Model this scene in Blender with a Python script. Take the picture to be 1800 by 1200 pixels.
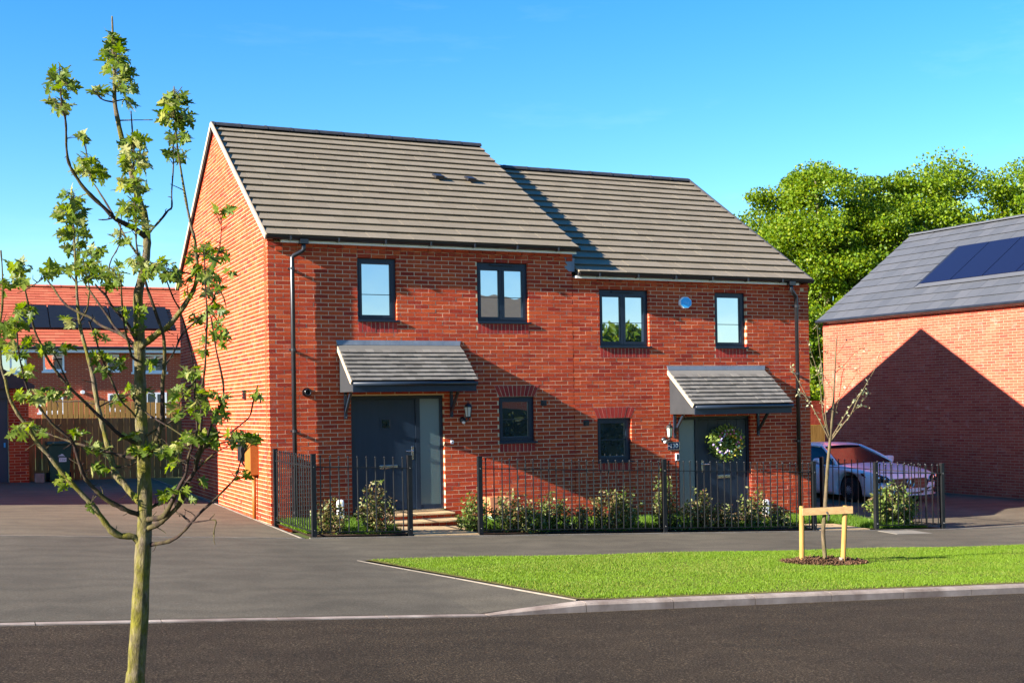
import bpy, bmesh, math, random
import numpy as np
from mathutils import Vector, Matrix, Euler
random.seed(7); RNG = np.random.default_rng(11)
for o in list(bpy.data.objects): bpy.data.objects.remove(o)
S = bpy.context.scene; COL = S.collection
# ---------------------------------------------------------------- camera
YAW, PITCH, ROLL, FPX, SHIFT = .425023, .006818, -.016413, 2155.04, 99.74
CAMP = Vector((-4.1105, -17.5887, 1.6426))
_F = Vector((math.sin(YAW)*math.cos(PITCH), math.cos(YAW)*math.cos(PITCH), math.sin(PITCH)))
_R = Vector((math.cos(YAW), -math.sin(YAW), 0)); _U = _R.cross(_F)
_R2 = _R*math.cos(ROLL)+_U*math.sin(ROLL); _U2 = -_R*math.sin(ROLL)+_U*math.cos(ROLL)
cd = bpy.data.cameras.new('camera'); cam = bpy.data.objects.new('camera', cd); COL.objects.link(cam)
cam.matrix_world = Matrix(((_R2.x,_U2.x,-_F.x,CAMP.x),(_R2.y,_U2.y,-_F.y,CAMP.y),(_R2.z,_U2.z,-_F.z,CAMP.z),(0,0,0,1)))
cd.sensor_width = 36; cd.lens = FPX/1800*36; cd.shift_y = SHIFT/1800; cd.clip_end = 2000; cd.clip_start = .05
S.camera = cam
# ---------------------------------------------------------------- light
SUN_D = Vector((1, math.tan(math.radians(6.6)), -.43)).normalized()
w = bpy.data.worlds.new('World'); S.world = w; w.use_nodes = True
nt = w.node_tree; nt.nodes.clear()
sky = nt.nodes.new('ShaderNodeTexSky'); sky.sky_type = 'NISHITA'; sky.sun_disc = False
sky.sun_elevation = math.asin(-SUN_D.z); sky.sun_rotation = math.atan2(-SUN_D.x, -SUN_D.y)
sky.air_density = 1.0; sky.dust_density = 0; sky.ozone_density = 3.5
hs = nt.nodes.new('ShaderNodeHueSaturation'); hs.inputs['Saturation'].default_value = 1.34; hs.inputs['Hue'].default_value = .506
bg = nt.nodes.new('ShaderNodeBackground'); bg.inputs['Strength'].default_value = .063
# faint cirrus streaks, the same all round the sky
tc = nt.nodes.new('ShaderNodeTexCoord'); mp = nt.nodes.new('ShaderNodeMapping'); mp.inputs['Scale'].default_value = (1.2, 3.0, 9.0); mp.inputs['Rotation'].default_value = (.12, .1, .5)
nz = nt.nodes.new('ShaderNodeTexNoise'); nz.inputs['Scale'].default_value = 1.6; nz.inputs['Detail'].default_value = 7; nz.inputs['Roughness'].default_value = .62
cr = nt.nodes.new('ShaderNodeValToRGB'); cr.color_ramp.elements[0].position = .58; cr.color_ramp.elements[1].position = .92
cr.color_ramp.elements[0].color = (0,0,0,1); cr.color_ramp.elements[1].color = (.07,.07,.07,1)
mx = nt.nodes.new('ShaderNodeMixRGB'); mx.inputs[2].default_value = (9,9.6,10,1)
ou = nt.nodes.new('ShaderNodeOutputWorld'); L = nt.links.new
L(sky.outputs[0], hs.inputs['Color']); L(tc.outputs['Generated'], mp.inputs[0]); L(mp.outputs[0], nz.inputs['Vector']); L(nz.outputs[0], cr.inputs[0])
L(cr.outputs[0], mx.inputs[0]); L(hs.outputs[0], mx.inputs[1]); L(mx.outputs[0], bg.inputs[0]); L(bg.outputs[0], ou.inputs[0])
sd = bpy.data.lights.new('sun', 'SUN'); sd.energy = 4.6; sd.angle = math.radians(.5); sd.color = (1, .90, .79)
sun = bpy.data.objects.new('sun', sd); COL.objects.link(sun); sun.rotation_euler = SUN_D.to_track_quat('-Z', 'Y').to_euler(); sun.location = (-30,-8,30)
S.view_settings.view_transform = 'Standard'; S.view_settings.look = 'None'; S.view_settings.gamma = 1; S.view_settings.use_curve_mapping = False
S.view_settings.exposure = 2.25
S.render.engine = 'CYCLES'
# ---------------------------------------------------------------- terrain height
_AX = [-60,-10,-4,-1,0,1,11,13,17,60]; _AZ = [1.6,.62,.27,.07,0,-.045,-.50,-.54,-.54,-.6]
def G(x, y):
    a = np.interp(x, _AX, _AZ)
    k = np.where(np.asarray(x) < 0, np.interp(y, [-2, 11], [1, .35]), 1.)
    return a*k + .012*np.clip(y, -60, 30)
def Gf(x, y): return float(G(x, y))
# ---------------------------------------------------------------- materials
def nn(nt, t, **kw):
    n = nt.nodes.new('ShaderNode'+t)
    for k, v in kw.items():
        if k.startswith('_'): setattr(n, k[1:], v)
        else: n.inputs[k.replace('__', ' ')].default_value = v
    return n
def ramp(nt, stops):
    r = nt.nodes.new('ShaderNodeValToRGB'); e = r.color_ramp.elements
    while len(e) < len(stops): e.new(.5)
    for i, (p, c) in enumerate(stops): e[i].position = p; e[i].color = (*c, 1) if len(c) == 3 else c
    return r
def base(name, rough=.6, spec=.4, metal=0):
    m = bpy.data.materials.new(name); m.use_nodes = True; nt = m.node_tree
    b = nt.nodes['Principled BSDF']; b.inputs['Roughness'].default_value = rough; b.inputs['Metallic'].default_value = metal
    b.inputs['Specular IOR Level'].default_value = spec
    return m, nt, b
def pos(nt, scale=(1,1,1)):
    g = nt.nodes.new('ShaderNodeNewGeometry'); m = nt.nodes.new('ShaderNodeMapping'); m.inputs['Scale'].default_value = scale
    nt.links.new(g.outputs['Position'], m.inputs[0]); return m.outputs[0]
def bump(nt, b, h, strength=.3, dist=.01):
    n = nt.nodes.new('ShaderNodeBump'); n.inputs['Strength'].default_value = strength; n.inputs['Distance'].default_value = dist
    nt.links.new(h, n.inputs['Height']); nt.links.new(n.outputs[0], b.inputs['Normal'])
def rnd01(nt):
    a = nn(nt, 'Attribute', _attribute_name='rnd'); o = nt.nodes.new('ShaderNodeObjectInfo')
    s = nn(nt, 'Math', _operation='ADD'); f = nn(nt, 'Math', _operation='FRACT')
    nt.links.new(a.outputs['Fac'], s.inputs[0]); nt.links.new(o.outputs['Random'], s.inputs[1]); nt.links.new(s.outputs[0], f.inputs[0])
    return f.outputs[0]
def mixc(nt, fac, a, b, mode='MIX'):
    m = nt.nodes.new('ShaderNodeMixRGB'); m.blend_type = mode
    for i, v in enumerate((fac, a, b)):
        if hasattr(v, 'links') or hasattr(v, 'is_linked'): nt.links.new(v, m.inputs[i])
        elif isinstance(v, (int, float)): m.inputs[i].default_value = v
        else: m.inputs[i].default_value = (*v, 1)
    return m.outputs[0]
M = {}
def noisy(name, c1, c2, scale=6, rough=.6, spec=.4, bmp=0, bscale=60, metal=0, stretch=(1,1,1), per=None, dist=.01):
    m, nt, b = base(name, rough, spec, metal)
    n = nn(nt, 'TexNoise', Scale=scale, Detail=6, Roughness=.6); nt.links.new(pos(nt, stretch), n.inputs['Vector'])
    r = ramp(nt, [(.3, c1), (.7, c2)]); nt.links.new(n.outputs[0], r.inputs[0]); c = r.outputs[0]
    if per:
        r2 = ramp(nt, [(0, (per[0],)*3), (1, (per[1],)*3)]); nt.links.new(rnd01(nt), r2.inputs[0]); c = mixc(nt, 1., c, r2.outputs[0], 'MULTIPLY')
    nt.links.new(c, b.inputs['Base Color'])
    if bmp:
        n2 = nn(nt, 'TexNoise', Scale=bscale, Detail=5); nt.links.new(pos(nt, stretch), n2.inputs['Vector']); bump(nt, b, n2.outputs[0], bmp, dist)
    M[name] = m; return m
def brickmat(name, cols, white=.18):
    m, nt, b = base(name, .88, .12)
    r = ramp(nt, [(i/(len(cols)-1), c) for i, c in enumerate(cols)]); nt.links.new(rnd01(nt), r.inputs[0])
    n = nn(nt, 'TexNoise', Scale=38, Detail=6, Roughness=.7); nt.links.new(pos(nt, (1,1,1.6)), n.inputs['Vector'])
    r2 = ramp(nt, [(.25, (.62,.6,.6)), (.5, (1,1,1)), (.8, (1.22,1.16,1.1))]); nt.links.new(n.outputs[0], r2.inputs[0])
    c = mixc(nt, 1., r.outputs[0], r2.outputs[0], 'MULTIPLY')
    n3 = nn(nt, 'TexNoise', Scale=5, Detail=8, Roughness=.75); nt.links.new(pos(nt), n3.inputs['Vector'])
    r3 = ramp(nt, [(.56, (0,0,0)), (.78, (white,)*3)]); nt.links.new(n3.outputs[0], r3.inputs[0])
    c = mixc(nt, r3.outputs[0], c, (.62,.52,.47))
    n5 = nn(nt, 'TexNoise', Scale=.9, Detail=3); nt.links.new(pos(nt), n5.inputs['Vector']); r5 = ramp(nt, [(.3, (.80,.80,.80)), (.7, (1.16,1.14,1.12))]); nt.links.new(n5.outputs[0], r5.inputs[0]); c = mixc(nt, 1., c, r5.outputs[0], 'MULTIPLY')
    nt.links.new(c, b.inputs['Base Color'])
    n4 = nn(nt, 'TexNoise', Scale=150, Detail=4); nt.links.new(pos(nt, (1,1,.5)), n4.inputs['Vector']); bump(nt, b, n4.outputs[0], .55, .006)
    M[name] = m
brickmat('brick', [(.31,.036,.016),(.43,.064,.020),(.38,.048,.017),(.47,.080,.024),(.26,.027,.015),(.41,.055,.018)])
brickmat('brick_pink', [(.34,.050,.030),(.43,.080,.045),(.38,.060,.035),(.47,.095,.055),(.32,.042,.028)], .28)
brickmat('soldier_brick', [(.27,.030,.024),(.33,.040,.027),(.24,.026,.022)], .08)
noisy('mortar_pink', (.40,.21,.14), (.48,.27,.18), 20, .95, .05)
noisy('mortar', (.50,.35,.215), (.62,.445,.28), 20, .95, .05, .4, 200)
def tilemat(name, c1, c2, c3):
    m, nt, b = base(name, .62, .35)
    r = ramp(nt, [(0, c1), (.5, c2), (1, c3)]); nt.links.new(rnd01(nt), r.inputs[0])
    n = nn(nt, 'TexNoise', Scale=3.5, Detail=8, Roughness=.7); nt.links.new(pos(nt), n.inputs['Vector'])
    r2 = ramp(nt, [(.3, (.91,.91,.92)), (.7, (1.09,1.08,1.06))]); nt.links.new(n.outputs[0], r2.inputs[0])
    c = mixc(nt, 1., r.outputs[0], r2.outputs[0], 'MULTIPLY'); nt.links.new(c, b.inputs['Base Color'])
    n2 = nn(nt, 'TexNoise', Scale=90, Detail=5); nt.links.new(pos(nt), n2.inputs['Vector']); bump(nt, b, n2.outputs[0], .25, .006)
    M[name] = m
tilemat('roof_tile', (.160,.134,.092), (.172,.145,.101), (.184,.156,.110))
tilemat('grey_tile', (.052,.057,.066), (.060,.065,.074), (.068,.072,.081))
tilemat('canopy_tile', (.10,.098,.088), (.13,.125,.112), (.155,.15,.135))
tilemat('red_tile', (.34,.075,.035), (.40,.095,.045), (.45,.115,.055))
noisy('roof_felt', (.015,.015,.016), (.025,.025,.026), 10, .9)
noisy('ridge', (.022,.022,.025), (.04,.04,.043), 8, .55, .4, .2)
noisy('verge_cream', (.36,.27,.18), (.46,.35,.24), 5, .6, .3, .1)
noisy('fascia_white', (.72,.70,.63), (.8,.78,.72), 5, .45)
noisy('black_plastic', (.010,.010,.012), (.018,.018,.021), 5, .28, .5)
noisy('black_paint', (.004,.005,.006), (.008,.009,.010), 12, .42, .35, .08, 90)
noisy('dark_frame', (.007,.013,.024), (.010,.018,.031), 4, .38, .4)
noisy('door_paint', (.005,.013,.027), (.008,.018,.035), 3, .42, .4, .25, 14, stretch=(6,6,.6), dist=.004)
noisy('lead', (.10,.125,.16), (.16,.185,.22), 4, .45, .5, .15, 25)
noisy('grey_board', (.022,.024,.027), (.032,.034,.037), 3, .55, .3)
noisy('chrome', (.55,.55,.56), (.65,.65,.66), 5, .2, .5, 0, 10, 1)
noisy('white_plastic', (.70,.70,.70), (.78,.78,.78), 4, .4)
noisy('upvc_white', (.74,.75,.77), (.8,.8,.8), 3, .35)
noisy('terracotta', (.36,.13,.055), (.44,.17,.075), 8, .6)
noisy('orange_brown', (.24,.085,.012), (.30,.11,.018), 6, .45)
noisy('pale_green', (.28,.45,.42), (.36,.52,.48), 6, .5)
noisy('steps', (.36,.245,.125), (.48,.345,.19), 9, .85, .2, .3, 60)
noisy('kerb', (.13,.095,.075), (.34,.285,.235), 3, .9, .15, .4, 120)
noisy('edging', (.14,.12,.095), (.24,.21,.17), 6, .9, .15, .3, 90)
noisy('soil', (.028,.019,.013), (.085,.055,.036), 25, .98, .05, 1., 60, dist=.03)
noisy('bark_mulch', (.05,.026,.014), (.17,.095,.055), 45, .95, .1, 1., 70, dist=.03)
noisy('terrain', (.06,.08,.025), (.09,.11,.04), 2, .95, .1)
noisy('turf', (.08,.085,.018), (.16,.125,.05), 14, .95, .05, .6, 80)
noisy('wood_fence', (.26,.125,.042), (.40,.20,.075), 5, .8, .15, .4, 40, stretch=(6,6,.5), per=(.7,1.15))
noisy('stake_wood', (.26,.145,.035), (.38,.22,.065), 5, .75, .2, .3, 40, stretch=(7,7,.6))
noisy('rail_wood', (.26,.16,.07), (.40,.26,.12), 6, .8, .2, .4, 40, stretch=(.7,6,6))
noisy('bin_green', (.010,.055,.035), (.016,.075,.05), 3, .45, .4)
noisy('slab', (.17,.155,.125), (.22,.20,.165), 7, .9, .15, .2, 80)
noisy('rubber', (.012,.012,.012), (.02,.02,.02), 20, .8, .2)
noisy('solar', (.005,.006,.020), (.007,.009,.028), 30, .28, .3)
noisy('solar_black', (.005,.006,.008), (.008,.009,.011), 8, .45, .3)
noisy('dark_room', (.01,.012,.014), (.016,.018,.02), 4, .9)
noisy('plate_blue', (.010,.016,.05), (.014,.022,.065), 4, .35)
noisy('alarm_blue', (.03,.36,.72), (.04,.40,.78), 3, .4)
noisy('text_white', (.75,.75,.75), (.82,.82,.82), 3, .5)
noisy('plant_tie', (.02,.02,.02), (.05,.045,.04), 20, .8)
def asphalt(name, c1, c2, c3, sc, patch, bstr):
    m, nt, b = base(name, .92, .12)
    v = nn(nt, 'TexNoise', Scale=sc, Detail=4, Roughness=.8); nt.links.new(pos(nt), v.inputs['Vector'])
    r = ramp(nt, [(.32, c1), (.52, c2), (.70, c3)]); nt.links.new(v.outputs[0], r.inputs[0])
    n = nn(nt, 'TexNoise', Scale=patch, Detail=7, Roughness=.65); nt.links.new(pos(nt, (1,.6,1)), n.inputs['Vector'])
    r2 = ramp(nt, [(.3, (.78,.77,.75)), (.7, (1.2,1.19,1.16))]); nt.links.new(n.outputs[0], r2.inputs[0])
    c = mixc(nt, 1., r.outputs[0], r2.outputs[0], 'MULTIPLY')
    wv = nn(nt, 'TexWave', Scale=.55, Distortion=9, Detail=4, _wave_type='RINGS'); wv.inputs['Detail Scale'].default_value = 2.2; nt.links.new(pos(nt), wv.inputs['Vector'])
    r6 = ramp(nt, [(.0, (.86,.86,.86)), (.5, (1,1,1)), (1, (1.10,1.09,1.07))]); nt.links.new(wv.outputs['Fac'], r6.inputs[0]); c = mixc(nt, .75, c, mixc(nt, 1., c, r6.outputs[0], 'MULTIPLY'))
    n7 = nn(nt, 'TexNoise', Scale=2.6, Detail=8, Roughness=.8); nt.links.new(pos(nt), n7.inputs['Vector']); r7 = ramp(nt, [(.62, (1,1,1)), (.72, (.80,.79,.77))]); nt.links.new(n7.outputs[0], r7.inputs[0]); c = mixc(nt, 1., c, r7.outputs[0], 'MULTIPLY')
    nt.links.new(c, b.inputs['Base Color']); bump(nt, b, v.outputs[0], bstr, .012); M[name] = m
asphalt('road_asphalt', (.009,.0064,.0038), (.033,.024,.0145), (.17,.126,.082), 66, .7, .9)
asphalt('path_asphalt', (.060,.053,.039), (.087,.077,.058), (.13,.115,.088), 60, .5, .35)
asphalt('drive_asphalt', (.080,.067,.046), (.115,.097,.068), (.165,.14,.10), 60, .6, .35)
def leafmat(name, cols, trans=.35, tcol=None, rough=.5, spec=.3):
    m, nt, b = base(name, rough, spec)
    r = ramp(nt, [(i/(len(cols)-1), c) for i, c in enumerate(cols)]); nt.links.new(rnd01(nt), r.inputs[0])
    nt.links.new(r.outputs[0], b.inputs['Base Color'])
    t = nt.nodes.new('ShaderNodeBsdfTranslucent'); x = nt.nodes.new('ShaderNodeMixShader'); x.inputs[0].default_value = trans
    hs = nn(nt, 'HueSaturation', Hue=.49, Saturation=1.1, Value=1.5); nt.links.new(r.outputs[0], hs.inputs['Color']); nt.links.new(hs.outputs[0], t.inputs[0])
    o = nt.nodes['Material Output']; nt.links.new(b.outputs[0], x.inputs[1]); nt.links.new(t.outputs[0], x.inputs[2]); nt.links.new(x.outputs[0], o.inputs[0])
    M[name] = m
leafmat('maple_leaf', [(.050,.090,.006),(.10,.15,.011),(.15,.20,.025),(.07,.12,.008),(.30,.30,.10)], .45)
leafmat('oak_leaf', [(.045,.105,.002),(.11,.185,.003),(.165,.235,.005),(.068,.14,.003),(.23,.26,.010)], .40)
leafmat('shrub_leaf', [(.045,.085,.012),(.08,.13,.02),(.12,.16,.03),(.17,.17,.06),(.13,.06,.03),(.08,.12,.02),(.30,.28,.15)], .25)
leafmat('blossom_leaf', [(.22,.26,.13),(.34,.34,.22),(.20,.24,.11),(.30,.20,.11)], .3)
leafmat('grass_blade', [(.070,.145,.005),(.115,.205,.008),(.16,.25,.014),(.09,.17,.006),(.24,.26,.045)], .35, rough=.6)
leafmat('garden_grass', [(.055,.12,.006),(.085,.165,.010),(.12,.20,.015)], .35, rough=.6)
leafmat('hedge_leaf', [(.012,.022,.008),(.02,.032,.012),(.03,.042,.014)], .1)
leafmat('fern', [(.09,.17,.015),(.16,.24,.03),(.30,.36,.10),(.12,.20,.07)], .3)
for nm, c in {'flower_pink':(.62,.14,.30),'flower_lilac':(.36,.24,.62),'flower_yellow':(.75,.45,.03),'flower_mint':(.42,.66,.56),'flower_cream':(.75,.66,.52)}.items():
    noisy(nm, tuple(v*.85 for v in c), c, 30, .6)
def bark(name, c1, c2, moss, amt, sc=1.):
    m, nt, b = base(name, .9, .15)
    n = nn(nt, 'TexNoise', Scale=26*sc, Detail=8, Roughness=.7); nt.links.new(pos(nt, (1,1,.35)), n.inputs['Vector'])
    r = ramp(nt, [(.3, c1), (.7, c2)]); nt.links.new(n.outputs[0], r.inputs[0])
    n2 = nn(nt, 'TexNoise', Scale=7*sc, Detail=7, Roughness=.75); nt.links.new(pos(nt, (1,1,.5)), n2.inputs['Vector'])
    r2 = ramp(nt, [(.5-amt*.25, (0,0,0)), (.62-amt*.1, (1,1,1))]); nt.links.new(n2.outputs[0], r2.inputs[0])
    r3 = ramp(nt, [(.28, (.35,.35,.35)), (.72, (1.5,1.5,1.5))]); nt.links.new(n.outputs[0], r3.inputs[0])
    c = mixc(nt, r2.outputs[0], r.outputs[0], mixc(nt, 1., moss, r3.outputs[0], 'MULTIPLY')); nt.links.new(c, b.inputs['Base Color']); bump(nt, b, n.outputs[0], 1., .014); M[name] = m
bark('mossy_bark', (.030,.022,.014), (.21,.17,.115), (.115,.105,.014), .42, 1.9)
bark('twig_bark', (.014,.009,.008), (.055,.036,.030), (.075,.065,.02), .12)
bark('oak_bark', (.07,.055,.04), (.20,.16,.11), (.13,.13,.04), .3, .3)
bark('pale_bark', (.06,.042,.026), (.15,.11,.068), (.10,.082,.04), .4)
def glass(name, tint, fac, rough=.012):
    m = bpy.data.materials.new(name); m.use_nodes = True; nt = m.node_tree; nt.nodes.clear()
    g = nt.nodes.new('ShaderNodeBsdfGlossy'); g.inputs['Roughness'].default_value = rough; g.inputs['Color'].default_value = (.93,.96,1,1)
    d = nt.nodes.new('ShaderNodeBsdfPrincipled'); d.inputs['Base Color'].default_value = (*tint, 1); d.inputs['Roughness'].default_value = .25; d.inputs['Specular IOR Level'].default_value = .15
    x = nt.nodes.new('ShaderNodeMixShader'); x.inputs[0].default_value = fac; o = nt.nodes.new('ShaderNodeOutputMaterial')
    n = nn(nt, 'TexNoise', Scale=1.3, Detail=2); nt.links.new(pos(nt), n.inputs['Vector']); bm = nn(nt, 'Bump', Strength=.05, Distance=.05)
    nt.links.new(n.outputs[0], bm.inputs['Height']); nt.links.new(bm.outputs[0], g.inputs['Normal'])
    nt.links.new(d.outputs[0], x.inputs[1]); nt.links.new(g.outputs[0], x.inputs[2]); nt.links.new(x.outputs[0], o.inputs[0]); M[name] = m
glass('pane_glass', (.008,.018,.026), .55)
glass('obscure_glass', (.045,.08,.078), .12, .4)
glass('car_glass', (.010,.013,.016), .04)
noisy('grille_metal', (.10,.10,.11), (.16,.16,.17), 10, .45, .4, 0, 10, .6)
noisy('rim_silver', (.22,.22,.23), (.30,.30,.31), 10, .4, .4, 0, 10, .3)
m, nt_, b = base('car_paint', .3, .35); b.inputs['Base Color'].default_value = (.80,.87,.90,1); b.inputs['Coat Weight'].default_value = .25; b.inputs['Coat Roughness'].default_value = .04; M['car_paint'] = m
glass('lamp_glass', (.55,.55,.5), .25)
# ---------------------------------------------------------------- mesh helpers
class MB:
    def __init__(s): s.v = []; s.f = []; s.r = []
    def add(s, vs, fs, r=0.):
        o = len(s.v); s.v += [tuple(p) for p in vs]; s.f += [tuple(i+o for i in f) for f in fs]; s.r += [r]*len(fs); return s
    def hexa(s, p, r=0.):   # 8 points, bottom 4 then top 4, counter-clockwise from above
        return s.add(p, [(3,2,1,0),(4,5,6,7),(0,1,5,4),(1,2,6,5),(2,3,7,6),(3,0,4,7)], r)
    def box(s, x0, x1, y0, y1, z0, z1, r=0.):
        return s.hexa([(x0,y0,z0),(x1,y0,z0),(x1,y1,z0),(x0,y1,z0),(x0,y0,z1),(x1,y0,z1),(x1,y1,z1),(x0,y1,z1)], r)
    def bevbox(s, x0, x1, y0, y1, z0, z1, b=.006, r=0.):
        bm = bmesh.new(); bmesh.ops.create_cube(bm, size=1, matrix=Matrix.Translation(((x0+x1)/2,(y0+y1)/2,(z0+z1)/2)) @ Matrix.Diagonal((x1-x0,y1-y0,z1-z0,1)))
        bmesh.ops.bevel(bm, geom=bm.edges[:], offset=b, segments=2, profile=.5, affect='EDGES')
        bm.verts.index_update(); s.add([v.co for v in bm.verts], [[v.index for v in f.verts] for f in bm.faces], r); bm.free(); return s
    def tube(s, pts, rad, n=8, cap=True, r=0.):
        pts = [Vector(p) for p in pts]; rad = rad if isinstance(rad, (list, tuple)) else [rad]*len(pts); o = len(s.v); up = None
        for i, p in enumerate(pts):
            t = (pts[min(i+1, len(pts)-1)]-pts[max(i-1, 0)]).normalized()
            if up is None: up = Vector((0,0,1)) if abs(t.z) < .9 else Vector((1,0,0))
            a = t.cross(up).normalized(); bb = a.cross(t).normalized(); up = bb
            for k in range(n):
                q = 2*math.pi*k/n; s.v.append(tuple(p+(a*math.cos(q)+bb*math.sin(q))*rad[i]))
        for i in range(len(pts)-1):
            for k in range(n):
                a0 = o+i*n+k; b0 = o+i*n+(k+1) % n; s.f.append((a0,a0+n,b0+n,b0)); s.r.append(r)
        if cap:
            s.f.append(tuple(o+k for k in range(n))); s.f.append(tuple(o+(len(pts)-1)*n+k for k in reversed(range(n)))); s.r += [r,r]
        return s
    def lathe(s, prof, c=(0,0,0), n=16, axis='z', r=0.):   # prof: (radius, height)
        o = len(s.v); c = Vector(c)
        for (ra, h) in prof:
            for k in range(n):
                q = 2*math.pi*k/n; u, v = ra*math.cos(q), ra*math.sin(q)
                s.v.append(tuple(c+Vector({'z':(u,v,h),'y':(u,h,v),'x':(h,u,v)}[axis])))
        for i in range(len(prof)-1):
            for k in range(n):
                a0 = o+i*n+k; b0 = o+i*n+(k+1) % n; s.f.append((a0,b0,b0+n,a0+n)); s.r.append(r)
        s.f.append(tuple(o+k for k in reversed(range(n)))); s.f.append(tuple(o+(len(prof)-1)*n+k for k in range(n))); s.r += [r,r]
        return s
    def prism(s, poly, d, r=0.):   # poly: 3D points (planar), extruded by vector d
        n = len(poly); d = Vector(d); vs = [Vector(p) for p in poly]; vs += [p+d for p in vs]
        return s.add(vs, [tuple(reversed(range(n))), tuple(range(n, 2*n))]+[(i,(i+1) % n,(i+1) % n+n,i+n) for i in range(n)], r)
    def mesh(s, name, smooth=False):
        me = bpy.data.meshes.new(name); me.from_pydata(s.v, [], s.f); me.update()
        if any(s.r):
            a = me.attributes.new('rnd', 'FLOAT', 'FACE'); a.data.foreach_set('value', s.r)
        bm = bmesh.new(); bm.from_mesh(me); bmesh.ops.recalc_face_normals(bm, faces=bm.faces[:]); bm.to_mesh(me); bm.free()
        if smooth: me.shade_smooth()
        return me
    def build(s, name, mat, parent=None, smooth=False, **kw):
        return link(name, s.mesh(name, smooth), mat, parent, **kw)
def link(name, me, mat, parent=None, loc=None, rot=None, kind=None, label=None):
    if mat and not me.materials: me.materials.append(M[mat] if isinstance(mat, str) else mat)
    o = bpy.data.objects.new(name, me); COL.objects.link(o)
    if parent: o.parent = parent
    if loc is not None: o.location = loc
    if rot is not None: o.rotation_euler = rot
    if kind: o['kind'] = kind
    if label: o['label'] = label
    return o
def tag(o, label, cat, group=None):
    o['label'] = label; o['category'] = cat
    if group: o['group'] = group
    return o
def thing(name, label, cat, loc=(0,0,0), rz=0, group=None):
    o = bpy.data.objects.new(name, None); COL.objects.link(o); o.location = loc; o.rotation_euler = (0,0,rz); o.empty_display_size = .2
    return tag(o, label, cat, group)
def structure(o): o['kind'] = 'structure'; return o
def npmesh(name, V, F, rnd=None):
    V = np.asarray(V, np.float32); F = np.asarray(F, np.int32); k = F.shape[1]; me = bpy.data.meshes.new(name)
    me.vertices.add(len(V)); me.vertices.foreach_set('co', V.ravel()); me.loops.add(F.size); me.loops.foreach_set('vertex_index', F.ravel())
    me.polygons.add(len(F)); me.polygons.foreach_set('loop_start', np.arange(0, F.size, k, dtype=np.int32)); me.polygons.foreach_set('loop_total', np.full(len(F), k, np.int32))
    me.update(calc_edges=True)
    if rnd is not None: me.attributes.new('rnd', 'FLOAT', 'FACE').data.foreach_set('value', np.asarray(rnd, np.float32))
    return me
def rotmats(n, tilt=None, rng=RNG):
    """random orientation matrices; columns = local x, y, z. tilt: bias of local z to world up (0..1)."""
    z = rng.normal(size=(n,3)); z /= np.linalg.norm(z, axis=1)[:,None]
    if tilt is not None: z = z*(1-tilt)+np.array([0,0,tilt]); z /= np.linalg.norm(z, axis=1)[:,None]
    a = rng.normal(size=(n,3)); x = np.cross(a, z); x /= np.linalg.norm(x, axis=1)[:,None]; y = np.cross(z, x)
    return np.stack([x,y,z], axis=2)
def scatter(name, P, Rm, sz, T, F, rnd=None):
    P = np.asarray(P); n = len(P); T = np.asarray(T, float); F = np.asarray(F)
    V = np.einsum('nij,kj->nki', Rm, T)*np.asarray(sz).reshape(-1,1,1)+P[:,None,:]
    FF = F[None]+(np.arange(n)*len(T))[:,None,None]
    r = RNG.random(n) if rnd is None else rnd
    return npmesh(name, V.reshape(-1,3), FF.reshape(-1, F.shape[1]), np.repeat(r, len(F)))
QUAD_T = [(0,0,0),(.38,.45,.06),(0,1,-.05),(-.38,.45,.06)]; QUAD_F = [(0,1,2),(0,2,3)]
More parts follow.
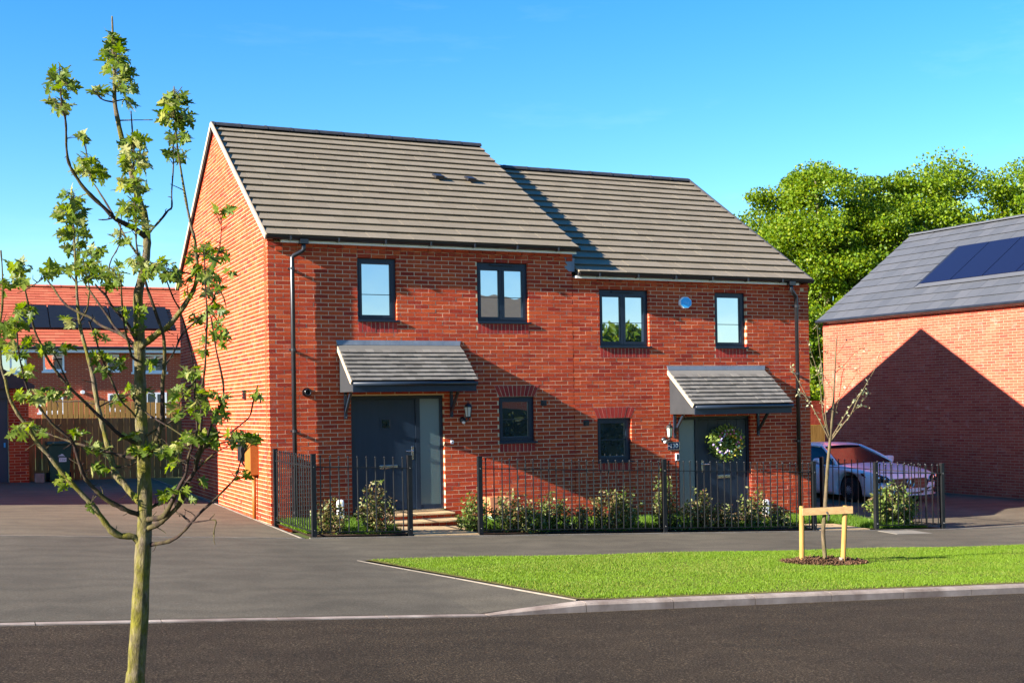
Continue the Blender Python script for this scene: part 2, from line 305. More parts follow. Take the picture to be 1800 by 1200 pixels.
# ---------------------------------------------------------------- brickwork
BH, BL, JH, JV = .0619, .225, .0085, .0105
class Wall:
    """a wall plane: origin, unit direction along it, outward normal; collects single bricks"""
    def __init__(s, org, ux, n): s.o = Vector(org); s.u = Vector(ux); s.n = Vector(n); s.b = []
    def P(s, u, d, z): return s.o+s.u*u-s.n*d+Vector((0,0,z))
    def courses(s, z0, z1, rng, holes, special=lambda i, z: None, depth=.1):
        """rng(z) -> (umin, umax); holes: list of (u0b,u1b,u0t,u1t,z0,z1)"""
        i0 = int(math.floor(z0/BH)); i1 = int(math.ceil(z1/BH))
        for i in range(i0, i1):
            zb, zt = i*BH+JH/2, (i+1)*BH-JH/2
            sp = special(i, zb)
            if sp == 'skip': continue
            a_b, b_b = rng(zb); a_t, b_t = rng(zt)
            if b_b-a_b < .05: continue
            A, B = min(a_b, a_t), max(b_b, b_t); off = 0 if i % 2 else .5
            k0 = int(math.floor(A/BL))-1; k = k0
            while (k+off)*BL < B:
                x0, x1 = (k+off)*BL+JV/2, (k+1+off)*BL-JV/2; k += 1
                segs = [(max(x0, a_b), min(x1, b_b), max(x0, a_t), min(x1, b_t))]
                for h in holes:
                    if zt <= h[4]+.012 or zb >= h[5]-.012: continue
                    fb = min(max((zb-h[4])/(h[5]-h[4]), 0), 1); ft = min(max((zt-h[4])/(h[5]-h[4]), 0), 1)
                    hb0, hb1 = h[0]+(h[2]-h[0])*fb, h[1]+(h[3]-h[1])*fb; ht0, ht1 = h[0]+(h[2]-h[0])*ft, h[1]+(h[3]-h[1])*ft
                    new = []
                    for q in segs:
                        if q[1] <= hb0 or q[0] >= hb1: new.append(q); continue
                        new.append((q[0], min(q[1], hb0), q[2], min(q[3], ht0))); new.append((max(q[0], hb1), q[1], max(q[2], ht1), q[3]))
                    segs = new
                for q in segs:
                    if q[1]-q[0] < .022 and q[3]-q[2] < .022: continue
                    q = (q[0], max(q[1], q[0]+.002), q[2], max(q[3], q[2]+.002))
                    dd = (RNG.random()-.5)*.0028+(sp or 0)
                    s.b.append([q, zb, zt, dd, depth+dd])
    def emit(s, mb, singles, keep):
        """keep: function(brick) -> rank or None; returns nothing, fills mb with joined ones and singles with the chosen"""
        for b in s.b:
            q, zb, zt, d0, d1 = b
            p = [s.P(q[0],d0,zb), s.P(q[1],d0,zb), s.P(q[1],d1,zb), s.P(q[0],d1,zb), s.P(q[2],d0,zt), s.P(q[3],d0,zt), s.P(q[3],d1,zt), s.P(q[2],d1,zt)]
            rk = keep(b) if keep else None
            if rk is None: mb.hexa(p, RNG.random())
            else: singles.append((rk, p, s, b))
_bm_cache = {}
def brick_objects(singles, parent, mb, matname, n=300):
    singles.sort(key=lambda t: t[0])
    for j, (rk, p, wl, b) in enumerate(singles):
        if j >= n: mb.hexa(p, RNG.random()); continue
        q, zb, zt, d0, d1 = b
        key = (round(q[1]-q[0], 3), round(q[3]-q[2], 3), round(q[2]-q[0], 3), round(d1-d0, 3), tuple(round(c, 3) for c in wl.u), matname)
        me = _bm_cache.get(key)
        if me is None:
            t = MB().hexa([v-p[0] for v in p]); me = t.mesh('brick'); me.materials.append(M[matname]); _bm_cache[key] = me
        link('brick', me, None, parent, loc=p[0])
def core_boxes(mb, wall, u0, u1, z0, z1, holes, d0=.0018, d1=.22):
    us = sorted({u0, u1}|{min(max(h[i], u0), u1) for h in holes for i in (0,1)}); zs = sorted({z0, z1}|{min(max(h[i], z0), z1) for h in holes for i in (4,5)})
    for i in range(len(us)-1):
        for k in range(len(zs)-1):
            cu, cz = (us[i]+us[i+1])/2, (zs[k]+zs[k+1])/2
            if any(h[0] < cu < h[1] and h[4] < cz < h[5] for h in holes): continue
            a, b, c, d = us[i], us[i+1], zs[k], zs[k+1]
            mb.hexa([wall.P(a,d0,c), wall.P(b,d0,c), wall.P(b,d1,c), wall.P(a,d1,c), wall.P(a,d0,d), wall.P(b,d0,d), wall.P(b,d1,d), wall.P(a,d1,d)])
def soldiers(mb, wall, u0, u1, z0, z1, n, fan=0., d=-.001):
    for k in range(n):
        a, b = k/n, (k+1)/n; j = .0045
        ub0, ub1 = u0+(u1-u0)*a+j, u0+(u1-u0)*b-j; ut0, ut1 = u0-fan+(u1-u0+2*fan)*a+j, u0-fan+(u1-u0+2*fan)*b-j
        dd = d+(RNG.random()-.5)*.003
        P = wall.P; mb.hexa([P(ub0,dd,z0+.004),P(ub1,dd,z0+.004),P(ub1,.1,z0+.004),P(ub0,.1,z0+.004),P(ut0,dd,z1-.004),P(ut1,dd,z1-.004),P(ut1,.1,z1-.004),P(ut0,.1,z1-.004)], RNG.random())
# ---------------------------------------------------------------- roofs
def tiled_roof(house, e0, e1, r0, gauge_n, tw, matname, name='roof', tile='roof_tile', t=.037, singles=True):
    """e0,e1: eaves ends, r0: ridge point above e0; tiles laid from eaves to ridge"""
    e0, e1, r0 = Vector(e0), Vector(e1), Vector(r0)
    ux = (e1-e0).normalized(); W = (e1-e0).length; sl = (r0-e0); Ls = sl.length; us = sl.normalized(); nr = ux.cross(us).normalized()
    if nr.z < 0: nr = -nr
    mb = MB(); a = [e0, e1, e1+sl, r0]; mb.hexa([p-nr*.06 for p in a]+[p-nr*.012 for p in a]); roof = mb.build(name, 'roof_felt', house)
    g = Ls/gauge_n; cache = {}; joined = MB(); ang = math.asin(min(.3, t/ (g*1.25)))
    R = Matrix((ux, us, nr)).transposed()
    for i in range(gauge_n):
        off = 0 if i % 2 else .5; k = -1
        while (k+off)*tw < W-.01:
            x0, x1 = max(0, (k+off)*tw+.0015), min(W, (k+1+off)*tw-.0015); k += 1
            if x1-x0 < .03: continue
            wdt = round(x1-x0, 3); ln = g*1.18 if i < gauge_n-1 else g
            # tail end raised, head under the next course
            h0 = t; pts = [(0,.012,h0-t*.96),(wdt,.012,h0-t*.96),(wdt,ln,-t*.72),(0,ln,-t*.72),(0,-.012,h0),(wdt,-.012,h0),(wdt,ln,-.002),(0,ln,-.002)]
            org = e0+ux*x0+us*(i*g)+nr*(RNG.random()*.003)
            if singles:
                me = cache.get((wdt, ln))
                if me is None: me = MB().hexa(pts).mesh(tile); me.materials.append(M[matname]); cache[(wdt, ln)] = me
                link(tile, me, None, roof, loc=org, rot=(R @ Matrix.Rotation((RNG.random()-.5)*.006, 3, 'Z')).to_euler())
            else: joined.hexa([org+R @ Vector(p) for p in pts], RNG.random())
    if not singles: joined.build(tile+'s', matname, roof, kind='stuff')
    return roof, ux, us, nr
def ridge_tiles(parent, p0, p1, rad=.10, ln=.44, matname='ridge'):
    p0, p1 = Vector(p0), Vector(p1); ux = (p1-p0).normalized(); W = (p1-p0).length; n = max(1, round(W/ln)); ln = W/n; side = Vector((0,0,1)).cross(ux).normalized()
    mb = MB(); pr = [(rad*math.cos(q), rad*.75*math.sin(q)) for q in [math.pi*i/8 for i in range(9)]]
    vs = []; fs = []
    for j, (xx, sc) in enumerate([(0,1.06),(.045,1.06),(.05,1),(ln-.004,1)]):
        for (a, b) in pr: vs.append((xx, a*sc, b*sc-.02))
    for j in range(3):
        for k in range(8): fs.append((j*9+k, j*9+k+1, (j+1)*9+k+1, (j+1)*9+k))
    fs += [tuple(range(9)), tuple(range(27, 36))]
    me = MB().add(vs, fs).mesh('ridge_tile'); me.materials.append(M[matname]); rz = math.atan2(ux.y, ux.x)
    for i in range(n): link('ridge_tile', me, None, parent, loc=p0+ux*(i*ln)+Vector((0,0,RNG.random()*.004)), rot=(0,0,rz))
# ---------------------------------------------------------------- setting: ground, road, paths
def sheet(name, polys, mat, dz, step=None, fz=None):
    """polys: list of plan polygons (convex); draped on the terrain via subdivision"""
    bm = bmesh.new()
    for poly in polys:
        f = bm.faces.new([bm.verts.new((x, y, 0)) for x, y in poly])
    for x in [-30,-20,-10,-7,-4,-2.5,-1,-.5,0,.5,1,3,5,7,9,11,13,15,17,30]:
        bmesh.ops.bisect_plane(bm, geom=bm.verts[:]+bm.edges[:]+bm.faces[:], plane_co=(x,0,0), plane_no=(1,0,0))
    for y in [-30,-20,-13,-12,-11,-10,-9,-8,-7.2,-6.5,-6,-4,-2,0,2,4,6,8,11,14,20,30]:
        bmesh.ops.bisect_plane(bm, geom=bm.verts[:]+bm.edges[:]+bm.faces[:], plane_co=(0,y,0), plane_no=(0,1,0))
    for v in bm.verts: v.co.z = Gf(v.co.x, v.co.y)+(fz(v.co.x, v.co.y) if fz else dz)
    bmesh.ops.recalc_face_normals(bm, faces=bm.faces[:])
    for f in bm.faces:
        if f.normal.z < 0: f.normal_flip()
    me = bpy.data.meshes.new(name); bm.to_mesh(me); bm.free(); return link(name, me, mat)
KY = -7.80          # road edge
RD = -.075          # road below footpath level
structure(sheet('ground', [[(-400,-400),(400,-400),(400,400),(-400,400)]], 'terrain', -.12))
structure(sheet('road', [[(-60,-11.75),(60,-11.75),(60,KY),(-60,KY)]], 'road_asphalt', RD))
structure(sheet('footpath', [[(-30,-4.36),(30,-4.36),(30,-1.99),(-30,-1.99)]], 'path_asphalt', 0))
def ramp_z(x, y): return np.interp(y, [KY, KY+.9, KY+2], [RD+.014, -.03, 0]).item()
structure(sheet('crossover', [[(-30,KY+.085),(.06,KY+.085),(1.03,KY+.2),(-.03,-4.36),(-30,-4.36)]], 'path_asphalt', 0, fz=lambda x, y: ramp_z(x, y)*(1-max(0, min(1, x/1.05)))))
structure(sheet('driveway', [[(-12,-1.94),(-.05,-1.94),(-.05,0),(-.03,12),(-12,12)]], 'drive_asphalt', 0))
structure(sheet('shared_drive', [[(10.9,-1.94),(30,-1.94),(30,14),(9.7,14),(9.7,.5)]], 'drive_asphalt', -.002))
structure(sheet('near_verge', [[(-60,-17),(60,-17),(60,-11.88),(-60,-11.88)]], 'turf', -.03))
structure(sheet('garden_bed', [[(0.05,-1.9),(10.88,-1.86),(10.2,.5),(9.64,.05),(0.05,.05)]], 'soil', .018))
structure(sheet('verge', [[(.03,-4.39),(1.06,KY+.2),(1.4,KY+.14),(60,KY+.14),(60,-4.39)]], 'turf', .012))
# ---- thin edging strips and kerb stones
def strip(p, q, w, h, dz, n, name, mat, label, cat):
    t = thing(name, label, cat); p = Vector((*p,0)); q = Vector((*q,0)); d = (q-p); side = Vector((-d.y, d.x, 0)).normalized()*w
    nm = {'edging':'edging_stone','kerb':'kerb_stone'}[cat]
    for i in range(n):
        a = p+d*(i/n)+d.normalized()*.003; b = p+d*((i+1)/n)-d.normalized()*.003; pts = []
        for zz in (-.12, h):
            for c in (a, b, b+side, a+side): pts.append((c.x, c.y, Gf(c.x, c.y)+zz+dz))
        MB().hexa(pts).build(nm, mat, t)
    return t
strip((.04,-1.985),(10.9,-1.965),.035,.010,0,12,'path_edging','edging','thin pale concrete edging along foot of the front railings','edging')
strip((-12,-1.98),(-.02,-1.98),.03,.006,0,13,'drive_edging','edging','thin pale concrete line across the driveway left of the house','edging')
strip((-.045,-1.99),(-.045,11),.03,.008,0,14,'wall_edging','edging','pale edging strip at foot of the sunlit side wall','edging')
strip((-.06,-4.36),(1.04,-7.56),.03,.003,0,4,'verge_edging','edging','slanting pale edging between driveway crossover and grass verge','edging')
strip((10.9,-1.96),(30,-1.9),.035,.008,0,20,'shared_edging','edging','pale edging line across the mouth of the right driveway','edging')
kt = thing('kerb', 'run of pale concrete kerb stones along the grass verge', 'kerb')
def kerb_stone(x0, x1, h0, h1, parent, y0=KY, w=.125):
    pts = []; prof = [(0,-.2,0),(0,.72,1),(.018,.93,1),(.045,1,1),(w,1,1),(w,-.2,0)]
    vs = []; fs = []
    for x, h in ((x0+.004, h0), (x1-.004, h1)):
        b = Gf(x, y0)+RD
        for (dy, k, top) in prof: vs.append((x, y0+dy, b+(k*h if top else -.15)))
    n = len(prof); fs = [tuple(range(n)), tuple(range(n, 2*n))]+[(i, (i+1) % n, (i+1) % n+n, i+n) for i in range(n)]
    return MB().add(vs, fs).build('kerb_stone', 'kerb', parent)
x = 1.02
while x < 30: kerb_stone(x, x+.915, .088, .088, kt); x += .915
kerb_stone(.06, 1.02, .014, .088, kt)
kf = thing('flush_kerb', 'flush dropped kerb stones between road and driveway', 'kerb')
x = .06
while x > -14: kerb_stone(x-.915, x, .014, .014, kf, w=.09); x -= .915
kn = thing('near_kerb', 'kerb on the near side of the road below the frame', 'kerb')
for i in range(-12, 16):
    a, b_ = i*.915, (i+1)*.915
    MB().hexa([(xx, yy, Gf(xx, yy)+RD+zz) for zz in (-.1,.09) for xx, yy in ((a+.003,-11.88),(b_-.003,-11.88),(b_-.003,-11.755),(a+.003,-11.755))]).build('kerb_stone', 'kerb', kn)
# pale utility slab set into the footpath by the right gate
sl = MB(); pz = [(9.28,-2.55),(10.02,-2.53),(10.05,-2.03),(9.33,-2.05)]; sl.hexa([(x_, y_, Gf(x_, y_)-.05) for x_, y_ in pz]+[(x_, y_, Gf(x_, y_)+.005) for x_, y_ in pz])
tag(sl.build('access_cover', 'slab'), 'pale flat access slab set into the footpath by the right gap', 'cover')

# ---------------------------------------------------------------- windows and doors
def window(parent, x0, x1, z0, z1, split=1, vent=False, yy=.055, transom=None, pane='pane_glass', label=None):
    """dark casement: outer frame, sash per light, pane per light, sill"""
    w = MB(); f = .034; yb = yy+.07
    w.box(x0,x0+f,yy,yb,z0,z1).box(x1-f,x1,yy,yb,z0,z1).box(x0+f,x1-f,yy,yb,z1-f-(.035 if vent else 0),z1).box(x0+f,x1-f,yy,yb,z0,z0+f)
    o = w.build('window', 'dark_frame', parent, label=label)
    zt = z1-f-(.035 if vent else 0); lw = (x1-x0-2*f)/split
    for i in range(split):
        a, b = x0+f+i*lw+.002, x0+f+(i+1)*lw-.002; s = .042; m = MB(); y2 = yy-.008
        m.box(a,a+s,y2,yb-.02,z0+f+.002,zt-.002).box(b-s,b,y2,yb-.02,z0+f+.002,zt-.002).box(a+s,b-s,y2,yb-.02,zt-s-.002,zt-.002).box(a+s,b-s,y2,yb-.02,z0+f+.002,z0+f+s+.002)
        # inner glazing bead, chamfered look
        m.box(a+s,a+s+.008,yy+.012,yb-.02,z0+f+s,zt-s).box(b-s-.008,b-s,yy+.012,yb-.02,z0+f+s,zt-s)
        m.build('sash', 'dark_frame', o)
        MB().box(a+s,b-s,yy+.03,yy+.036,z0+f+s,zt-s).build('pane', pane, o)
        if transom: MB().box(a+s+.001,b-s-.001,yy+.024,yy+.0295,z0+(z1-z0)*transom-.006,z0+(z1-z0)*transom+.004).build('glazing_bar', 'dark_frame', o)
    MB().box(x0-.004,x1+.035,-.03,yy+.02,z0-.026,z0-.001).build('sill', 'dark_frame', o)
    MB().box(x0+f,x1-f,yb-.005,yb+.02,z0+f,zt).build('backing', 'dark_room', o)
    if vent: MB().bevbox(x0+(x1-x0)*.27,x1-(x1-x0)*.27,yy-.03,yy,z1-.042,z1-.018,.004).build('trickle_vent', 'dark_frame', o)
    return o
def house_front(hs, wl, x0, x1, zbase, itop, wins, door, g, mb_s, singles):
    """bricks of the front, with openings, sills, fan lintel and dentil course"""
    holes = []; sol = MB(); top = (itop+1)*BH
    for (a, b, c, d, kind) in wins:
        holes.append((a, b, a, b, c-.026, d)); zs_ = round((c-.186)/BH)*BH; holes.append((a, b, a, b, zs_-.005, c-.02)); soldiers(sol, wl, a, b+.002, zs_, c-.028, max(8, round((b-a)/.068)))
        if kind == 'fan':
            holes.append((a, b, a-.085, b+.085, d-.001, d+.186)); soldiers(sol, wl, a, b, d+.004, d+.184, 10, .083)
    a, b, c, d = door; holes.append((a, b, a, b, c-.6, d))
    def special(i, z): return 'skip' if i == itop-1 else (-.022 if i == itop else None)
    par = lambda z: int(math.floor(z/BH+.001)) % 2
    rng = lambda z: (x0 if (x0 > .01 or par(z)) else .106, x1 if (x1 < 9 or par(z)) else x1-.106)
    wl.courses(zbase, top, rng, holes, special)
    zb, zt = (itop-1)*BH+JH/2, itop*BH-JH/2; k = int(math.ceil(x0/.1125))+(1 if x0 < .01 else 0); i = 0
    while (k+1)*.1125 < x1+(.01 if x1 < 9 else -.1):
        wl.b.append([(k*.1125+.005,(k+1)*.1125-.005)*2, zb, zt, -.022 if k % 2 else 0, .1]); k += 1
    for i_ in range(0, len(sol.v), 8): MB().hexa(sol.v[i_:i_+8]).build('soldier_brick', 'soldier_brick', hs)
    return [h for h in holes if h[5]-h[4] > .5 or True]
def gutter(parent, x0, x1, z, y=-.135, r=.052):
    mb = MB(); n = 8; vs = []; fs = []
    for x in (x0, x1):
        for sc in (1, .88):
            for k in range(n+1): q = math.pi*k/n; vs.append((x, y+r*sc*math.cos(q), z-r*sc*math.sin(q)))
    m = n+1
    for k in range(n): fs += [(k,k+1,2*m+k+1,2*m+k), (m+k,3*m+k,3*m+k+1,m+k+1), (k,m+k,m+k+1,k+1), (2*m+k,2*m+k+1,3*m+k+1,3*m+k)]
    fs += [(0,2*m,3*m,m),(n,m+n,3*m+n,2*m+n)]
    gt = mb.add(vs, fs).build('gutter', 'black_plastic', parent)
    x = x0+.35
    while x < x1: MB().box(x-.012,x+.012,y-r-.006,0.0,z-r-.012,z-.004).build('bracket', 'black_plastic', gt); x += .72
    return gt
def downpipe(parent, x, xt, ztop, zbot, y=-.075):
    p = MB(); p.tube([(xt,-.135,ztop),(xt,-.135,ztop-.13),(xt+(x-xt)*.2,-.13,ztop-.155),(x-(x-xt)*.15,y-.004,ztop-.215),(x,y,ztop-.245),(x,y,zbot)], .034, 12)
    o = p.build('downpipe', 'black_plastic', parent, smooth=True)
    z = ztop-.40; 
    while z > zbot+.2:
        MB().lathe([(.040,-.02),(.040,.02)], (x,y,z), 12).box(x-.05,x+.03,y+.02,0,z-.008,z+.008).build('pipe_bracket', 'black_plastic', o); z -= 1.18
    MB().box(xt-.06,xt+.06,-.19,-.08,ztop-.045,ztop+.02).build('outlet', 'black_plastic', o)
    return o
def canopy(hs, x0, x1, zw, zf, d, zb, rows=8, cols=15):
    """lean-to tiled canopy: lead flashing, small tiles, cheeks, fascia, brackets"""
    c = MB(); sl = Vector((0, d, zw-zf)); us = sl.normalized(); nr = Vector((0,-us.z,us.y)); Ls = sl.length
    a = [Vector((x0,-d,zf)), Vector((x1,-d,zf)), Vector((x1,0,zw)), Vector((x0,0,zw))]
    c.hexa([p-nr*.05 for p in a]+[p-nr*.012 for p in a]); cp = c.build('canopy', 'grey_board', hs)
    g = Ls*.88/rows; cache = {}
    for i in range(rows):
        off = 0 if i % 2 else .5; tw = (x1-x0+.06)/cols; k = -1
        while (k+off)*tw < x1-x0+.055:
            a0, a1 = max(0,(k+off)*tw+.002), min(x1-x0+.06,(k+1+off)*tw-.002); k += 1
            if a1-a0 < .02: continue
            wd = round(a1-a0, 3); ln = g*1.15; t = .027; org = Vector((x0-.03+a0,-d-.02,zf))+us*(i*g)+nr*(.004+RNG.random()*.005)
            me = cache.get(wd)
            if me is None:
                me = MB().hexa([(0,.018,.001),(wd,.018,.001),(wd,ln,-.012),(0,ln,-.012),(0,0,t),(wd,0,t),(wd,ln,.001),(0,ln,.001)]).mesh('canopy_tile'); me.materials.append(M['canopy_tile']); cache[wd] = me
            R = Matrix((Vector((1,0,0)), us, nr)).transposed() @ Matrix.Rotation((RNG.random()-.5)*.02, 3, 'Z')
            link('canopy_tile', me, None, cp, loc=org, rot=R.to_euler())
    # smooth top sheet course and upstand flashing
    h = Ls*.87; t0 = Vector((0,-d,zf))+us*h; f = MB()
    f.hexa([Vector((x0-.02,0,0))+t0+nr*.006, Vector((x1+.03,0,0))+t0+nr*.006, (x1+.02,.0,zw+.004), (x0-.01,.0,zw+.004), Vector((x0-.02,0,0))+t0+nr*.02, Vector((x1+.03,0,0))+t0+nr*.02, (x1+.02,.0,zw+.022), (x0-.01,.0,zw+.022)])
    f.build('top_sheet', 'canopy_tile', cp)
    xm = [x0-.045, x0+(x1-x0)*.38, x0+(x1-x0)*.61, x1+.045]
    for i in range(3):
        e0 = .022 if i == 0 else 0; e1 = .022 if i == 2 else 0
        MB().hexa([(xm[i]+e0,-.02,zw+.012),(xm[i+1]-e1,-.02,zw+.012),(xm[i+1]-e1,-.001,zw+.012),(xm[i]+e0,-.001,zw+.012),(xm[i]+.002,-.009,zw+.085),(xm[i+1]-.002,-.009,zw+.085),(xm[i+1]-.002,-.001,zw+.085),(xm[i]+.002,-.001,zw+.085)]).build('flashing', 'lead', cp)
    # cheeks (solid side boards), white verge trim, fascia
    for xs in (x0+.0, x1-.02):
        MB().prism([(xs,-d+.002,zb+.01),(xs,-d+.002,zf-.035),(xs,-.01,zw-.04),(xs,-.01,zb+.01)], (.02,0,0)).build('cheek', 'grey_board', cp)
    MB().hexa([Vector((xx,-d-.02,zf))+nr*z_ for z_ in (-.05,) for xx in (x0-.035,x0-.02)]+[Vector((xx,0,zw))+nr*-.05 for xx in (x0-.02,x0-.035)]+[Vector((xx,-d-.02,zf))+nr*.012 for xx in (x0-.035,x0-.02)]+[Vector((xx,0,zw))+nr*.012 for xx in (x0-.02,x0-.035)]).build('verge_trim', 'verge_cream', cp)
    MB().box(x0-.004,x1+.004,-d-.022,-d,zb,zf-.018).build('fascia', 'dark_frame', cp)
    MB().tube([(x0-.01,-d-.05,zf-.03),(x1+.01,-d-.05,zf-.03)], .03, 10).build('canopy_gutter', 'dark_frame', cp, smooth=True)
    MB().box(x0+.021,x1-.021,-d+.001,-.005,zb+.012,zb+.03).build('soffit', 'fascia_white', cp)
    for xb in (x0+.085, x1-.13):
        b = MB(); b.box(xb-.022,xb+.022,-.03,-.001,zb-.385,zb+.008); o = b.build('gallows_bracket', 'dark_frame', cp)
        MB().hexa([(xb-.017,-.03,zb-.31),(xb+.017,-.03,zb-.31),(xb+.017,-.03,zb-.26),(xb-.017,-.03,zb-.26),(xb-.017,-.32,zb-.002),(xb+.017,-.32,zb-.002),(xb+.017,-.27,zb+.006),(xb-.017,-.27,zb+.006)]).build('brace', 'dark_frame', o)
        for zz in (zb-.36, zb-.03): MB().lathe([(.006,-.033),(.004,-.031),(.004,-.03)], (xb,0,zz), 8, 'y').build('bolt', 'chrome', o)
    return cp
def doorset(hs, x0, x1, z0, z1, side, plank=False):
    """front door with a full-height obscured sidelight; side = 'R' or 'L' for the sidelight"""
    f = .05; yy = .06; o = MB(); sw = .40*(x1-x0)/1.45
    xa, xb = (x0, x1-sw) if side == 'R' else (x0+sw, x1)      # door leaf zone
    la, lb = (x1-sw, x1) if side == 'R' else (x0, x0+sw)
    o.box(x0,x0+f,yy,yy+.08,z0,z1).box(x1-f,x1,yy,yy+.08,z0,z1).box(x0+f,x1-f,yy,yy+.08,z1-f,z1)
    mull = xb if side == 'R' else xa; o.box(mull-.035,mull+.035,yy,yy+.08,z0,z1-f).box(min(la,lb)+.03,max(la,lb)-.03,yy+.005,yy+.075,z0,z0+.075)
    d = o.build('front_door', 'dark_frame', hs)
    a, b = (x0+f+.004, mull-.04) if side == 'R' else (mull+.04, x1-f-.004)
    leaf = MB(); ys = yy+.016
    if plank:
        n = 5; w = (b-a)/n
        for i in range(n): leaf.bevbox(a+i*w+.001,a+(i+1)*w-.001,ys,ys+.045,z0+.02,z1-f-.004,.004)
    else: leaf.box(a,b,ys,ys+.045,z0+.02,z1-f-.004)
    lf = leaf.build('leaf', 'door_paint', d)
    cx = a+(b-a)*.62 if side == 'R' else a+(b-a)*.5; zz = z0+(z1-z0)*.755
    if not plank:
        cx = a+(b-a)*.52; fr = MB(); q = .085; t = .022
        fr.box(cx-q,cx-q+t,ys-.012,ys,zz-q,zz+q).box(cx+q-t,cx+q,ys-.012,ys,zz-q,zz+q).box(cx-q+t,cx+q-t,ys-.012,ys,zz+q-t,zz+q).box(cx-q+t,cx+q-t,ys-.012,ys,zz-q,zz-q+t); fr.build('spy_frame', 'dark_frame', lf)
        MB().box(cx-q+t,cx+q-t,ys-.004,ys-.001,zz-q+t,zz+q-t).build('spy_pane', 'pane_glass', lf)
    hx = b-.05 if side == 'R' else a+.055; hz = z0+(z1-z0)*.50
    h = MB(); h.bevbox(hx-.015,hx+.015,ys-.01,ys,hz-.10,hz+.10,.003); s = -1 if side == 'R' else 1
    h.tube([(hx,ys-.005,hz+.03),(hx,ys-.045,hz+.03),(hx+s*.02,ys-.05,hz+.03),(hx+s*.12,ys-.05,hz+.03)], .009, 8); h.build('handle', 'chrome', lf)
    lx = (a+b)/2+(.05 if side == 'R' else .02); lz = z0+(z1-z0)*.385
    MB().bevbox(lx-.14,lx+.14,ys-.012,ys,lz-.026,lz+.026,.004).build('letterbox', 'chrome', lf)
    MB().box(min(la,lb)+(.04 if side == 'R' else f),max(la,lb)-(f if side == 'R' else .04),yy+.02,yy+.03,z0+.075,z1-f).build('sidelight', 'obscure_glass', d)
    MB().box(x0+.005,x1-.005,-.02,yy+.03,z0-.02,z0+.012).build('threshold', 'chrome', d)
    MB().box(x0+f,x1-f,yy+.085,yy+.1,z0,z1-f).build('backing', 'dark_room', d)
    return d

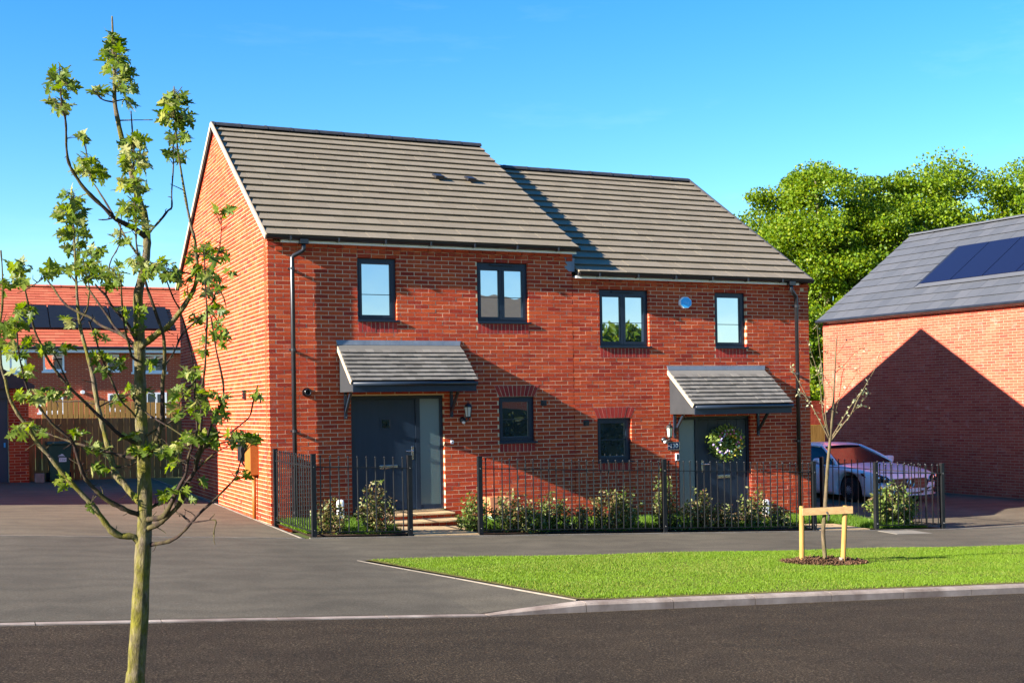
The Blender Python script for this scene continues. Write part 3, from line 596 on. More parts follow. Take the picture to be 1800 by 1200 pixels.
# ---------------------------------------------------------------- the semi-detached pair
DEP = 7.65; RY = 3.83; PIT = .624
def semi(x0, x1, drop, itop, wins, door, side, label, right):
    h = thing('semi_detached_house', label, 'house')
    E = 4.16-drop; R = E+(RY+.13)*PIT-.045; wl = Wall((0,0,0), (1,0,0), (0,-1,0)); mb = MB(); singles = []
    zbase = -.3-drop*1.2
    holes = house_front(h, wl, x0, x1, zbase, itop, wins, door, None, mb, singles)
    wl.emit(mb, singles, lambda b: (b[0][0]+.35*abs((b[1]+b[2])/2-1.7-drop*-1)) if b[0][1]-b[0][0] > .06 else None)
    gx = x1 if right else x0; gn = (1,0,0) if right else (-1,0,0)
    gw = Wall((gx,0,0), (0,1,0), gn)
    ztop = lambda y: E+(min(y, DEP-y)+.13)*PIT-.085
    def grng(z):
        s_ = max(0, (z+.085-E)/PIT-.13); par = int(math.floor(z/BH+.001)) % 2
        return (max(s_, .106 if par else 0), DEP-max(s_, 0))
    gw.courses(zbase, R-.1, grng, [(.57,.87,.57,.87,.40,.42)] if False else [])
    gw.emit(mb, singles, None)
    core = MB(); core_boxes(core, wl, x0+.008, x1-.008, zbase, E-.06, [(hh[0]-.004,hh[1]+.004,0,0,hh[4]-.004,hh[5]+.004) for hh in holes if (hh[5]-hh[4] > .3)])
    for gxx, s_ in ((x0, 1), (x1, -1)):
        a = gxx+s_*.0022; core.prism([(a,.23,zbase),(a,DEP,zbase),(a,DEP,E-.06),(a,RY,R-.12),(a,.23,E+.03)], (s_*.2,0,0))
    core.box(x0+.22,x1-.22,DEP-.2,DEP,zbase,E-.06); core.build('wall', 'mortar', h)
    brick_objects(singles, h, mb, 'brick', 300); mb.build('brickwork', 'brick', h, kind='stuff')
    # roof
    rx0, rx1 = (x0-.045, x1+.05) if not right else (x0+.06, x1-.02)
    rf, ux, us, nr = tiled_roof(h, (rx0,-.13,E), (rx1,-.13,E), (rx0,RY,R), 17, .345, 'roof_tile')
    tiled_roof(h, (rx0,DEP+.13,E), (rx1,DEP+.13,E), (rx0,RY,R), 17, .345, 'roof_tile', 'rear_roof', singles=False)
    ridge_tiles(rf, (rx0,RY,R+.012), (rx1,RY,R+.012))
    MB().box(rx0+.24 if not right else rx0-.03, rx1-.01 if not right else rx1-.24,-.085,0,E-.085,E-.045).build('fascia', 'fascia_white', h)
    MB().box(rx0+.01,rx1-.01,-.08,.0,E-.044,E-.03).build('soffit_board', 'black_plastic', h)
    gutter(h, rx0, rx1+.02, E+.005)
    # verge trims on the gable side
    for yy0, zz0, sg in ((-.15,E-.03,1),(DEP+.15,E-.03,-1)):
        d = Vector((0, sg, PIT)).normalized(); n2 = Vector((0,-sg*PIT,1)).normalized(); Lr = (Vector((0,RY,R))-Vector((0,-.15,E-.012))).length
        xa, xb = (x0-.062, x0-.036) if not right else (x1-.022, x1+.004); p = Vector((0,yy0,zz0)); q = p+d*(Lr+.02)
        MB().hexa([(xa,*(p-n2*.034)[1:]),(xb,*(p-n2*.034)[1:]),(xb,*(q-n2*.034)[1:]),(xa,*(q-n2*.034)[1:]),(xa,*(p+n2*.042)[1:]),(xb,*(p+n2*.042)[1:]),(xb,*(q+n2*.042)[1:]),(xa,*(q+n2*.042)[1:])]).build('verge', 'verge_cream' if not right else 'ridge', h)
        if not right: MB().hexa([(xb,*(p-n2*.034)[1:]),(x0+.05,*(p-n2*.034)[1:]),(x0+.05,*(q-n2*.034)[1:]),(xb,*(q-n2*.034)[1:]),(xb,*(p-n2*.025)[1:]),(x0+.05,*(p-n2*.025)[1:]),(x0+.05,*(q-n2*.025)[1:]),(xb,*(q-n2*.025)[1:])]).build('undercloak', 'terracotta', h)
    for (a, b, c, d, kind) in wins:
        window(h, a, b-.002, c, d, 2 if b-a > .8 else 1, vent=b-a > .8, transom=.42 if d > 2 else .5)
    doorset(h, *door, side, plank=right)
    return h, rf, (ux, us, nr)
HL, rfL, (uxL, usL, nrL) = semi(0, 4.95, 0, 65, [(1.352,1.965,2.975,3.90,''),(3.288,4.165,2.975,3.90,''),(3.626,4.245,1.09,29*BH,'fan')], (1.222,2.70,.095,30*BH-.02), 'R',
    'taller brick semi with white-edged sunlit gable and unadorned dark front door', False)
HR, rfR, _ = semi(4.95, 9.64, .385, 59, [(5.44,6.372,2.605,3.53,''),(7.672,8.305,2.605,3.53,''),(5.368,6.0,.725,23*BH,'fan')], (6.905,8.365,-.25,1.42), 'L',
    'lower brick semi with flower wreath on its front door', True)
canopy(HL, 1.05, 2.95, 2.585, 2.035, .68, 1.885)
canopy(HR, 6.74, 8.64, 2.195, 1.615, .76, 1.462)
downpipe(HL, .345, .505, 4.10, -.05); downpipe(HR, 9.32, 9.17, 3.72, -.5)
for u_, s_ in ((3.50, 2.30), (4.09, 2.28)):        # two vent tiles on the left roof
    o_ = Vector((u_, s_-.13, 4.16+s_*PIT)); mbv = MB(); R_ = Matrix((uxL, usL, nrL)).transposed()
    mbv.hexa([o_+R_ @ Vector(p) for p in [(-.08,-.09,.03),(.08,-.09,.03),(.08,.12,.02),(-.08,.12,.02),(-.075,-.085,.085),(.075,-.085,.085),(.07,.12,.045),(-.07,.12,.045)]]); mbv.build('vent_tile', 'black_plastic', rfL)
MB().prism([(4.99,-.006,3.80),(4.99,-.006,4.02),(4.80,-.006,4.03),(4.85,-.006,3.97),(4.82,-.006,3.95),(4.87,-.006,3.90),(4.80,-.006,3.875),(4.89,-.006,3.80)], (0,-.006,0)).build('step_flashing', 'lead', HL)
# flue and square vents
fl = MB(); fl.lathe([(.068,0),(.068,-.03),(.05,-.045),(.05,-.10),(.036,-.10),(.034,-.02)], (.55,0,1.90), 20, 'y'); fl.build('flue', 'black_plastic', HL, smooth=True)
for hh, vx, vz in ((HL,4.40,1.69),(HR,5.16,1.36)):
    v_ = MB(); v_.bevbox(vx-.052,vx+.052,-.012,.0,vz-.045,vz+.045,.004); o_ = v_.build('air_vent', 'black_plastic', hh); MB().lathe([(.034,-.03),(.034,-.012),(.026,-.012)], (vx,0,vz), 14, 'y').build('vent_spigot', 'black_plastic', o_)
# things on the sunlit side wall (part of the left house)
for yy_, zz_ in ((.70,.07),(2.04,.205),(3.46,.215),(4.43,.22),(5.83,.235)):
    MB().box(-.004,.02,yy_-.04,yy_+.04,zz_-.03,zz_+.03).build('weep_vent', 'soldier_brick', HL)
for yy_, zz_ in ((1.62,1.90),(5.1,2.19)):
    v_ = MB(); v_.box(-.03,0,yy_-.07,yy_+.07,zz_-.075,zz_+.075); o_ = v_.build('side_vent', 'black_plastic', HL)
    for k in range(3): MB().box(-.04,-.03,yy_-.065,yy_+.065,zz_-.055+k*.05,zz_-.035+k*.05).build('louvre', 'black_plastic', o_)
mt = MB(); mt.bevbox(-.13,0,.74,1.12,.68,1.27,.008); o_ = mt.build('meter_cover', 'orange_brown', HL)
MB().tube([(-.05,.86,.68),(-.05,.86,-.08)], .03, 10).build('meter_pipe', 'orange_brown', o_, smooth=True)
ch = MB(); ch.bevbox(-.14,0,1.36,1.62,.86,1.28,.02); o_ = ch.build('charger_box', 'black_plastic', HL); MB().tube([(-.1,1.3,1.2),(-.16,1.25,1.05),(-.15,1.2,.85),(-.1,1.22,.79),(-.06,1.3,.85)], .016, 8).build('charger_cable', 'rubber', o_, smooth=True)
MB().box(-.06,0,1.14,1.33,.80,1.25).build('bracket_plate', 'black_plastic', o_)
# ---------------------------------------------------------------- small things on the fronts
def wall_lamp(x, z, label):
    t = thing('wall_lamp', label, 'lamp', group='coach lanterns'); y = -.10
    b = MB(); b.lathe([(.05,0),(.05,-.012),(.03,-.03),(.018,-.05)], (x-.055,0,z-.15), 14, 'y'); b.tube([(x-.055,-.03,z-.15),(x-.04,-.09,z-.17),(x,y,z-.15),(x,y,z-.12)], .012, 8); b.build('bracket', 'black_plastic', t, smooth=True)
    MB().lathe([(.03,-.03),(.02,-.055),(.008,-.06)], (x-.05,0,z-.185), 10, 'y').build('sensor', 'white_plastic', t, smooth=True)
    MB().lathe([(.038,-.12),(.046,-.11),(.046,-.10)], (x,y,z), 6).build('base', 'black_plastic', t)
    MB().lathe([(.040,-.098),(.058,.045)], (x,y,z), 6).build('lantern_glass', 'lamp_glass', t)
    MB().lathe([(.016,-.09),(.016,0),(.01,.02)], (x,y,z), 8).build('bulb', 'white_plastic', t)
    MB().lathe([(.066,.045),(.068,.052),(.05,.085),(.022,.105),(.008,.112),(.006,.13),(.010,.138),(.004,.146)], (x,y,z), 6).build('cap', 'black_plastic', t)
    for k in range(6):
        q = 2*math.pi*k/6; MB().tube([(x+.042*math.cos(q),y+.042*math.sin(q),z-.1),(x+.060*math.cos(q),y+.060*math.sin(q),z+.046)], .0045, 5).build('glazing_bar', 'black_plastic', t)
    return t
wall_lamp(3.06, 1.60, 'black coach lantern right of the left front door')
wall_lamp(6.67, 1.20, 'black coach lantern above the number plate by right door')
def textobj(body, size, name, mat, parent, loc, rot, extr=.0008, align='CENTER', shear=0, sx=1):
    c = bpy.data.curves.new('t', 'FONT'); c.body = body; c.size = size; c.extrude = extr; c.align_x = align; c.align_y = 'CENTER'; c.shear = shear; c.resolution_u = 3
    o = bpy.data.objects.new('t', c); COL.objects.link(o); bpy.context.view_layer.update()
    me = bpy.data.meshes.new_from_object(o.evaluated_get(bpy.context.evaluated_depsgraph_get())); bpy.data.objects.remove(o); bpy.data.curves.remove(c)
    if sx != 1: me.transform(Matrix.Diagonal((sx,1,1,1)))
    me.materials.clear(); return link(name, me, mat, parent, loc=loc, rot=rot)
FR = (math.pi/2, 0, 0)
t = thing('number_plate', 'dark blue house number plate reading 130 under the lantern', 'plate')
px_, pz_ = 6.80, .945
MB().bevbox(px_-.118,px_+.118,-.012,-.001,pz_-.068,pz_+.068,.003).build('border', 'chrome', t)
MB().box(px_-.108,px_+.108,-.0145,-.012,pz_-.058,pz_+.058).build('face', 'plate_blue', t)
textobj('130', .098, 'digits', 'text_white', t, (px_,-.0165,pz_-.002), FR, sx=1.1)
for s_ in (-1, 1): MB().box(px_+s_*.092-.008,px_+s_*.092+.008,-.0165,-.0145,pz_-.004,pz_+.004).build('dash_mark', 'text_white', t)
t = thing('alarm_box', 'octagonal blue and white alarm box high on right house', 'alarm')
oc = lambda r, yy, dx=0: [(7.06+dx+r*1.02*math.cos(math.pi/8+k*math.pi/4), yy, 3.34+r*.86*math.sin(math.pi/8+k*math.pi/4)) for k in range(8)]
MB().prism(oc(.118,-.002), (0,-.05,0)).build('casing', 'white_plastic', t); MB().prism(oc(.105,-.0525,.004), (0,-.006,0)).build('cover', 'alarm_blue', t)
noisy('alarm_text', (.16,.55,.86), (.18,.58,.9), 5, .5); textobj('ring', .075, 'lettering', 'alarm_text', t, (7.064,-.0605,3.34), FR)
t = thing('doorbell', 'small white doorbell beside the left front door', 'doorbell'); MB().bevbox(2.80,2.845,-.018,-.001,1.085,1.14,.003).build('body', 'white_plastic', t); MB().box(2.812,2.834,-.0205,-.018,1.10,1.122).build('button', 'chrome', t)
t = thing('video_doorbell', 'white framed video doorbell with black face by right door', 'doorbell'); MB().bevbox(6.83,6.895,-.03,-.001,.70,.815,.004).build('body', 'white_plastic', t); MB().box(6.845,6.885,-.0325,-.03,.715,.80).build('face', 'black_plastic', t)
# ---- wreath on the right door
t = thing('door_wreath', 'round spring wreath of greenery and pastel flowers on right front door', 'wreath')
wx, wz, WR = 7.86, .965, .20
n = 2400; a = RNG.random(n)*2*np.pi; rr = WR+RNG.normal(size=n)*.056; P = np.stack([wx+rr*1.12*np.cos(a), .02-np.abs(RNG.normal(size=n))*.035, wz+rr*np.sin(a)*.93], 1)
link('foliage', scatter('foliage', P, rotmats(n), RNG.uniform(.035,.075,n), [(0,0,0),(.22,.5,.05),(0,1,0),(-.22,.5,.05)], QUAD_F), 'fern', t)
q = [2*math.pi*k/40 for k in range(41)]; MB().tube([(wx+WR*1.12*math.cos(k), .035, wz+WR*.93*math.sin(k)) for k in q], .022, 6).build('ring', 'twig_bark', t)
fl_m = ['flower_pink','flower_lilac','flower_yellow','flower_mint','flower_cream','flower_pink','flower_lilac','flower_mint']
sph = {}
for nm in set(fl_m):
    for kind in (0, 1):
        b = MB()
        if kind == 0: b.lathe([(.004,-1),(.55,-.8),(.9,-.4),(1,0),(.88,.45),(.5,.85),(.05,1)], (0,0,0), 10)      # small egg or bud
        else:
            for k in range(6):
                c, s_ = math.cos(k*math.pi/3), math.sin(k*math.pi/3); e, f_ = math.cos(k*math.pi/3+.5), math.sin(k*math.pi/3+.5); g_, h_ = math.cos(k*math.pi/3-.5), math.sin(k*math.pi/3-.5)
                b.add([(0,0,0),(.8*e,.8*f_,.3),(1.35*c,1.35*s_,.15),(.8*g_,.8*h_,.3)], [(0,1,2,3)])
            b.lathe([(.3,0),(.3,.2),(.1,.35)], (0,0,0), 6)
        me = b.mesh('flower', smooth=kind == 0); me.materials.append(M[nm]); sph[nm, kind] = me
for k in range(64):
    a_ = k*2.39996; r_ = WR+random.uniform(-.065,.075); nm = fl_m[k % len(fl_m)]; kd = k % 2
    o = link('flower' if kd else 'bud', sph[nm, kd], None, t, loc=(wx+r_*1.12*math.cos(a_), -.066+random.uniform(-.02,.012), wz+r_*.93*math.sin(a_)), rot=(math.pi/2+random.uniform(-.5,.5), random.uniform(-.5,.5), random.uniform(0,6)))
    s_ = random.uniform(.012,.021); o.scale = (s_, s_, s_)
# ---------------------------------------------------------------- steps, garden paths, meter box
def slab_steps(name, label, x0, x1, tops):
    t = thing(name, label, 'steps')
    for (y0, y1, z, zb) in tops:
        n = 2 if x1-x0 > .9 else 1
        for i in range(n):
            a, b = x0+(x1-x0)*i/n+.003, x0+(x1-x0)*(i+1)/n-.003; MB().bevbox(a,b,y0,y1,z-.026,z,.004).build('slab', 'steps', t)
        k = 0
        while x0+.02+k*.115 < x1-.05:
            MB().box(x0+.02+k*.115, x0+.02+k*.115+.106, y0+.022, y0+.1, zb, z-.03).build('riser_brick', 'brick', t); k += 1
        MB().box(x0+.025,x1-.025,y0+.03,y1-.003,zb-.1,z-.03).build('infill', 'mortar', t)
    return t
slab_steps('front_steps', 'two pale stone steps with brick risers at left door', 1.50, 2.72, [(-.36,-.03,.068,.0),(-.74,-.365,-.012,-.09)])
slab_steps('door_step', 'low pale step at the wreathed right door', 7.05, 8.45, [(-.45,-.03,-.275,-.36)])
def slabs(name, label, quads):
    t = thing(name, label, 'path')
    for q in quads:
        pts = [(x, y, Gf(x, y)-.03) for x, y in q]+[(x, y, Gf(x, y)+.026) for x, y in q]; MB().hexa(pts).build('paving_slab', 'steps', t)
slabs('garden_path', 'pale paving slabs leading to the left door steps', [[(1.50+.03*j+a*.5,-1.93+b*.39),(1.50+.03*j+a*.5+.495,-1.93+b*.39),(1.50+.03*j+a*.5+.495,-1.93+b*.39+.385),(1.50+.03*j+a*.5,-1.93+b*.39+.385)] for j, b in enumerate((0,1,2)) for a in (0,1)])
slabs('side_path', 'pale paving slabs in the gap between the right railings', [[(8.28+a*.5,-1.93+b*.45),(8.28+a*.5+.495,-1.93+b*.45),(8.28+a*.5+.495,-1.93+b*.45+.445),(8.28+a*.5,-1.93+b*.45+.445)] for b in (0,1) for a in (0,1)]+[[(7.1+a*.5,-.95),(7.595+a*.5,-.95),(7.595+a*.5,-.46),(7.1+a*.5,-.46)] for a in (0,1,2)])
t = thing('gas_meter_box', 'terracotta gas meter box on pale green base in front garden', 'meter box')
bz = Gf(3.45,-.3); MB().hexa([(3.29,-.42,bz+.14),(3.66,-.42,bz+.14),(3.66,-.08,bz+.14),(3.29,-.08,bz+.14),(3.29,-.36,bz+.42),(3.66,-.36,bz+.42),(3.66,-.08,bz+.42),(3.29,-.08,bz+.42)]).build('lid', 'terracotta', t)
MB().bevbox(3.31,3.64,-.41,-.09,bz-.06,bz+.138,.006).build('base', 'pale_green', t); MB().box(3.29,3.66,-.43,-.42,bz+.39,bz+.40).build('lip', 'terracotta', t) if False else None
for x_, z_ in ((1.02,.0),(8.62,-.36)):
    t = thing('service_riser', 'short white plastic service cover at wall '+('left of the left door' if x_ < 5 else 'right of the wreathed door'), 'cover')
    zz = Gf(x_,-.1); MB().bevbox(x_-.055,x_+.055,-.09,-.001,zz-.05,zz+.36,.03).build('casing', 'white_plastic', t, smooth=False); MB().box(x_-.04,x_+.04,-.094,-.09,zz+.08,zz+.09).build('seam', 'kerb', t)
# ---------------------------------------------------------------- railings
def railing(p, q, nb, label, posts=(True, True), H=1.06, name='railing'):
    t = thing(name, label, 'railing', group='black metal front garden railings'); p = Vector((*p, Gf(*p))); q = Vector((*q, Gf(*q))); d = q-p; dh = Vector((d.x,d.y,0)).normalized(); sd = Vector((-dh.y,dh.x,0))
    up = Vector((0,0,1))
    for f_, ok in zip((p, q), posts):
        if not ok: continue
        c = f_; a = .03; pts = [c+dh*sx*a+sd*sy*a+up*z for z in (-.1, H+.03) for sx, sy in ((-1,-1),(1,-1),(1,1),(-1,1))]; po = MB().hexa(pts).build('post', 'black_paint', t)
        tp = [c+dh*sx*.032+sd*sy*.032+up*z for z in (H+.03, H+.038) for sx, sy in ((-1,-1),(1,-1),(1,1),(-1,1))]; MB().hexa(tp).build('post_cap', 'black_paint', po)
        for zz in (.10, H-.135): MB().lathe([(.009,-.034),(.006,-.042)], (c.x,c.y,c.z+zz), 8, 'y').build('bolt', 'chrome', po)
    for z in (.075, H-.135):
        a, b = p+up*z+dh*.03, q+up*z-dh*.03; MB().hexa([a-sd*.014+up*-.006,b-sd*.014+up*-.006,b+sd*.014+up*-.006,a+sd*.014+up*-.006,a-sd*.014+up*.006,b-sd*.014+up*.006,b+sd*.014+up*.006,a+sd*.014+up*.006]).build('rail', 'black_paint', t)
    bar = MB(); bar.tube([(0,0,.06),(0,0,H-.005)], .0085, 6, cap=False).lathe([(.004,H-.014),(.012,H-.006),(.014,H+.003),(.010,H+.013),(.003,H+.017)], (0,0,0), 8)
    me = bar.mesh('bar'); me.materials.append(M['black_paint'])
    for i in range(nb):
        c = p+d*((i+.75)/(nb+.5)); link('bar', me, None, t, loc=c, rot=(random.uniform(-.006,.006), random.uniform(-.006,.006), 0))
    return t
FY = -1.90
railing((.06,-.06), (.12,FY), 16, 'short railing run from the sunlit house corner to the corner post')
railing((.12,FY), (1.45,FY), 10, 'front railing panel left of the open path to the steps', (False, True))
railing((2.48,FY), (5.45,FY), 24, 'longest front railing panel in front of the two small ground windows')
railing((5.45,FY), (8.19,FY), 22, 'front railing panel before the wreathed door', (False, True))
railing((9.46,FY+.03), (10.89,FY+.06), 11, 'short front railing panel by the right driveway')
railing((10.20,.42), (10.86,FY+.12), 17, 'railing running back along the right driveway toward the house', (True, False))
# ---------------------------------------------------------------- shrubs
LEAF_T = [(0,0,0),(.24,.3,.05),(.26,.62,.05),(0,1,-.08),(-.26,.62,.05),(-.24,.3,.05)]; LEAF_F = [(0,1,2),(0,2,3),(0,3,4),(0,4,5)]
def shrub(x, y, h, w, n, label, leaf=.06, seed=0):
    r = np.random.default_rng(seed+5); t = thing('garden_shrub', label, 'shrub', group='shrubs along the railings'); z0 = Gf(x, y); st = MB(); P = []; D = []
    n = int(n*1.45); ns = max(6, int(n/44))
    for k in range(ns):
        a = r.random()*6.28; rr = w*.5*math.sqrt(r.random()); hh = h*(1-.5*(rr/(w*.5))**2)*r.uniform(.65,1.08)
        p0 = Vector((x+.2*rr*math.cos(a), y+.2*rr*math.sin(a), z0)); p1 = Vector((x+rr*.8*math.cos(a), y+rr*.6*math.sin(a), z0+hh*.55)); p2 = Vector((x+rr*math.cos(a)+r.normal()*.03, y+rr*.8*math.sin(a), z0+hh))
        st.tube([p0,p1,p2], [.006,.004,.0015], 5)
        m = int(n/ns)
        for j in range(m):
            f = 1-.93*r.random()**1.25; p = p0.lerp(p1, f/.55) if f < .55 else p1.lerp(p2, (f-.55)/.45)
            P.append(p+Vector(r.normal(size=3))*(.05*(1.15-f)+.01))
    P = np.array([tuple(v) for v in P]); m = len(P); cl = np.clip((P[:,2]-z0)/h, 0, 1); rnd = np.clip(np.where(r.random(m) < .10+.22*cl, r.uniform(.45,1,m), r.uniform(0,.38,m)), 0, 1)
    st.build('stems', 'twig_bark', t); link('foliage', scatter('foliage', P, rotmats(m, .35, r), r.uniform(.5,1.2,m)*leaf, LEAF_T, LEAF_F, rnd), 'shrub_leaf', t)
SH = [(.42,-1.55,.52,.5,620,'loose shrub in the corner behind the leftmost railing post'),(1.08,-1.58,.72,.62,900,'bushy shrub left of the front steps behind railing'),
 (2.62,-1.42,.62,.6,700,'shrub beside the post at right of the open path'),(3.12,-1.55,.62,.75,900,'shrub before the terracotta meter box'),(3.72,-1.55,.58,.7,800,'shrub just right of the terracotta meter box'),
 (4.62,-1.60,.66,.62,800,'shrub below the lower-right corner of the left small window'),(5.02,-1.5,.62,.6,760,'shrub left of the middle railing post, under number plate side'),
 (5.62,-1.62,1.02,.40,620,'tallest upright shrub just right of the middle railing post'),(6.30,-1.60,.66,.62,820,'shrub in front of the lower right door'),(6.78,-1.55,.5,.5,560,'low shrub below the right part of the wreathed door'),
 (7.32,-1.52,.7,.62,820,'shrub near the right downpipe behind railing'),(7.85,-1.45,.42,.45,420,'small shrub left of the right path gap'),(4.15,-1.62,.44,.6,520,'low shrub midway along the longest railing panel'),(5.98,-1.63,.46,.5,440,'low shrub just right of the tallest upright shrub'),(3.40,-1.66,.40,.5,420,'low leafy plant at the foot of railing before the meter box')]
for i, (x_, y_, h_, w_, n_, l_) in enumerate(SH): shrub(x_, y_, h_, w_, n_, l_, .052, i)
shrub(10.15,-1.45,.80,.95,1900,'large glossy shrub in the right railing corner before the car', .075, 40)
# ---------------------------------------------------------------- grass blades
def grass(name, mat, polyfn, x0, x1, y0, y1, dens, hmin, hmax, label, dz=.015, cat='grass', clump=.35, wid=.006):
    n = int((x1-x0)*(y1-y0)*dens); x = RNG.uniform(x0, x1, n); y = RNG.uniform(y0, y1, n); k = polyfn(x, y); x, y = x[k], y[k]; n = len(x)
    z = G(x, y)+dz; h = RNG.uniform(hmin, hmax, n)*(.72+.4*np.sin(x*2.1+1.3*np.sin(y*3))*np.sin(y*2.7+.7)+.3*RNG.random(n)); h = np.clip(h, hmin*.5, hmax*1.3)
    a = RNG.random(n)*6.283; lean = RNG.normal(size=(n,2))*clump; w_ = wid*RNG.uniform(.7,1.3,n)
    b0 = np.stack([x-w_*np.cos(a), y-w_*np.sin(a), z], 1); b1 = np.stack([x+w_*np.cos(a), y+w_*np.sin(a), z], 1); tp = np.stack([x+lean[:,0]*h, y+lean[:,1]*h, z+h], 1)
    V = np.stack([b0,b1,tp], 1).reshape(-1,3); pn = .5+.5*np.sin(x*1.7+2*np.sin(y*1.9))*np.sin(y*2.3+np.sin(x*.9)); pq = np.sin(x*.83+1.1*np.sin(y*1.3+.4)+2)*np.sin(y*1.9+.8*np.sin(x*1.1)); r = np.clip(.34*pn+.52*RNG.random(n)+.22*(pq > .55)*RNG.random(n)+.5*np.clip(1-(y-KY-.16)/.42, 0, 1)*RNG.random(n)*(.35+.65*(np.sin(x*3.1+1.7*np.sin(x*1.3)) > .1))*(cat == 'grass' and name == 'verge_grass'), 0, .999)
    o = link(name, npmesh(name, V, np.arange(3*n).reshape(-1,3), r), mat); o['kind'] = 'stuff'; o['label'] = label; o['category'] = cat; return o
edge = lambda y: np.where(y > KY+.2, .03+(1.06-.03)*(y+4.39)/(KY+.2+4.39), 1.2)
grass('verge_grass', 'grass_blade', lambda x, y: (x > edge(y)+.03+.10*np.random.default_rng(3).random(len(x))**2.5) & (y > KY+.17+.16*np.random.default_rng(2).random(len(x))**2.2*(.4+np.abs(np.sin(x*2.3)))) & (np.hypot((x-5.42)/.62,(y+5.6)/.36) > .92+.25*np.random.default_rng(1).random(len(x))), 0, 12.5, KY+.16, -4.40, 9500, .010, .026, 'mown bright green grass verge between footpath and kerb', wid=.0033)
nog = lambda x, y: ~((x > 1.46) & (x < 2.68) & (y < -.0)) & ~((x > 8.25) & (x < 9.35) & (y < -.95)) & ~((x > 7.0) & (x < 8.6) & (y > -1.0)) & ((y > -1.62+.1*np.sin(x*5)) | (x > 9.3))
grass('garden_grass', 'garden_grass', lambda x, y: nog(x, y) & (x < 10.85-.28*(y+1.9)) & (y > -1.82), .1, 10.6, -1.82, .4, 4200, .05, .13, 'long green grass in the front gardens behind the railings', dz=.02, clump=.45)
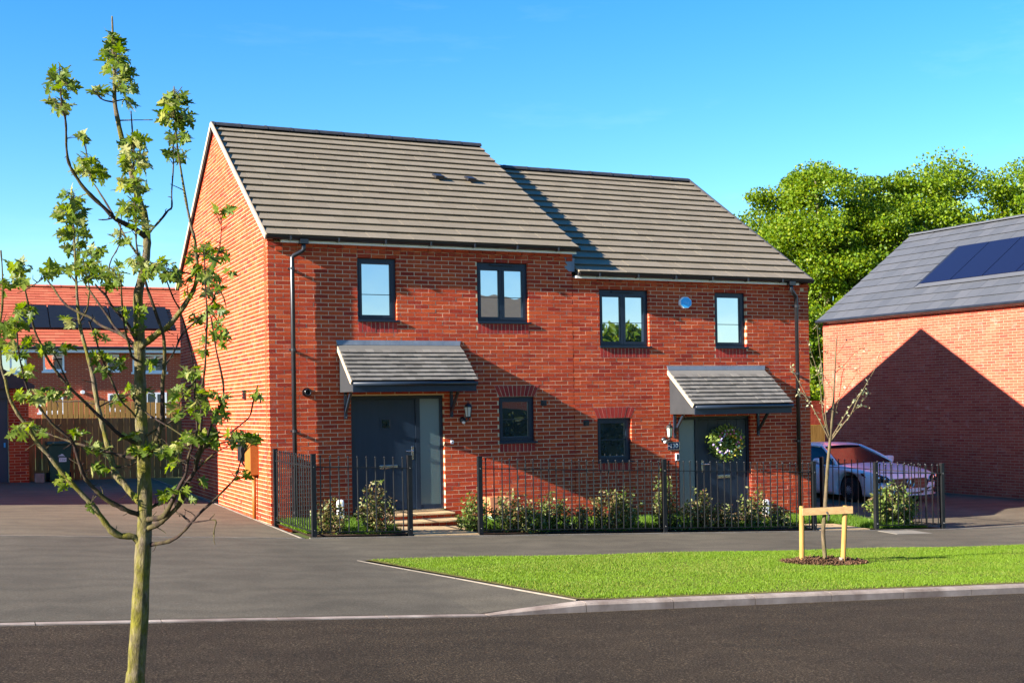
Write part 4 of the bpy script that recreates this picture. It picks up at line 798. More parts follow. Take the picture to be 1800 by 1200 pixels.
# foreground maple: limbs (x,y,z,radius) and leaves (base, point on twig, size), metres from its foot
MAPLE_FOOT=(-3.482,-12.510,0.055)
MAPLE=[[(0.000,0.000,-0.050,0.037),(0.000,0.000,0.200,0.036),(0.004,0.000,0.513,0.035),(0.009,-0.003,0.581,0.035),(0.022,-0.010,0.739,0.034),(0.032,-0.016,0.920,0.033),(0.040,-0.021,1.056,0.032),(0.046,-0.024,1.192,0.029),(0.047,-0.026,1.327,0.027),(0.041,-0.024,1.486,0.024),(0.037,-0.023,1.645,0.023),(0.036,-0.024,1.780,0.022),(0.036,-0.025,1.894,0.021),(0.033,-0.024,1.993,0.020),(0.034,-0.025,2.068,0.018),(0.060,-0.038,2.174,0.016),(0.068,-0.042,2.262,0.015),(0.065,-0.041,2.312,0.015),(0.056,-0.038,2.387,0.014),(0.030,-0.027,2.471,0.012),(0.009,-0.018,2.574,0.011),(-0.018,-0.007,2.676,0.010),(-0.032,-0.001,2.751,0.009),(-0.043,0.004,2.828,0.008),(-0.042,0.002,2.921,0.007),(-0.046,0.003,3.027,0.005),(-0.047,0.003,3.114,0.004),(-0.048,0.003,3.166,0.003)],
[(0.040,-0.021,1.060,0.016),(0.000,-0.029,1.097,0.014),(-0.047,-0.027,1.104,0.013),(-0.083,-0.028,1.129,0.013),(-0.115,-0.030,1.176,0.012),(-0.156,-0.027,1.235,0.011),(-0.199,-0.023,1.286,0.010),(-0.236,-0.021,1.329,0.010),(-0.271,-0.019,1.375,0.009),(-0.311,-0.015,1.433,0.008),(-0.350,-0.011,1.480,0.008),(-0.385,-0.009,1.545,0.007),(-0.415,-0.008,1.589,0.007),(-0.445,-0.008,1.651,0.006),(-0.460,-0.014,1.723,0.006),(-0.474,-0.020,1.779,0.005),(-0.477,-0.031,1.867,0.005),(-0.475,-0.045,1.946,0.004),(-0.468,-0.060,2.004,0.004),(-0.467,-0.073,2.134,0.003),(-0.472,-0.083,2.208,0.003)],
[(0.037,-0.020,1.180,0.011),(-0.008,-0.034,1.197,0.010),(-0.055,-0.037,1.222,0.010),(-0.098,-0.041,1.249,0.009),(-0.134,-0.046,1.282,0.008),(-0.170,-0.050,1.324,0.008),(-0.189,-0.061,1.358,0.007),(-0.204,-0.073,1.407,0.007),(-0.217,-0.085,1.456,0.007),(-0.232,-0.097,1.490,0.006),(-0.267,-0.098,1.521,0.006),(-0.297,-0.102,1.548,0.005),(-0.323,-0.107,1.583,0.005),(-0.346,-0.113,1.616,0.005),(-0.367,-0.119,1.650,0.004),(-0.382,-0.129,1.672,0.004),(-0.394,-0.139,1.710,0.004),(-0.409,-0.148,1.774,0.003),(-0.419,-0.160,1.837,0.003),(-0.422,-0.174,1.891,0.003)],
[(0.044,-0.025,1.404,0.008),(-0.008,0.031,1.411,0.007),(-0.059,0.078,1.425,0.006),(-0.111,0.123,1.441,0.006),(-0.159,0.165,1.458,0.005),(-0.198,0.202,1.470,0.005),(-0.238,0.238,1.486,0.004),(-0.286,0.277,1.506,0.004),(-0.308,0.305,1.517,0.004)],
[(0.046,-0.025,1.219,0.016),(0.009,0.027,1.258,0.014),(-0.022,0.067,1.303,0.013),(-0.053,0.104,1.351,0.013),(-0.062,0.129,1.405,0.012),(-0.074,0.155,1.465,0.011),(-0.088,0.181,1.537,0.010),(-0.103,0.206,1.619,0.010),(-0.115,0.229,1.715,0.009),(-0.123,0.251,1.772,0.008),(-0.138,0.275,1.846,0.008),(-0.154,0.300,1.923,0.007),(-0.161,0.319,1.981,0.007),(-0.165,0.338,2.056,0.006),(-0.167,0.355,2.137,0.005),(-0.169,0.371,2.244,0.005),(-0.171,0.388,2.327,0.004),(-0.173,0.404,2.404,0.004),(-0.178,0.421,2.484,0.003),(-0.171,0.434,2.549,0.002)],
[(0.036,-0.022,1.459,0.009),(-0.016,-0.044,1.483,0.008),(-0.058,-0.059,1.511,0.007),(-0.093,-0.073,1.546,0.007),(-0.136,-0.083,1.586,0.006),(-0.184,-0.088,1.638,0.006),(-0.237,-0.090,1.691,0.005),(-0.286,-0.094,1.756,0.005),(-0.320,-0.103,1.812,0.005),(-0.329,-0.123,1.835,0.004),(-0.359,-0.133,1.903,0.004),(-0.377,-0.148,1.981,0.004),(-0.392,-0.164,2.052,0.003),(-0.406,-0.180,2.116,0.003),(-0.414,-0.198,2.141,0.003)],
[(-0.237,-0.090,1.695,0.004),(-0.264,-0.109,1.760,0.003),(-0.302,-0.116,1.840,0.002)],
[(-0.157,0.315,1.972,0.005),(-0.133,0.278,2.019,0.004),(-0.127,0.256,2.069,0.004),(-0.126,0.238,2.107,0.003),(-0.144,0.230,2.188,0.003),(-0.157,0.220,2.266,0.002)],
[(0.037,-0.025,1.803,0.009),(0.025,0.020,1.848,0.008),(0.006,0.059,1.880,0.008),(-0.013,0.094,1.903,0.007),(-0.054,0.138,1.926,0.006),(-0.090,0.177,1.947,0.006),(-0.123,0.215,1.979,0.005),(-0.162,0.255,2.002,0.005),(-0.207,0.296,2.033,0.005),(-0.237,0.331,2.073,0.004),(-0.259,0.361,2.116,0.004),(-0.277,0.389,2.144,0.003)],
[(-0.013,0.094,1.903,0.006),(-0.042,0.133,1.940,0.005),(-0.066,0.164,1.988,0.005),(-0.096,0.194,2.039,0.004),(-0.117,0.220,2.078,0.004),(-0.141,0.246,2.119,0.003)],
[(0.035,-0.024,1.860,0.009),(0.018,-0.040,1.884,0.008),(-0.010,-0.046,1.933,0.007),(-0.046,-0.045,1.981,0.006),(-0.074,-0.048,2.014,0.005),(-0.093,-0.053,2.049,0.005),(-0.116,-0.056,2.071,0.004),(-0.133,-0.061,2.092,0.004)],
[(0.038,-0.025,1.789,0.006),(0.001,-0.063,1.808,0.005),(-0.013,-0.096,1.851,0.005),(-0.032,-0.124,1.918,0.004),(-0.045,-0.153,2.017,0.004),(-0.050,-0.183,2.087,0.003),(-0.059,-0.210,2.118,0.003)],
[(0.067,-0.042,2.283,0.012),(0.021,-0.063,2.312,0.011),(-0.025,-0.072,2.333,0.010),(-0.064,-0.082,2.352,0.009),(-0.097,-0.093,2.384,0.008),(-0.137,-0.099,2.419,0.008),(-0.174,-0.106,2.457,0.007),(-0.206,-0.115,2.502,0.006),(-0.229,-0.127,2.546,0.006),(-0.238,-0.144,2.594,0.005),(-0.240,-0.165,2.648,0.004),(-0.243,-0.184,2.694,0.004),(-0.254,-0.200,2.730,0.003),(-0.262,-0.216,2.800,0.003),(-0.265,-0.235,2.891,0.002)],
[(-0.065,-0.087,2.362,0.004),(-0.090,-0.033,2.423,0.004),(-0.113,0.009,2.476,0.003),(-0.132,0.046,2.522,0.003),(-0.141,0.076,2.590,0.003),(-0.143,0.102,2.643,0.002)],
[(0.029,-0.024,2.222,0.005),(0.004,0.014,2.272,0.004),(-0.012,0.042,2.309,0.003),(-0.032,0.069,2.362,0.003)],
[(-0.064,-0.082,2.350,0.004),(-0.092,-0.086,2.341,0.003),(-0.120,-0.086,2.340,0.002)],
[(0.057,-0.031,1.413,0.011),(0.072,-0.063,1.441,0.010),(0.086,-0.089,1.475,0.010),(0.103,-0.113,1.540,0.009),(0.106,-0.131,1.616,0.008),(0.105,-0.146,1.705,0.008),(0.110,-0.163,1.771,0.007),(0.109,-0.177,1.848,0.007),(0.102,-0.188,1.898,0.006),(0.088,-0.195,1.935,0.006),(0.065,-0.198,2.005,0.006),(0.046,-0.202,2.061,0.005),(0.030,-0.207,2.117,0.005),(0.015,-0.213,2.164,0.004),(0.004,-0.221,2.228,0.004),(0.001,-0.232,2.283,0.004),(-0.003,-0.242,2.386,0.003),(-0.005,-0.254,2.507,0.003),(-0.010,-0.264,2.634,0.003),(-0.016,-0.273,2.729,0.002)],
[(0.037,-0.025,1.844,0.015),(0.057,-0.077,1.866,0.013),(0.094,-0.126,1.899,0.012),(0.124,-0.169,1.921,0.011),(0.161,-0.213,1.972,0.010),(0.188,-0.251,2.018,0.009),(0.211,-0.287,2.072,0.008),(0.216,-0.313,2.140,0.007),(0.207,-0.333,2.198,0.007),(0.200,-0.352,2.243,0.006),(0.183,-0.367,2.300,0.005),(0.165,-0.381,2.383,0.005),(0.146,-0.394,2.493,0.004),(0.132,-0.410,2.572,0.003),(0.122,-0.426,2.659,0.003),(0.117,-0.445,2.792,0.002)],
[(0.071,-0.044,2.296,0.006),(0.095,-0.004,2.325,0.005),(0.130,0.018,2.365,0.005),(0.163,0.037,2.408,0.004),(0.182,0.060,2.427,0.004),(0.187,0.087,2.497,0.003),(0.199,0.110,2.610,0.003),(0.203,0.136,2.738,0.003)],
[(0.110,-0.163,1.766,0.005),(0.123,-0.135,1.781,0.004),(0.154,-0.125,1.826,0.004),(0.180,-0.115,1.881,0.004),(0.207,-0.106,1.915,0.004),(0.256,-0.109,1.959,0.003),(0.271,-0.097,1.974,0.003),(0.311,-0.096,2.029,0.003),(0.333,-0.089,2.083,0.003),(0.354,-0.081,2.126,0.002)],
[(0.049,-0.026,1.162,0.012),(0.074,-0.088,1.170,0.011),(0.101,-0.138,1.181,0.010),(0.117,-0.179,1.217,0.009),(0.131,-0.217,1.258,0.008),(0.151,-0.257,1.312,0.007),(0.165,-0.293,1.353,0.006),(0.169,-0.323,1.412,0.006),(0.180,-0.355,1.460,0.005),(0.194,-0.388,1.520,0.004),(0.181,-0.409,1.612,0.004),(0.180,-0.435,1.705,0.003),(0.176,-0.459,1.764,0.003)],
[(0.053,-0.027,1.128,0.012),(0.067,-0.070,1.135,0.011),(0.090,-0.108,1.151,0.011),(0.113,-0.143,1.177,0.010),(0.145,-0.180,1.215,0.009),(0.164,-0.211,1.252,0.009),(0.164,-0.231,1.286,0.008),(0.181,-0.260,1.324,0.008),(0.200,-0.288,1.364,0.007),(0.210,-0.312,1.415,0.007),(0.221,-0.336,1.443,0.006),(0.230,-0.359,1.476,0.006),(0.241,-0.382,1.519,0.005),(0.261,-0.409,1.583,0.005),(0.277,-0.434,1.621,0.004),(0.281,-0.453,1.677,0.004),(0.267,-0.464,1.751,0.004),(0.251,-0.474,1.818,0.003),(0.240,-0.486,1.887,0.003),(0.228,-0.498,1.941,0.003)],
[(0.200,-0.288,1.364,0.007),(0.207,-0.326,1.422,0.006),(0.210,-0.352,1.476,0.005),(0.211,-0.376,1.573,0.005),(0.209,-0.396,1.659,0.005),(0.216,-0.420,1.729,0.004),(0.217,-0.440,1.773,0.004),(0.217,-0.459,1.842,0.004),(0.219,-0.478,1.932,0.004),(0.216,-0.495,1.960,0.003),(0.210,-0.510,2.028,0.003),(0.205,-0.525,2.097,0.003),(0.201,-0.540,2.160,0.002)],
[(0.201,-0.295,1.373,0.005),(0.211,-0.258,1.424,0.004),(0.250,-0.246,1.464,0.004),(0.300,-0.241,1.485,0.004),(0.339,-0.234,1.500,0.003),(0.366,-0.222,1.515,0.003),(0.399,-0.214,1.539,0.003),(0.431,-0.206,1.567,0.003),(0.448,-0.193,1.621,0.003),(0.470,-0.182,1.690,0.002)],
[(0.215,-0.260,1.426,0.004),(0.254,-0.249,1.451,0.003),(0.302,-0.250,1.463,0.003),(0.346,-0.250,1.471,0.002)],
[(0.204,-0.290,1.364,0.004),(0.231,-0.325,1.397,0.003),(0.246,-0.349,1.415,0.003),(0.273,-0.377,1.438,0.002),(0.318,-0.412,1.464,0.002)],
[(0.061,-0.030,1.062,0.009),(0.102,-0.075,1.071,0.008),(0.141,-0.112,1.085,0.007),(0.173,-0.144,1.115,0.006),(0.198,-0.172,1.150,0.006),(0.230,-0.203,1.191,0.005),(0.273,-0.237,1.237,0.005),(0.305,-0.266,1.273,0.004),(0.339,-0.296,1.315,0.004),(0.353,-0.316,1.344,0.003),(0.369,-0.337,1.406,0.003),(0.385,-0.358,1.443,0.002)],
[(0.201,-0.176,1.154,0.004),(0.245,-0.225,1.163,0.003),(0.280,-0.262,1.166,0.003),(0.273,-0.277,1.137,0.002),(0.265,-0.291,1.116,0.002)],
[(0.197,-0.175,1.157,0.004),(0.170,-0.141,1.185,0.004),(0.155,-0.118,1.193,0.003),(0.149,-0.102,1.239,0.003)],
[(0.058,-0.030,1.200,0.007),(0.076,-0.015,1.210,0.006),(0.109,-0.013,1.226,0.006),(0.149,-0.016,1.241,0.005),(0.176,-0.014,1.258,0.005)],
[(-0.054,0.111,1.366,0.004),(-0.003,0.058,1.376,0.004),(0.026,0.023,1.392,0.003),(0.047,-0.006,1.417,0.003),(0.045,-0.024,1.456,0.003),(0.031,-0.035,1.471,0.002)],
[(0.033,-0.022,1.667,0.004),(0.004,-0.045,1.649,0.004),(0.022,-0.080,1.613,0.003),(0.057,-0.120,1.578,0.003),(0.095,-0.160,1.549,0.003),(0.130,-0.197,1.524,0.003),(0.170,-0.236,1.491,0.003)],
[(0.058,-0.032,1.497,0.005),(0.077,-0.083,1.515,0.004),(0.116,-0.132,1.539,0.003),(0.153,-0.177,1.568,0.003),(0.183,-0.217,1.596,0.003),(0.224,-0.261,1.628,0.002),(0.264,-0.303,1.651,0.002)],
[(-0.107,0.210,1.626,0.004),(-0.170,0.270,1.639,0.003),(-0.215,0.314,1.638,0.003),(-0.270,0.359,1.644,0.002)],
[(-0.099,0.202,1.614,0.004),(-0.050,0.211,1.639,0.003),(-0.001,0.212,1.653,0.003),(0.030,0.219,1.669,0.002)],
[(0.205,-0.523,2.091,0.004),(0.223,-0.560,2.123,0.003),(0.235,-0.587,2.147,0.003),(0.243,-0.610,2.176,0.003),(0.246,-0.630,2.239,0.002),(0.242,-0.646,2.282,0.002)],
[(0.213,-0.300,2.110,0.003),(0.159,-0.320,2.120,0.003),(0.099,-0.326,2.130,0.002),(0.044,-0.332,2.151,0.002)],
[(0.165,-0.219,1.983,0.004),(0.138,-0.241,2.022,0.003),(0.117,-0.257,2.068,0.003),(0.102,-0.274,2.103,0.002)],
[(0.161,-0.213,1.972,0.004),(0.179,-0.196,1.947,0.003),(0.197,-0.185,1.881,0.003),(0.213,-0.174,1.808,0.003),(0.219,-0.161,1.755,0.002)],
[(-0.093,-0.053,2.049,0.004),(-0.074,-0.031,2.175,0.003),(-0.048,-0.019,2.227,0.003),(-0.033,-0.004,2.263,0.003),(-0.026,0.012,2.325,0.003),(-0.019,0.028,2.391,0.002)],
[(0.033,-0.021,1.550,0.005),(-0.005,-0.040,1.598,0.004),(-0.042,-0.050,1.636,0.004),(-0.063,-0.064,1.681,0.004),(-0.106,-0.068,1.786,0.003),(-0.126,-0.080,1.843,0.003),(-0.145,-0.092,1.899,0.003),(-0.162,-0.104,1.946,0.003)],
[(-0.026,-0.003,2.751,0.003),(0.030,-0.074,2.742,0.002),(0.083,-0.131,2.734,0.002)],
[(-0.044,0.004,2.824,0.003),(-0.085,0.004,2.829,0.003),(-0.109,0.001,2.847,0.002),(-0.126,-0.004,2.864,0.002)],
[(-0.040,0.002,2.828,0.003),(0.004,0.005,2.842,0.002)],
[(-0.167,0.355,2.137,0.004),(-0.195,0.390,2.180,0.003),(-0.238,0.426,2.207,0.002)],
[(-0.392,-0.164,2.052,0.003),(-0.362,-0.199,2.070,0.002),(-0.334,-0.228,2.089,0.002)],
[(0.180,-0.435,1.705,0.003),(0.140,-0.447,1.659,0.003),(0.111,-0.457,1.607,0.002)],
[(0.333,-0.089,2.083,0.003),(0.350,-0.116,2.051,0.003),(0.359,-0.135,2.004,0.002)],
[(0.216,-0.495,1.960,0.003),(0.252,-0.478,1.932,0.002),(0.279,-0.465,1.870,0.002)]]
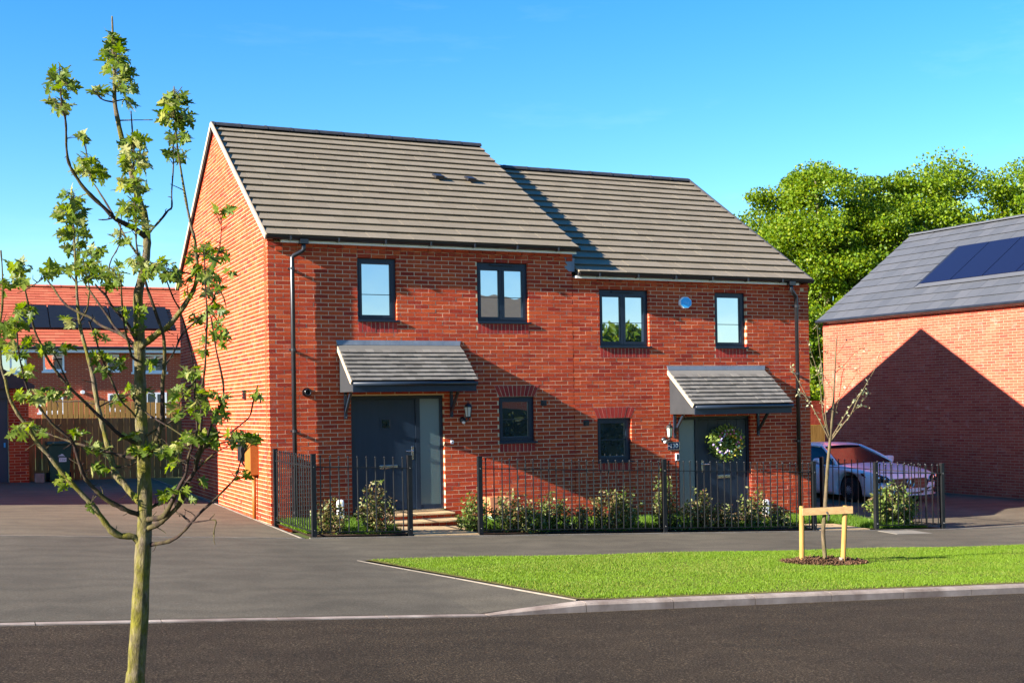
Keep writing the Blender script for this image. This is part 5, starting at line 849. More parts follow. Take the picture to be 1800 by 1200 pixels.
MAPLE_LEAVES="""-238 523 2210 -204 397 2185 75
-243 464 2200 -229 418 2201 75
-150 413 2319 -171 388 2327 75
-171 418 2499 -175 425 2505 74
-222 400 2200 -212 404 2191 74
-143 508 2517 -174 427 2516 74
-200 433 2462 -177 419 2474 74
-197 458 2345 -172 395 2360 73
234 246 2690 202 128 2699 73
-179 370 2498 -172 431 2538 73
188 134 2643 200 114 2630 73
-273 348 2186 -271 379 2135 73
-115 313 2651 -142 97 2632 72
-180 345 2431 -174 408 2424 72
-163 325 2227 -169 368 2224 72
-192 359 2434 -173 402 2393 72
-157 272 2349 -171 386 2317 72
182 16 2638 201 118 2649 72
-151 442 2504 -173 429 2527 71
-210 304 2386 -173 404 2404 71
-186 322 2404 -176 415 2454 71
309 -84 2076 342 -102 2067 71
-134 277 2162 -142 231 2178 70
262 -61 1982 271 -97 1974 70
-178 379 2373 -173 399 2382 70
-69 20 2987 -44 3 2979 70
25 82 2968 -42 3 2940 70
-158 427 2283 -169 375 2264 70
-32 105 2310 -12 42 2309 70
0 0 2381 -20 25 2381 70
-240 435 2197 -229 418 2201 70
18 -26 1917 4 -43 1908 70
-161 32 2589 -142 91 2622 70
-137 405 2448 -174 408 2424 70
54 -19 1673 23 -30 1661 70
-172 501 2509 -173 429 2527 70
-188 476 2531 -178 421 2484 69
125 -64 1434 89 -92 1484 69
-52 -46 3079 -46 3 3094 69
18 12 2838 -5 4 2839 69
327 -114 1983 294 -96 2005 69
-32 -53 3061 -46 3 3056 69
-5 43 2900 -42 3 2893 69
-240 397 2210 -212 404 2191 69
-64 67 3003 -44 3 2979 69
-25 23 3065 -46 3 3075 69
-5 149 2961 -42 3 2931 69
-108 157 2575 -139 67 2571 69
-53 -32 3064 -46 3 3047 69
-133 439 2355 -172 397 2371 69
-145 482 2213 -169 370 2234 69
-185 306 1968 -160 316 1972 69
-50 -66 1773 -85 -66 1733 69
-207 513 2449 -173 404 2404 69
-120 117 2594 -142 81 2601 69
11 286 1663 -1 212 1653 69
-63 -71 1634 -42 -50 1636 69
-152 399 2226 -168 361 2175 69
-13 137 2921 -42 3 2884 69
-105 17 2529 -134 50 2531 68
-153 183 2165 -139 232 2168 68
44 -2 1445 46 -11 1427 68
-83 183 2156 -144 230 2188 68
-106 56 2532 -135 54 2541 68
215 -1 2702 203 134 2728 68
-105 394 2217 -168 364 2195 68
120 -180 1455 89 -92 1484 68
415 -303 1458 377 -348 1425 68
-61 -41 3043 -46 3 3066 68
-169 518 2352 -172 397 2371 68
-156 452 2417 -174 406 2414 68
-66 -78 2096 -84 -43 2107 68
-184 348 2353 -173 399 2382 68
259 -62 1964 271 -97 1974 68
-54 -2 3068 -46 3 3075 68
-326 -31 1855 -333 -124 1844 68
-193 189 2177 -142 231 2178 68
-19 -174 2608 -8 -260 2584 68
-20 103 3050 -44 3 2989 68
37 -207 2538 -5 -255 2516 68
370 -219 1499 348 -230 1505 68
226 -173 1759 218 -163 1764 68
-165 455 2494 -175 425 2505 68
-149 85 2567 -132 46 2522 68
206 65 2650 201 120 2659 68
-142 206 2609 -136 59 2551 68
-138 455 2385 -173 402 2393 68
-62 -87 2255 -33 -4 2263 68
268 -71 1962 264 -103 1966 68
-212 322 2190 -212 404 2191 68
422 -262 1481 374 -220 1521 68
-150 427 2358 -172 392 2349 68
128 -231 1271 128 -210 1250 68
147 -236 1584 159 -185 1574 68
-214 469 2444 -178 421 2484 67
170 -273 1509 192 -384 1512 67
-223 -113 1499 -232 -97 1490 67
57 -216 1758 110 -163 1771 67
-248 531 2193 -212 404 2191 67
-39 64 2960 -42 3 2940 67
-82 -48 2102 -87 -46 2088 67
-65 14 2099 -86 -44 2097 67
249 -306 1464 273 -249 1456 67
-224 421 2209 -221 411 2196 67
124 -199 1261 141 -237 1285 67
-34 3 2895 -42 3 2893 67
50 -119 1447 86 -89 1475 67
-8 7 2952 -43 3 2960 67
26 -209 2636 -8 -260 2592 67
-108 37 1783 -99 -67 1768 67
-239 269 2194 -229 418 2201 67
375 -270 1472 337 -250 1469 67
-41 -2 2956 -43 3 2960 67
-31 195 1633 -40 211 1642 67
-114 -41 2555 -142 81 2601 67
-350 -62 1862 -348 -129 1878 67
-390 -41 1517 -372 -10 1521 67
89 35 1426 86 -89 1475 67
-28 17 3070 -46 3 3085 67
6 41 2849 -5 4 2839 67
-7 -277 2284 1 -232 2283 67
228 -327 2131 209 -530 2098 67
-105 343 2242 -154 222 2246 67
-142 104 2567 -136 59 2551 67
-367 79 1537 -381 -9 1537 67
-333 39 1530 -377 -9 1529 67
167 -191 1581 171 -201 1585 67
17 -60 2169 29 -24 2222 67
-247 -129 2858 -263 -225 2841 66
259 235 2759 202 132 2719 66
293 -338 1575 261 -409 1583 66
-28 -288 2367 -1 -238 2343 66
-103 0 2866 -120 -2 2858 66
-154 85 2669 -142 86 2611 66
-410 -61 1936 -475 -43 1938 66
356 -245 1497 348 -230 1505 66
290 -401 1624 279 -440 1640 66
27 -199 2462 -4 -252 2490 66
72 -46 1446 45 -20 1447 66
-7 -278 2449 -4 -252 2490 66
253 -379 1481 237 -373 1502 66
-270 390 2189 -229 418 2201 66
-258 -125 1842 -299 -115 1832 66
-301 -79 1822 -320 -103 1812 66
101 -367 2692 120 -436 2726 66
-48 -205 2922 -45 3 2998 66
252 -421 1850 247 -479 1844 66
-145 419 2502 -176 423 2494 66
-110 52 2574 -139 67 2571 66
241 -173 1607 231 -268 1632 66
33 -143 2165 29 -24 2222 66
222 -280 1337 204 -290 1364 66
11 59 2947 -43 3 2960 66
204 -358 2094 195 -307 2114 66
-218 368 2424 -174 408 2424 66
-67 42 3030 -45 3 2998 66
-35 -144 2449 -3 -246 2420 66
140 -341 2731 121 -432 2701 66
23 179 1666 10 214 1658 66
-267 512 2185 -271 379 2135 66
-206 263 1977 -160 316 1972 66
-150 406 2317 -171 388 2327 66
-308 -134 1667 -372 -123 1658 66
-91 185 1452 -85 101 1433 66
-240 377 2193 -204 397 2185 66
-88 -144 1792 -106 -68 1786 66
-234 -148 1512 -239 -97 1496 66
-427 -146 1752 -407 -147 1765 66
81 -45 1437 45 -20 1447 66
-186 549 2362 -173 399 2382 66
-366 -26 1657 -377 -126 1665 66
-119 298 2246 -150 225 2227 66
-252 -130 1833 -291 -114 1816 66
-41 -86 2972 -46 3 3037 66
288 -223 1480 283 -249 1458 66
234 -336 2094 213 -300 2110 66
-187 260 2402 -175 413 2444 66
-450 -133 1911 -422 -171 1882 66
32 -193 2307 1 -234 2300 65
-19 -243 2456 -4 -247 2438 65
-1 61 2964 -44 3 2979 65
106 -418 2696 121 -431 2693 65
143 -406 2674 121 -432 2701 65
-178 406 2302 -170 381 2296 65
-164 140 2157 -142 231 2178 65
217 -385 1655 211 -402 1677 65
-98 264 1445 -94 108 1436 65
144 -342 2624 125 -421 2633 65
32 326 1667 -1 212 1653 65
-90 -164 2112 -83 -41 2117 65
-108 -39 2506 -132 46 2522 65
16 -371 2494 -4 -252 2490 65
28 -208 2296 1 -234 2300 65
-386 -80 2135 -406 -180 2116 65
358 -100 2141 338 -87 2094 65
8 -61 1906 4 -43 1908 65
-30 17 2902 -42 3 2893 65
-370 -69 1877 -352 -130 1886 65
-193 289 2275 -171 386 2317 65
-135 307 2189 -168 364 2195 65
-250 -68 2767 -255 -202 2739 65
-419 -78 1930 -475 -43 1938 65
-182 432 2288 -171 388 2327 65
-173 293 2273 -170 383 2306 65
100 -112 1450 91 -96 1493 65
100 -430 2727 120 -435 2718 65
-63 42 2943 -42 2 2921 65
-38 -41 1640 -47 -53 1645 65
334 -283 1487 337 -250 1469 65
292 -427 1635 274 -429 1614 65
-177 250 2343 -173 402 2393 65
-9 28 2950 -42 2 2921 65
-75 11 2854 -93 3 2835 65
261 -503 1635 279 -440 1640 65
-384 -44 1753 -409 -148 1774 65
60 -267 2147 52 -331 2148 65
419 -366 1468 377 -348 1425 65
5 -329 2371 -3 -243 2394 65
10 249 1656 20 216 1664 65
106 -284 2129 133 -323 2124 65
-122 -100 2521 -210 -117 2509 65
-46 -268 2450 -4 -250 2464 65
5 -8 1911 9 -42 1900 65
394 -380 1465 381 -353 1434 65
-416 -180 2118 -404 -177 2106 65
122 -357 1662 140 -447 1659 65
-67 -266 2099 -52 -190 2095 65
-79 292 2260 -150 225 2227 65
-26 -246 2461 -4 -250 2464 65
331 -138 2072 318 -94 2047 65
-145 -129 1880 -142 -90 1890 65
-190 410 2278 -170 377 2275 65
29 -17 1440 46 -11 1427 65
275 -459 1882 276 -466 1878 65
-8 -188 2568 -5 -255 2516 65
-191 -155 2651 -240 -158 2630 65
-459 -10 1849 -477 -31 1867 65
-140 172 2251 -150 225 2227 65
9 57 1431 18 3 1408 65
-132 8 2543 -135 54 2541 65
-93 174 1437 -94 108 1436 65
210 -443 2114 216 -313 2140 65
-453 -30 1921 -475 -42 1929 64
-244 -201 2873 -264 -232 2874 64
61 10 1665 33 -22 1667 64
184 91 2714 202 130 2709 64
251 -535 1889 240 -486 1887 64
239 -113 1960 264 -103 1966 64
81 -438 2098 108 -325 2129 64
-167 351 2194 -168 359 2166 64
360 -212 1472 348 -230 1505 64
-124 93 2601 -142 91 2622 64
-185 436 2459 -176 417 2464 64
-453 -72 1862 -477 -30 1858 64
266 -499 1909 256 -476 1924 64
-92 203 2153 -139 232 2168 64
30 -132 2450 -3 -246 2420 64
454 -198 1659 461 -186 1660 64
28 -30 1256 58 -30 1200 64
-95 113 1433 -111 123 1441 64
381 -289 1337 353 -316 1344 64
-225 -176 2837 -263 -223 2833 64
380 -334 1480 337 -250 1469 64
120 -420 2702 122 -429 2676 64
373 -106 2137 343 -85 2104 64
-206 392 2449 -174 406 2414 64
-407 -181 2098 -400 -173 2088 64
115 -436 1658 140 -447 1659 64
186 206 2676 201 120 2659 64
-123 124 2216 -154 222 2246 64
14 -211 2579 -7 -257 2550 64
254 -404 1583 267 -419 1599 64
-134 -120 1371 -184 -58 1349 64
-441 -77 1907 -475 -42 1929 64
-40 11 3088 -46 3 3094 64
3 -59 2866 -42 3 2884 64
2 -37 2879 -42 3 2884 64
-210 -110 1507 -239 -97 1496 64
-182 493 2374 -173 404 2404 64
-441 9 1923 -475 -43 1938 64
2 54 2968 -43 3 2960 64
-282 -155 1835 -299 -115 1832 64
-309 -322 2799 -263 -225 2841 64
-376 -164 1971 -379 -150 1990 64
-428 -246 2071 -402 -175 2097 64
-465 -14 2068 -468 -68 2082 64
-430 -137 2104 -402 -175 2097 64
-265 398 2182 -212 404 2191 64
-163 297 2357 -171 390 2338 64
219 -373 1827 217 -461 1851 64
-204 331 1977 -160 316 1972 64
-50 -24 2170 -77 -34 2156 64
-42 -5 3081 -46 3 3085 64
-75 9 2868 -101 2 2841 64
-117 -28 2539 -210 -117 2509 64
-24 -167 2631 -18 -7 2676 64
235 -446 2192 207 -333 2198 64
-411 -135 2070 -394 -166 2061 64
-358 -174 1649 -385 -132 1681 64
-155 304 2399 -174 406 2414 64
-450 -4 1861 -477 -34 1885 64
453 -222 1655 461 -186 1660 64
-443 -66 1938 -475 -42 1929 64
272 -226 1487 267 -245 1471 64
-22 67 2145 -78 -36 2146 64
-213 346 2198 -229 418 2201 64
113 -269 1454 91 -96 1493 63
85 -295 2116 99 -326 2130 63
142 -375 2542 140 -401 2529 63
139 -114 1253 141 -237 1285 63
108 -367 2565 133 -408 2564 63
-155 62 2671 -142 97 2632 63
-414 79 1528 -377 -9 1529 63
204 -197 1746 218 -163 1764 63
431 -243 1483 374 -220 1521 63
-432 -241 2117 -404 -177 2106 63
-246 -89 2760 -257 -206 2756 63
147 -202 2132 106 -270 2095 63
61 -127 1448 86 -89 1475 63
-222 -211 2813 -261 -214 2791 63
256 -549 2164 243 -610 2176 63
-31 -58 1976 -53 -46 1990 63
-223 459 2434 -176 415 2454 63
-131 178 2220 -152 224 2237 63
224 -265 1665 244 -282 1640 63
-7 32 2967 -42 3 2931 63
14 2 2834 -5 4 2839 63
-153 110 2673 -142 97 2632 63
-91 -69 2092 -84 -43 2107 63
-28 -198 2625 -10 -262 2618 63
385 -373 1477 377 -348 1425 63
213 -281 1507 210 -352 1476 63
183 -345 2711 120 -434 2709 63
-34 -39 2921 -42 3 2931 63
-467 -76 1923 -475 -42 1929 63
116 -416 2652 122 -426 2659 63
-68 -175 2119 -54 -196 2103 63
-159 79 2684 -142 97 2632 63
-6 -268 2351 -2 -241 2377 63
138 -195 1599 159 -185 1574 63
107 -450 2766 118 -443 2775 63
-332 -207 2098 -348 -214 2080 63
-171 331 2516 -173 429 2527 63
161 -225 1581 171 -201 1585 63
-117 10 2849 -109 1 2847 63
-232 -113 1513 -232 -97 1490 63
-74 -114 2980 -46 3 3047 63
-22 -259 2625 -10 -263 2626 63
-332 -168 1826 -329 -123 1835 63
-89 -16 1764 -110 -70 1795 63
214 -306 2137 214 -316 2148 63
125 -462 2761 117 -444 2784 63
-389 -52 1648 -367 -119 1650 63
123 -369 2626 130 -413 2590 63
-93 -174 2114 -52 -190 2095 63
44 28 2401 -20 25 2381 63
88 -397 2695 121 -430 2684 63
380 -222 1488 357 -226 1510 63
-375 -150 1860 -352 -130 1886 63
-4 -153 2853 -42 3 2893 63
295 -97 2004 288 -96 1997 63
-177 477 2431 -173 404 2404 63
141 -382 2086 159 -320 2120 63
-118 93 2539 -134 50 2531 63
257 -662 2297 244 -636 2256 63
12 -7 1432 18 3 1408 63
-42 -463 2526 -7 -258 2558 63
186 -296 1479 182 -360 1469 63
226 96 2720 202 130 2709 62
-392 14 1517 -372 -10 1521 62
-406 -140 2151 -409 -186 2124 62
-54 -137 1992 -40 -45 1973 62
145 -471 1730 177 -455 1755 62
72 7 1434 45 -20 1447 62
-285 -63 2851 -262 -216 2800 62
468 -187 1650 458 -188 1651 62
217 -413 1598 210 -384 1608 62
-327 89 1676 -362 -118 1642 62
-292 -253 2728 -257 -206 2756 62
-54 33 3014 -45 3 3008 62
228 -484 2097 207 -519 2071 62
12 -296 2425 -3 -246 2429 62
-137 95 2169 -144 230 2188 62
-28 18 3085 -46 3 3085 62
145 -262 2138 150 -321 2121 62
127 -649 2638 122 -429 2676 62
160 -316 2707 123 -425 2651 62
-9 -175 2590 -8 -260 2584 62
-14 -100 2534 -4 -253 2498 62
152 -391 1670 127 -451 1636 62
-109 355 2209 -168 367 2214 62
-8 -268 2475 -4 -251 2481 62
-343 -65 1668 -382 -129 1672 62
-365 24 1526 -385 -9 1545 62
-449 2 1892 -477 -34 1885 62
239 -458 2111 212 -538 2104 62
-3 -278 2298 1 -233 2292 62
-365 -109 1877 -344 -128 1869 62
34 -47 2180 29 -24 2222 62
-85 -20 2853 -101 2 2841 62
-132 -52 1366 -184 -58 1349 62
-189 280 2198 -168 367 2214 62
-406 -139 2154 -412 -192 2132 62
49 -368 2143 60 -330 2145 62
-157 -74 1377 -189 -61 1358 62
65 -564 2661 122 -426 2659 62
-268 -355 2773 -263 -220 2817 62
-8 -266 2520 -4 -253 2498 62
144 -299 2112 168 -317 2118 62
-398 -214 2078 -400 -173 2088 62
249 -178 1601 217 -254 1623 62
128 -47 1248 167 -15 1252 62
-99 39 2564 -140 72 2580 62
-119 201 2183 -139 232 2168 62
168 -376 2092 150 -321 2121 62
29 -319 2548 -8 -260 2584 62
-419 -150 1666 -377 -126 1665 62
-433 -132 2140 -409 -186 2124 62
-418 -205 1652 -367 -119 1650 62
255 -248 2140 213 -300 2106 62
-142 17 2577 -140 72 2580 62
-146 71 2567 -141 76 2590 62
-39 -32 2957 -42 3 2940 61
74 -198 2123 27 -209 2126 61
-321 -149 1836 -333 -124 1844 61
35 -4 2192 21 -211 2145 61
147 -402 2566 131 -411 2581 61
13 -258 2550 -5 -254 2507 61
-276 414 2171 -271 379 2135 61
-138 -144 1895 -139 -88 1880 61
161 -341 2691 122 -426 2659 61
241 201 2663 200 112 2620 61
-120 218 2167 -131 236 2128 61
261 -441 1578 264 -414 1591 61
-4 -107 2583 -4 -253 2498 61
166 -449 1589 185 -403 1585 61
-161 501 2373 -172 392 2349 61
-398 -62 1998 -381 -152 1999 61
18 -129 2564 -6 -256 2533 61
18 -18 1447 46 -11 1427 61
292 -367 1585 267 -419 1599 61
-121 178 2150 -142 231 2178 61
-320 -131 1655 -367 -119 1650 61
-138 398 2181 -142 231 2178 61
-268 -225 2820 -263 -218 2808 61
-190 325 2425 -173 402 2393 61
254 -404 1868 244 -482 1861 61
-118 262 2258 -152 224 2237 61
-8 -406 2330 -2 -241 2369 61
182 -538 1656 210 -390 1633 61
153 -307 2118 168 -317 2118 61
145 -73 1443 91 -96 1493 61
-321 -163 1653 -367 -119 1650 61
-115 143 1446 -111 123 1441 61
-48 -10 3087 -46 3 3066 61
-361 -77 1665 -367 -119 1650 61
-135 7 2550 -139 67 2571 61
-385 -68 2090 -396 -168 2070 61
179 -381 1500 194 -388 1520 61
-42 -91 2998 -45 3 3008 61
-51 -33 1767 -85 -66 1733 61
-365 -143 1854 -344 -128 1869 61
13 -148 2159 10 -217 2191 61
-117 156 2608 -141 76 2590 61
-98 -64 1769 -110 -70 1795 61
-137 143 1454 -135 144 1450 61
113 -137 1257 167 -15 1252 61
18 -116 2639 -8 -260 2584 61
262 -566 2155 241 -604 2169 61
7 -245 2628 -11 -264 2643 61
-337 -121 1670 -367 -119 1650 61
-218 481 2182 -212 404 2191 61
230 -599 2147 241 -604 2169 61
-425 -212 1805 -417 -158 1828 61
181 -417 1588 210 -384 1608 61
129 -357 2742 119 -438 2742 61
272 -399 1647 278 -437 1631 61
17 -6 2668 -18 -7 2676 61
-108 -51 2850 -120 -2 2858 61
-124 390 2198 -168 367 2214 61
24 9 1419 18 3 1408 61
-157 -146 2539 -206 -115 2502 60
-160 499 2215 -169 370 2234 60
203 -659 2088 212 -538 2104 60
145 -82 1271 149 -16 1241 60
245 -335 2204 207 -333 2198 60
-50 -350 2583 -8 -260 2592 60
-141 467 2448 -175 413 2444 60
-136 181 1464 -135 144 1450 60
219 -672 2292 244 -636 2256 60
222 -54 1746 218 -163 1764 60
-15 -303 2362 -1 -238 2343 60
150 -256 1258 164 -211 1252 60
-30 -239 2450 -4 -249 2455 60
277 -374 1580 255 -401 1565 60
-264 -114 2820 -263 -218 2808 60
-380 -120 1662 -382 -129 1672 60
303 -163 2089 333 -89 2083 60
-156 67 2660 -142 97 2632 60
-42 -181 2369 -1 -238 2343 60
-260 -93 1836 -291 -114 1816 60
-380 99 1547 -381 -9 1537 60
37 -305 2111 24 -210 2136 60
-109 -7 2511 -132 46 2522 60
-34 -220 1980 -43 -147 1999 60
240 -233 2109 216 -313 2140 60
-191 -5 2538 -132 46 2522 60
267 -470 1870 273 -468 1885 60
156 -440 1732 179 -442 1722 60
-120 361 2206 -149 226 2217 60
-408 -131 1974 -379 -150 1990 60
-44 -43 2974 -46 3 3047 60
109 -551 2691 119 -437 2734 60
198 -509 2168 201 -538 2151 60
93 -462 2699 120 -435 2718 60
44 -376 2127 52 -331 2148 60
201 -170 1253 164 -211 1252 60
-212 329 2422 -174 408 2424 60
3 -201 2629 -9 -261 2601 60
282 -431 1624 279 -440 1640 60
-188 377 2448 -174 406 2414 60
-217 461 2441 -173 404 2404 60
-45 -135 2127 -56 -203 2111 60
-290 -220 2746 -256 -204 2748 60
54 -183 2152 27 -209 2126 60
-349 -121 1520 -363 -10 1505 60
-76 -201 2901 -44 3 2979 60
99 -479 2733 120 -436 2726 60
261 -572 2296 244 -636 2256 59
91 -433 2736 119 -437 2734 59
248 -581 2152 235 -587 2147 59
191 104 2659 202 128 2699 59
278 -467 1845 247 -479 1844 59
-52 -384 2365 -3 -244 2403 59
-252 -273 2851 -264 -232 2874 59
264 -500 1854 243 -483 1870 59
165 -557 1602 181 -414 1629 59
-137 173 2255 -154 222 2246 59
-274 -233 2873 -264 -232 2874 59
-426 -124 1825 -413 -153 1801 59
10 -355 2504 -5 -255 2516 59
35 -193 2463 -4 -252 2490 59
-151 431 2307 -170 383 2306 59
135 -186 1269 128 -210 1250 59
-54 -112 2155 -77 -34 2156 59
-61 20 2135 -80 -37 2136 59
173 -583 2162 201 -538 2151 59
439 -204 1487 374 -220 1521 59
96 -163 1429 86 -89 1475 59
-197 436 2370 -173 402 2393 59
-5 -208 2452 -3 -246 2429 59
-48 -81 2968 -43 3 2969 59
204 -305 2208 209 -327 2181 59
137 -340 2709 121 -430 2684 59
140 -403 1656 131 -450 1644 59
109 -473 2736 118 -443 2775 59
-136 -21 1373 -189 -61 1358 59
-350 -48 1663 -367 -119 1650 59
-222 426 2449 -176 417 2464 59
-460 -48 1917 -475 -43 1938 59
23 -306 2132 68 -329 2142 59
-247 -93 1684 -230 -90 1684 59
115 -250 1390 169 -318 1402 59
24 -218 2544 -8 -259 2575 59
-67 -23 2152 -77 -34 2156 59
-301 -87 1841 -333 -124 1844 59
179 -431 1619 210 -390 1633 59
-157 384 2375 -171 386 2317 59
-251 -203 2816 -261 -214 2791 59
-320 -181 2109 -341 -221 2085 59
-399 -251 1735 -402 -145 1747 59
-261 20 1340 -242 -20 1337 59
123 -401 2114 116 -325 2127 59
203 -676 2086 212 -538 2104 59
172 -379 1512 211 -363 1521 59
267 -251 1462 293 -249 1461 59
90 -379 2149 91 -327 2133 59
246 -298 2105 216 -313 2140 59
174 -457 1748 178 -445 1730 59
200 -308 2179 204 -340 2216 59
-263 -251 2844 -264 -232 2874 59
298 -167 2073 333 -89 2083 59
-220 6 1675 -224 -90 1678 59
158 -511 2667 122 -429 2676 59
1 -195 2318 1 -234 2300 59
82 -268 2151 76 -329 2139 59
130 -284 2101 108 -325 2129 59
211 -420 1646 211 -402 1677 59
-135 302 2155 -142 231 2178 59
141 -204 1407 167 -308 1382 58
215 -453 2116 212 -538 2104 58
-37 176 2995 -42 3 2931 58
225 -236 1663 237 -275 1636 58
-180 396 2519 -178 421 2484 58
-28 -290 2352 -1 -239 2351 58
22 -244 2160 12 -215 2182 58
76 -570 2669 122 -428 2668 58
36 -360 2104 68 -329 2142 58
208 -516 1650 209 -396 1659 58
112 -350 2698 121 -432 2701 58
119 -370 2772 117 -444 2784 58
167 -232 1267 164 -218 1263 58
-29 -155 2866 -42 3 2893 58
-80 387 2186 -144 230 2188 58
93 -87 1787 110 -165 1780 58
-377 -159 1991 -377 -148 1981 58
-142 413 2354 -173 399 2382 58
-15 -103 2922 -42 3 2940 58
-14 -359 2582 -8 -260 2584 58
-274 -190 2870 -264 -232 2874 58
-5 85 2989 -43 3 2950 58
-432 -237 1823 -419 -160 1837 58
-287 -107 2776 -258 -208 2765 58
-193 409 2353 -172 397 2371 58
400 -79 1478 348 -230 1505 58
-473 -61 1866 -477 -33 1876 58
259 -563 2169 237 -593 2154 58
-409 -247 2089 -402 -175 2097 58
12 -63 1915 9 -42 1900 58
-119 110 2583 -134 50 2531 58
171 -418 2683 122 -429 2676 58
-87 227 2177 -137 233 2158 58
-385 -47 1770 -407 -147 1765 58
115 -407 2696 120 -435 2718 58
-127 154 2614 -142 86 2611 58
213 -607 2060 207 -519 2071 58
-229 219 2189 -221 411 2196 58
-454 41 1891 -477 -30 1858 58
-55 179 3050 -45 3 3008 58
-97 195 2249 -152 224 2237 58
266 -223 1492 273 -249 1456 58
-29 -386 2540 -5 -255 2516 58
-280 -202 2854 -263 -223 2833 58
-18 -63 1498 -7 -40 1479 58
193 -304 1621 217 -254 1623 58
159 -402 1510 210 -359 1503 58
-373 -159 1642 -372 -123 1658 58
393 -381 1470 377 -348 1425 58
-385 45 1530 -377 -9 1529 58
-134 280 2189 -144 230 2188 58
-191 246 2372 -173 402 2393 58
106 -474 1616 115 -455 1614 58
453 -204 1658 455 -189 1641 58
218 -282 1480 210 -359 1503 58
262 -430 1582 258 -405 1574 58
15 -114 2636 -18 -7 2676 58
129 -485 2737 120 -434 2709 58
210 -526 2088 209 -530 2098 58
-205 377 1985 -160 316 1972 58
123 -451 2670 122 -428 2668 58
11 -63 2805 -5 4 2839 58
267 -219 1481 300 -241 1485 58
-413 -254 2075 -396 -168 2070 58
-269 -234 2723 -254 -200 2730 57
176 -432 1732 177 -455 1755 57
-199 358 2273 -170 381 2296 57
-201 268 2339 -171 388 2327 57
24 -32 1452 28 -26 1463 57
-34 -139 2482 -4 -249 2455 57
-405 -280 1976 -383 -154 2008 57
100 -615 2669 121 -431 2693 57
-152 -85 1378 -184 -58 1349 57
203 -447 1819 217 -456 1833 57
-130 123 1458 -143 151 1452 57
-55 -42 1644 -42 -50 1636 57
-204 460 2449 -173 404 2404 57
37 -87 2204 29 -24 2222 57
0 -14 1489 1 -37 1475 57
14 5 1673 4 -45 1649 57
34 -114 2383 -3 -244 2403 57
12 -408 2421 -4 -247 2438 57
-3 -146 2403 -2 -241 2377 57
-285 -254 2850 -264 -228 2858 57
-3 -2 2831 -5 4 2839 57
-19 24 2939 -43 3 2960 57
-19 -418 2453 -4 -251 2472 57
-247 -104 2777 -251 -196 2721 57
-27 -220 2538 -8 -260 2584 57
-49 -300 2534 -6 -257 2541 57
153 -454 2743 119 -438 2742 57
-263 93 1332 -248 -20 1344 57
202 -310 1620 204 -239 1612 57
-47 -192 1981 -41 -142 1981 57
-101 -28 1796 -99 -67 1768 57
-173 146 2197 -145 228 2198 57
-248 -198 2747 -257 -206 2756 57
-66 -106 1768 -88 -66 1742 57
-468 -96 1853 -477 -31 1867 57
267 -471 1630 279 -444 1649 57
36 -212 2302 1 -234 2300 57
-7 -32 2945 -42 3 2931 57
-266 49 1335 -248 -20 1344 57
-172 247 2283 -170 377 2275 57
-249 -15 1315 -242 -20 1337 57
3 -44 2819 -5 4 2839 57
4 60 2962 -42 3 2931 57
-132 240 2180 -168 364 2195 57
-30 -267 2564 -8 -259 2575 57
361 -194 1492 337 -250 1469 57
235 -419 2177 201 -538 2151 57
205 -295 2114 212 -293 2089 57
256 -616 2156 237 -593 2154 57
-39 -245 2623 -11 -264 2643 57
149 -444 2615 123 -425 2651 57
-49 -172 1986 -42 -145 1990 57
-410 -177 1660 -362 -118 1642 57
53 -27 1446 46 -15 1437 57
115 -505 1650 136 -449 1651 57
-336 -225 2107 -341 -221 2085 57
-34 -192 2367 -2 -240 2360 57
-17 69 2276 0 21 2281 57
-186 354 2416 -176 417 2464 57
-352 14 1522 -385 -9 1545 57
-412 -38 1936 -475 -42 1929 56
-68 24 3021 -45 3 2998 56
156 -382 2697 121 -432 2701 56
-224 318 2343 -172 397 2371 56
90 -264 2120 99 -326 2130 56
20 188 1681 20 216 1664 56
-154 343 2190 -169 370 2234 56
-362 -134 1542 -381 -9 1537 56
-1 -181 2396 -3 -244 2403 56
-260 -192 2857 -264 -230 2866 56
-76 36 3004 -44 3 2989 56
-257 -161 2744 -257 -206 2756 56
10 -9 1439 18 3 1408 56
-82 -51 1784 -92 -67 1751 56
-86 208 2249 -150 225 2227 56
-159 199 2249 -155 221 2256 56
-403 -149 2146 -404 -177 2106 56
-4 -424 2598 -9 -262 2609 56
336 -63 2101 333 -89 2083 56
25 -197 1969 65 -198 2005 56
116 -32 1453 91 -96 1493 56
-390 -145 1647 -385 -132 1681 56
185 93 2752 202 132 2719 56
-67 15 2982 -44 3 2989 56
-103 153 2244 -150 225 2227 56
-208 375 2407 -173 402 2393 56
144 -446 2604 124 -423 2642 56
117 -332 2102 133 -323 2124 56
-45 -112 2901 -44 3 2979 56
210 -356 1498 182 -360 1469 56
-110 285 2257 -152 224 2237 56
-146 -23 2582 -140 72 2580 56
179 -399 1726 177 -455 1755 56
-177 25 2601 -142 86 2611 56
83 -125 1433 46 -15 1437 56
-117 423 2222 -168 362 2185 56
-18 -64 2899 -42 3 2912 56
-413 -173 2141 -412 -192 2132 56
211 -222 1611 197 -232 1607 56
-285 -217 2828 -263 -218 2808 56
-223 319 2339 -171 388 2327 56
-100 238 2238 -152 224 2237 56
-137 65 2543 -136 59 2551 56
228 -437 1666 210 -399 1668 56
361 -241 1475 348 -230 1505 56
-121 -113 2515 -136 59 2551 56
-135 -23 2518 -136 59 2551 56
249 -690 2296 243 -643 2273 56
-429 -259 1930 -422 -171 1882 56
88 -152 1449 86 -89 1475 56
-87 35 2862 -101 2 2841 56
-183 395 2427 -175 411 2434 56
-244 -208 2867 -263 -225 2841 56
-21 -275 2542 -7 -257 2550 56
107 -317 2143 91 -327 2133 56
-468 -105 1856 -477 -34 1885 56
31 4 2691 -18 -7 2676 56
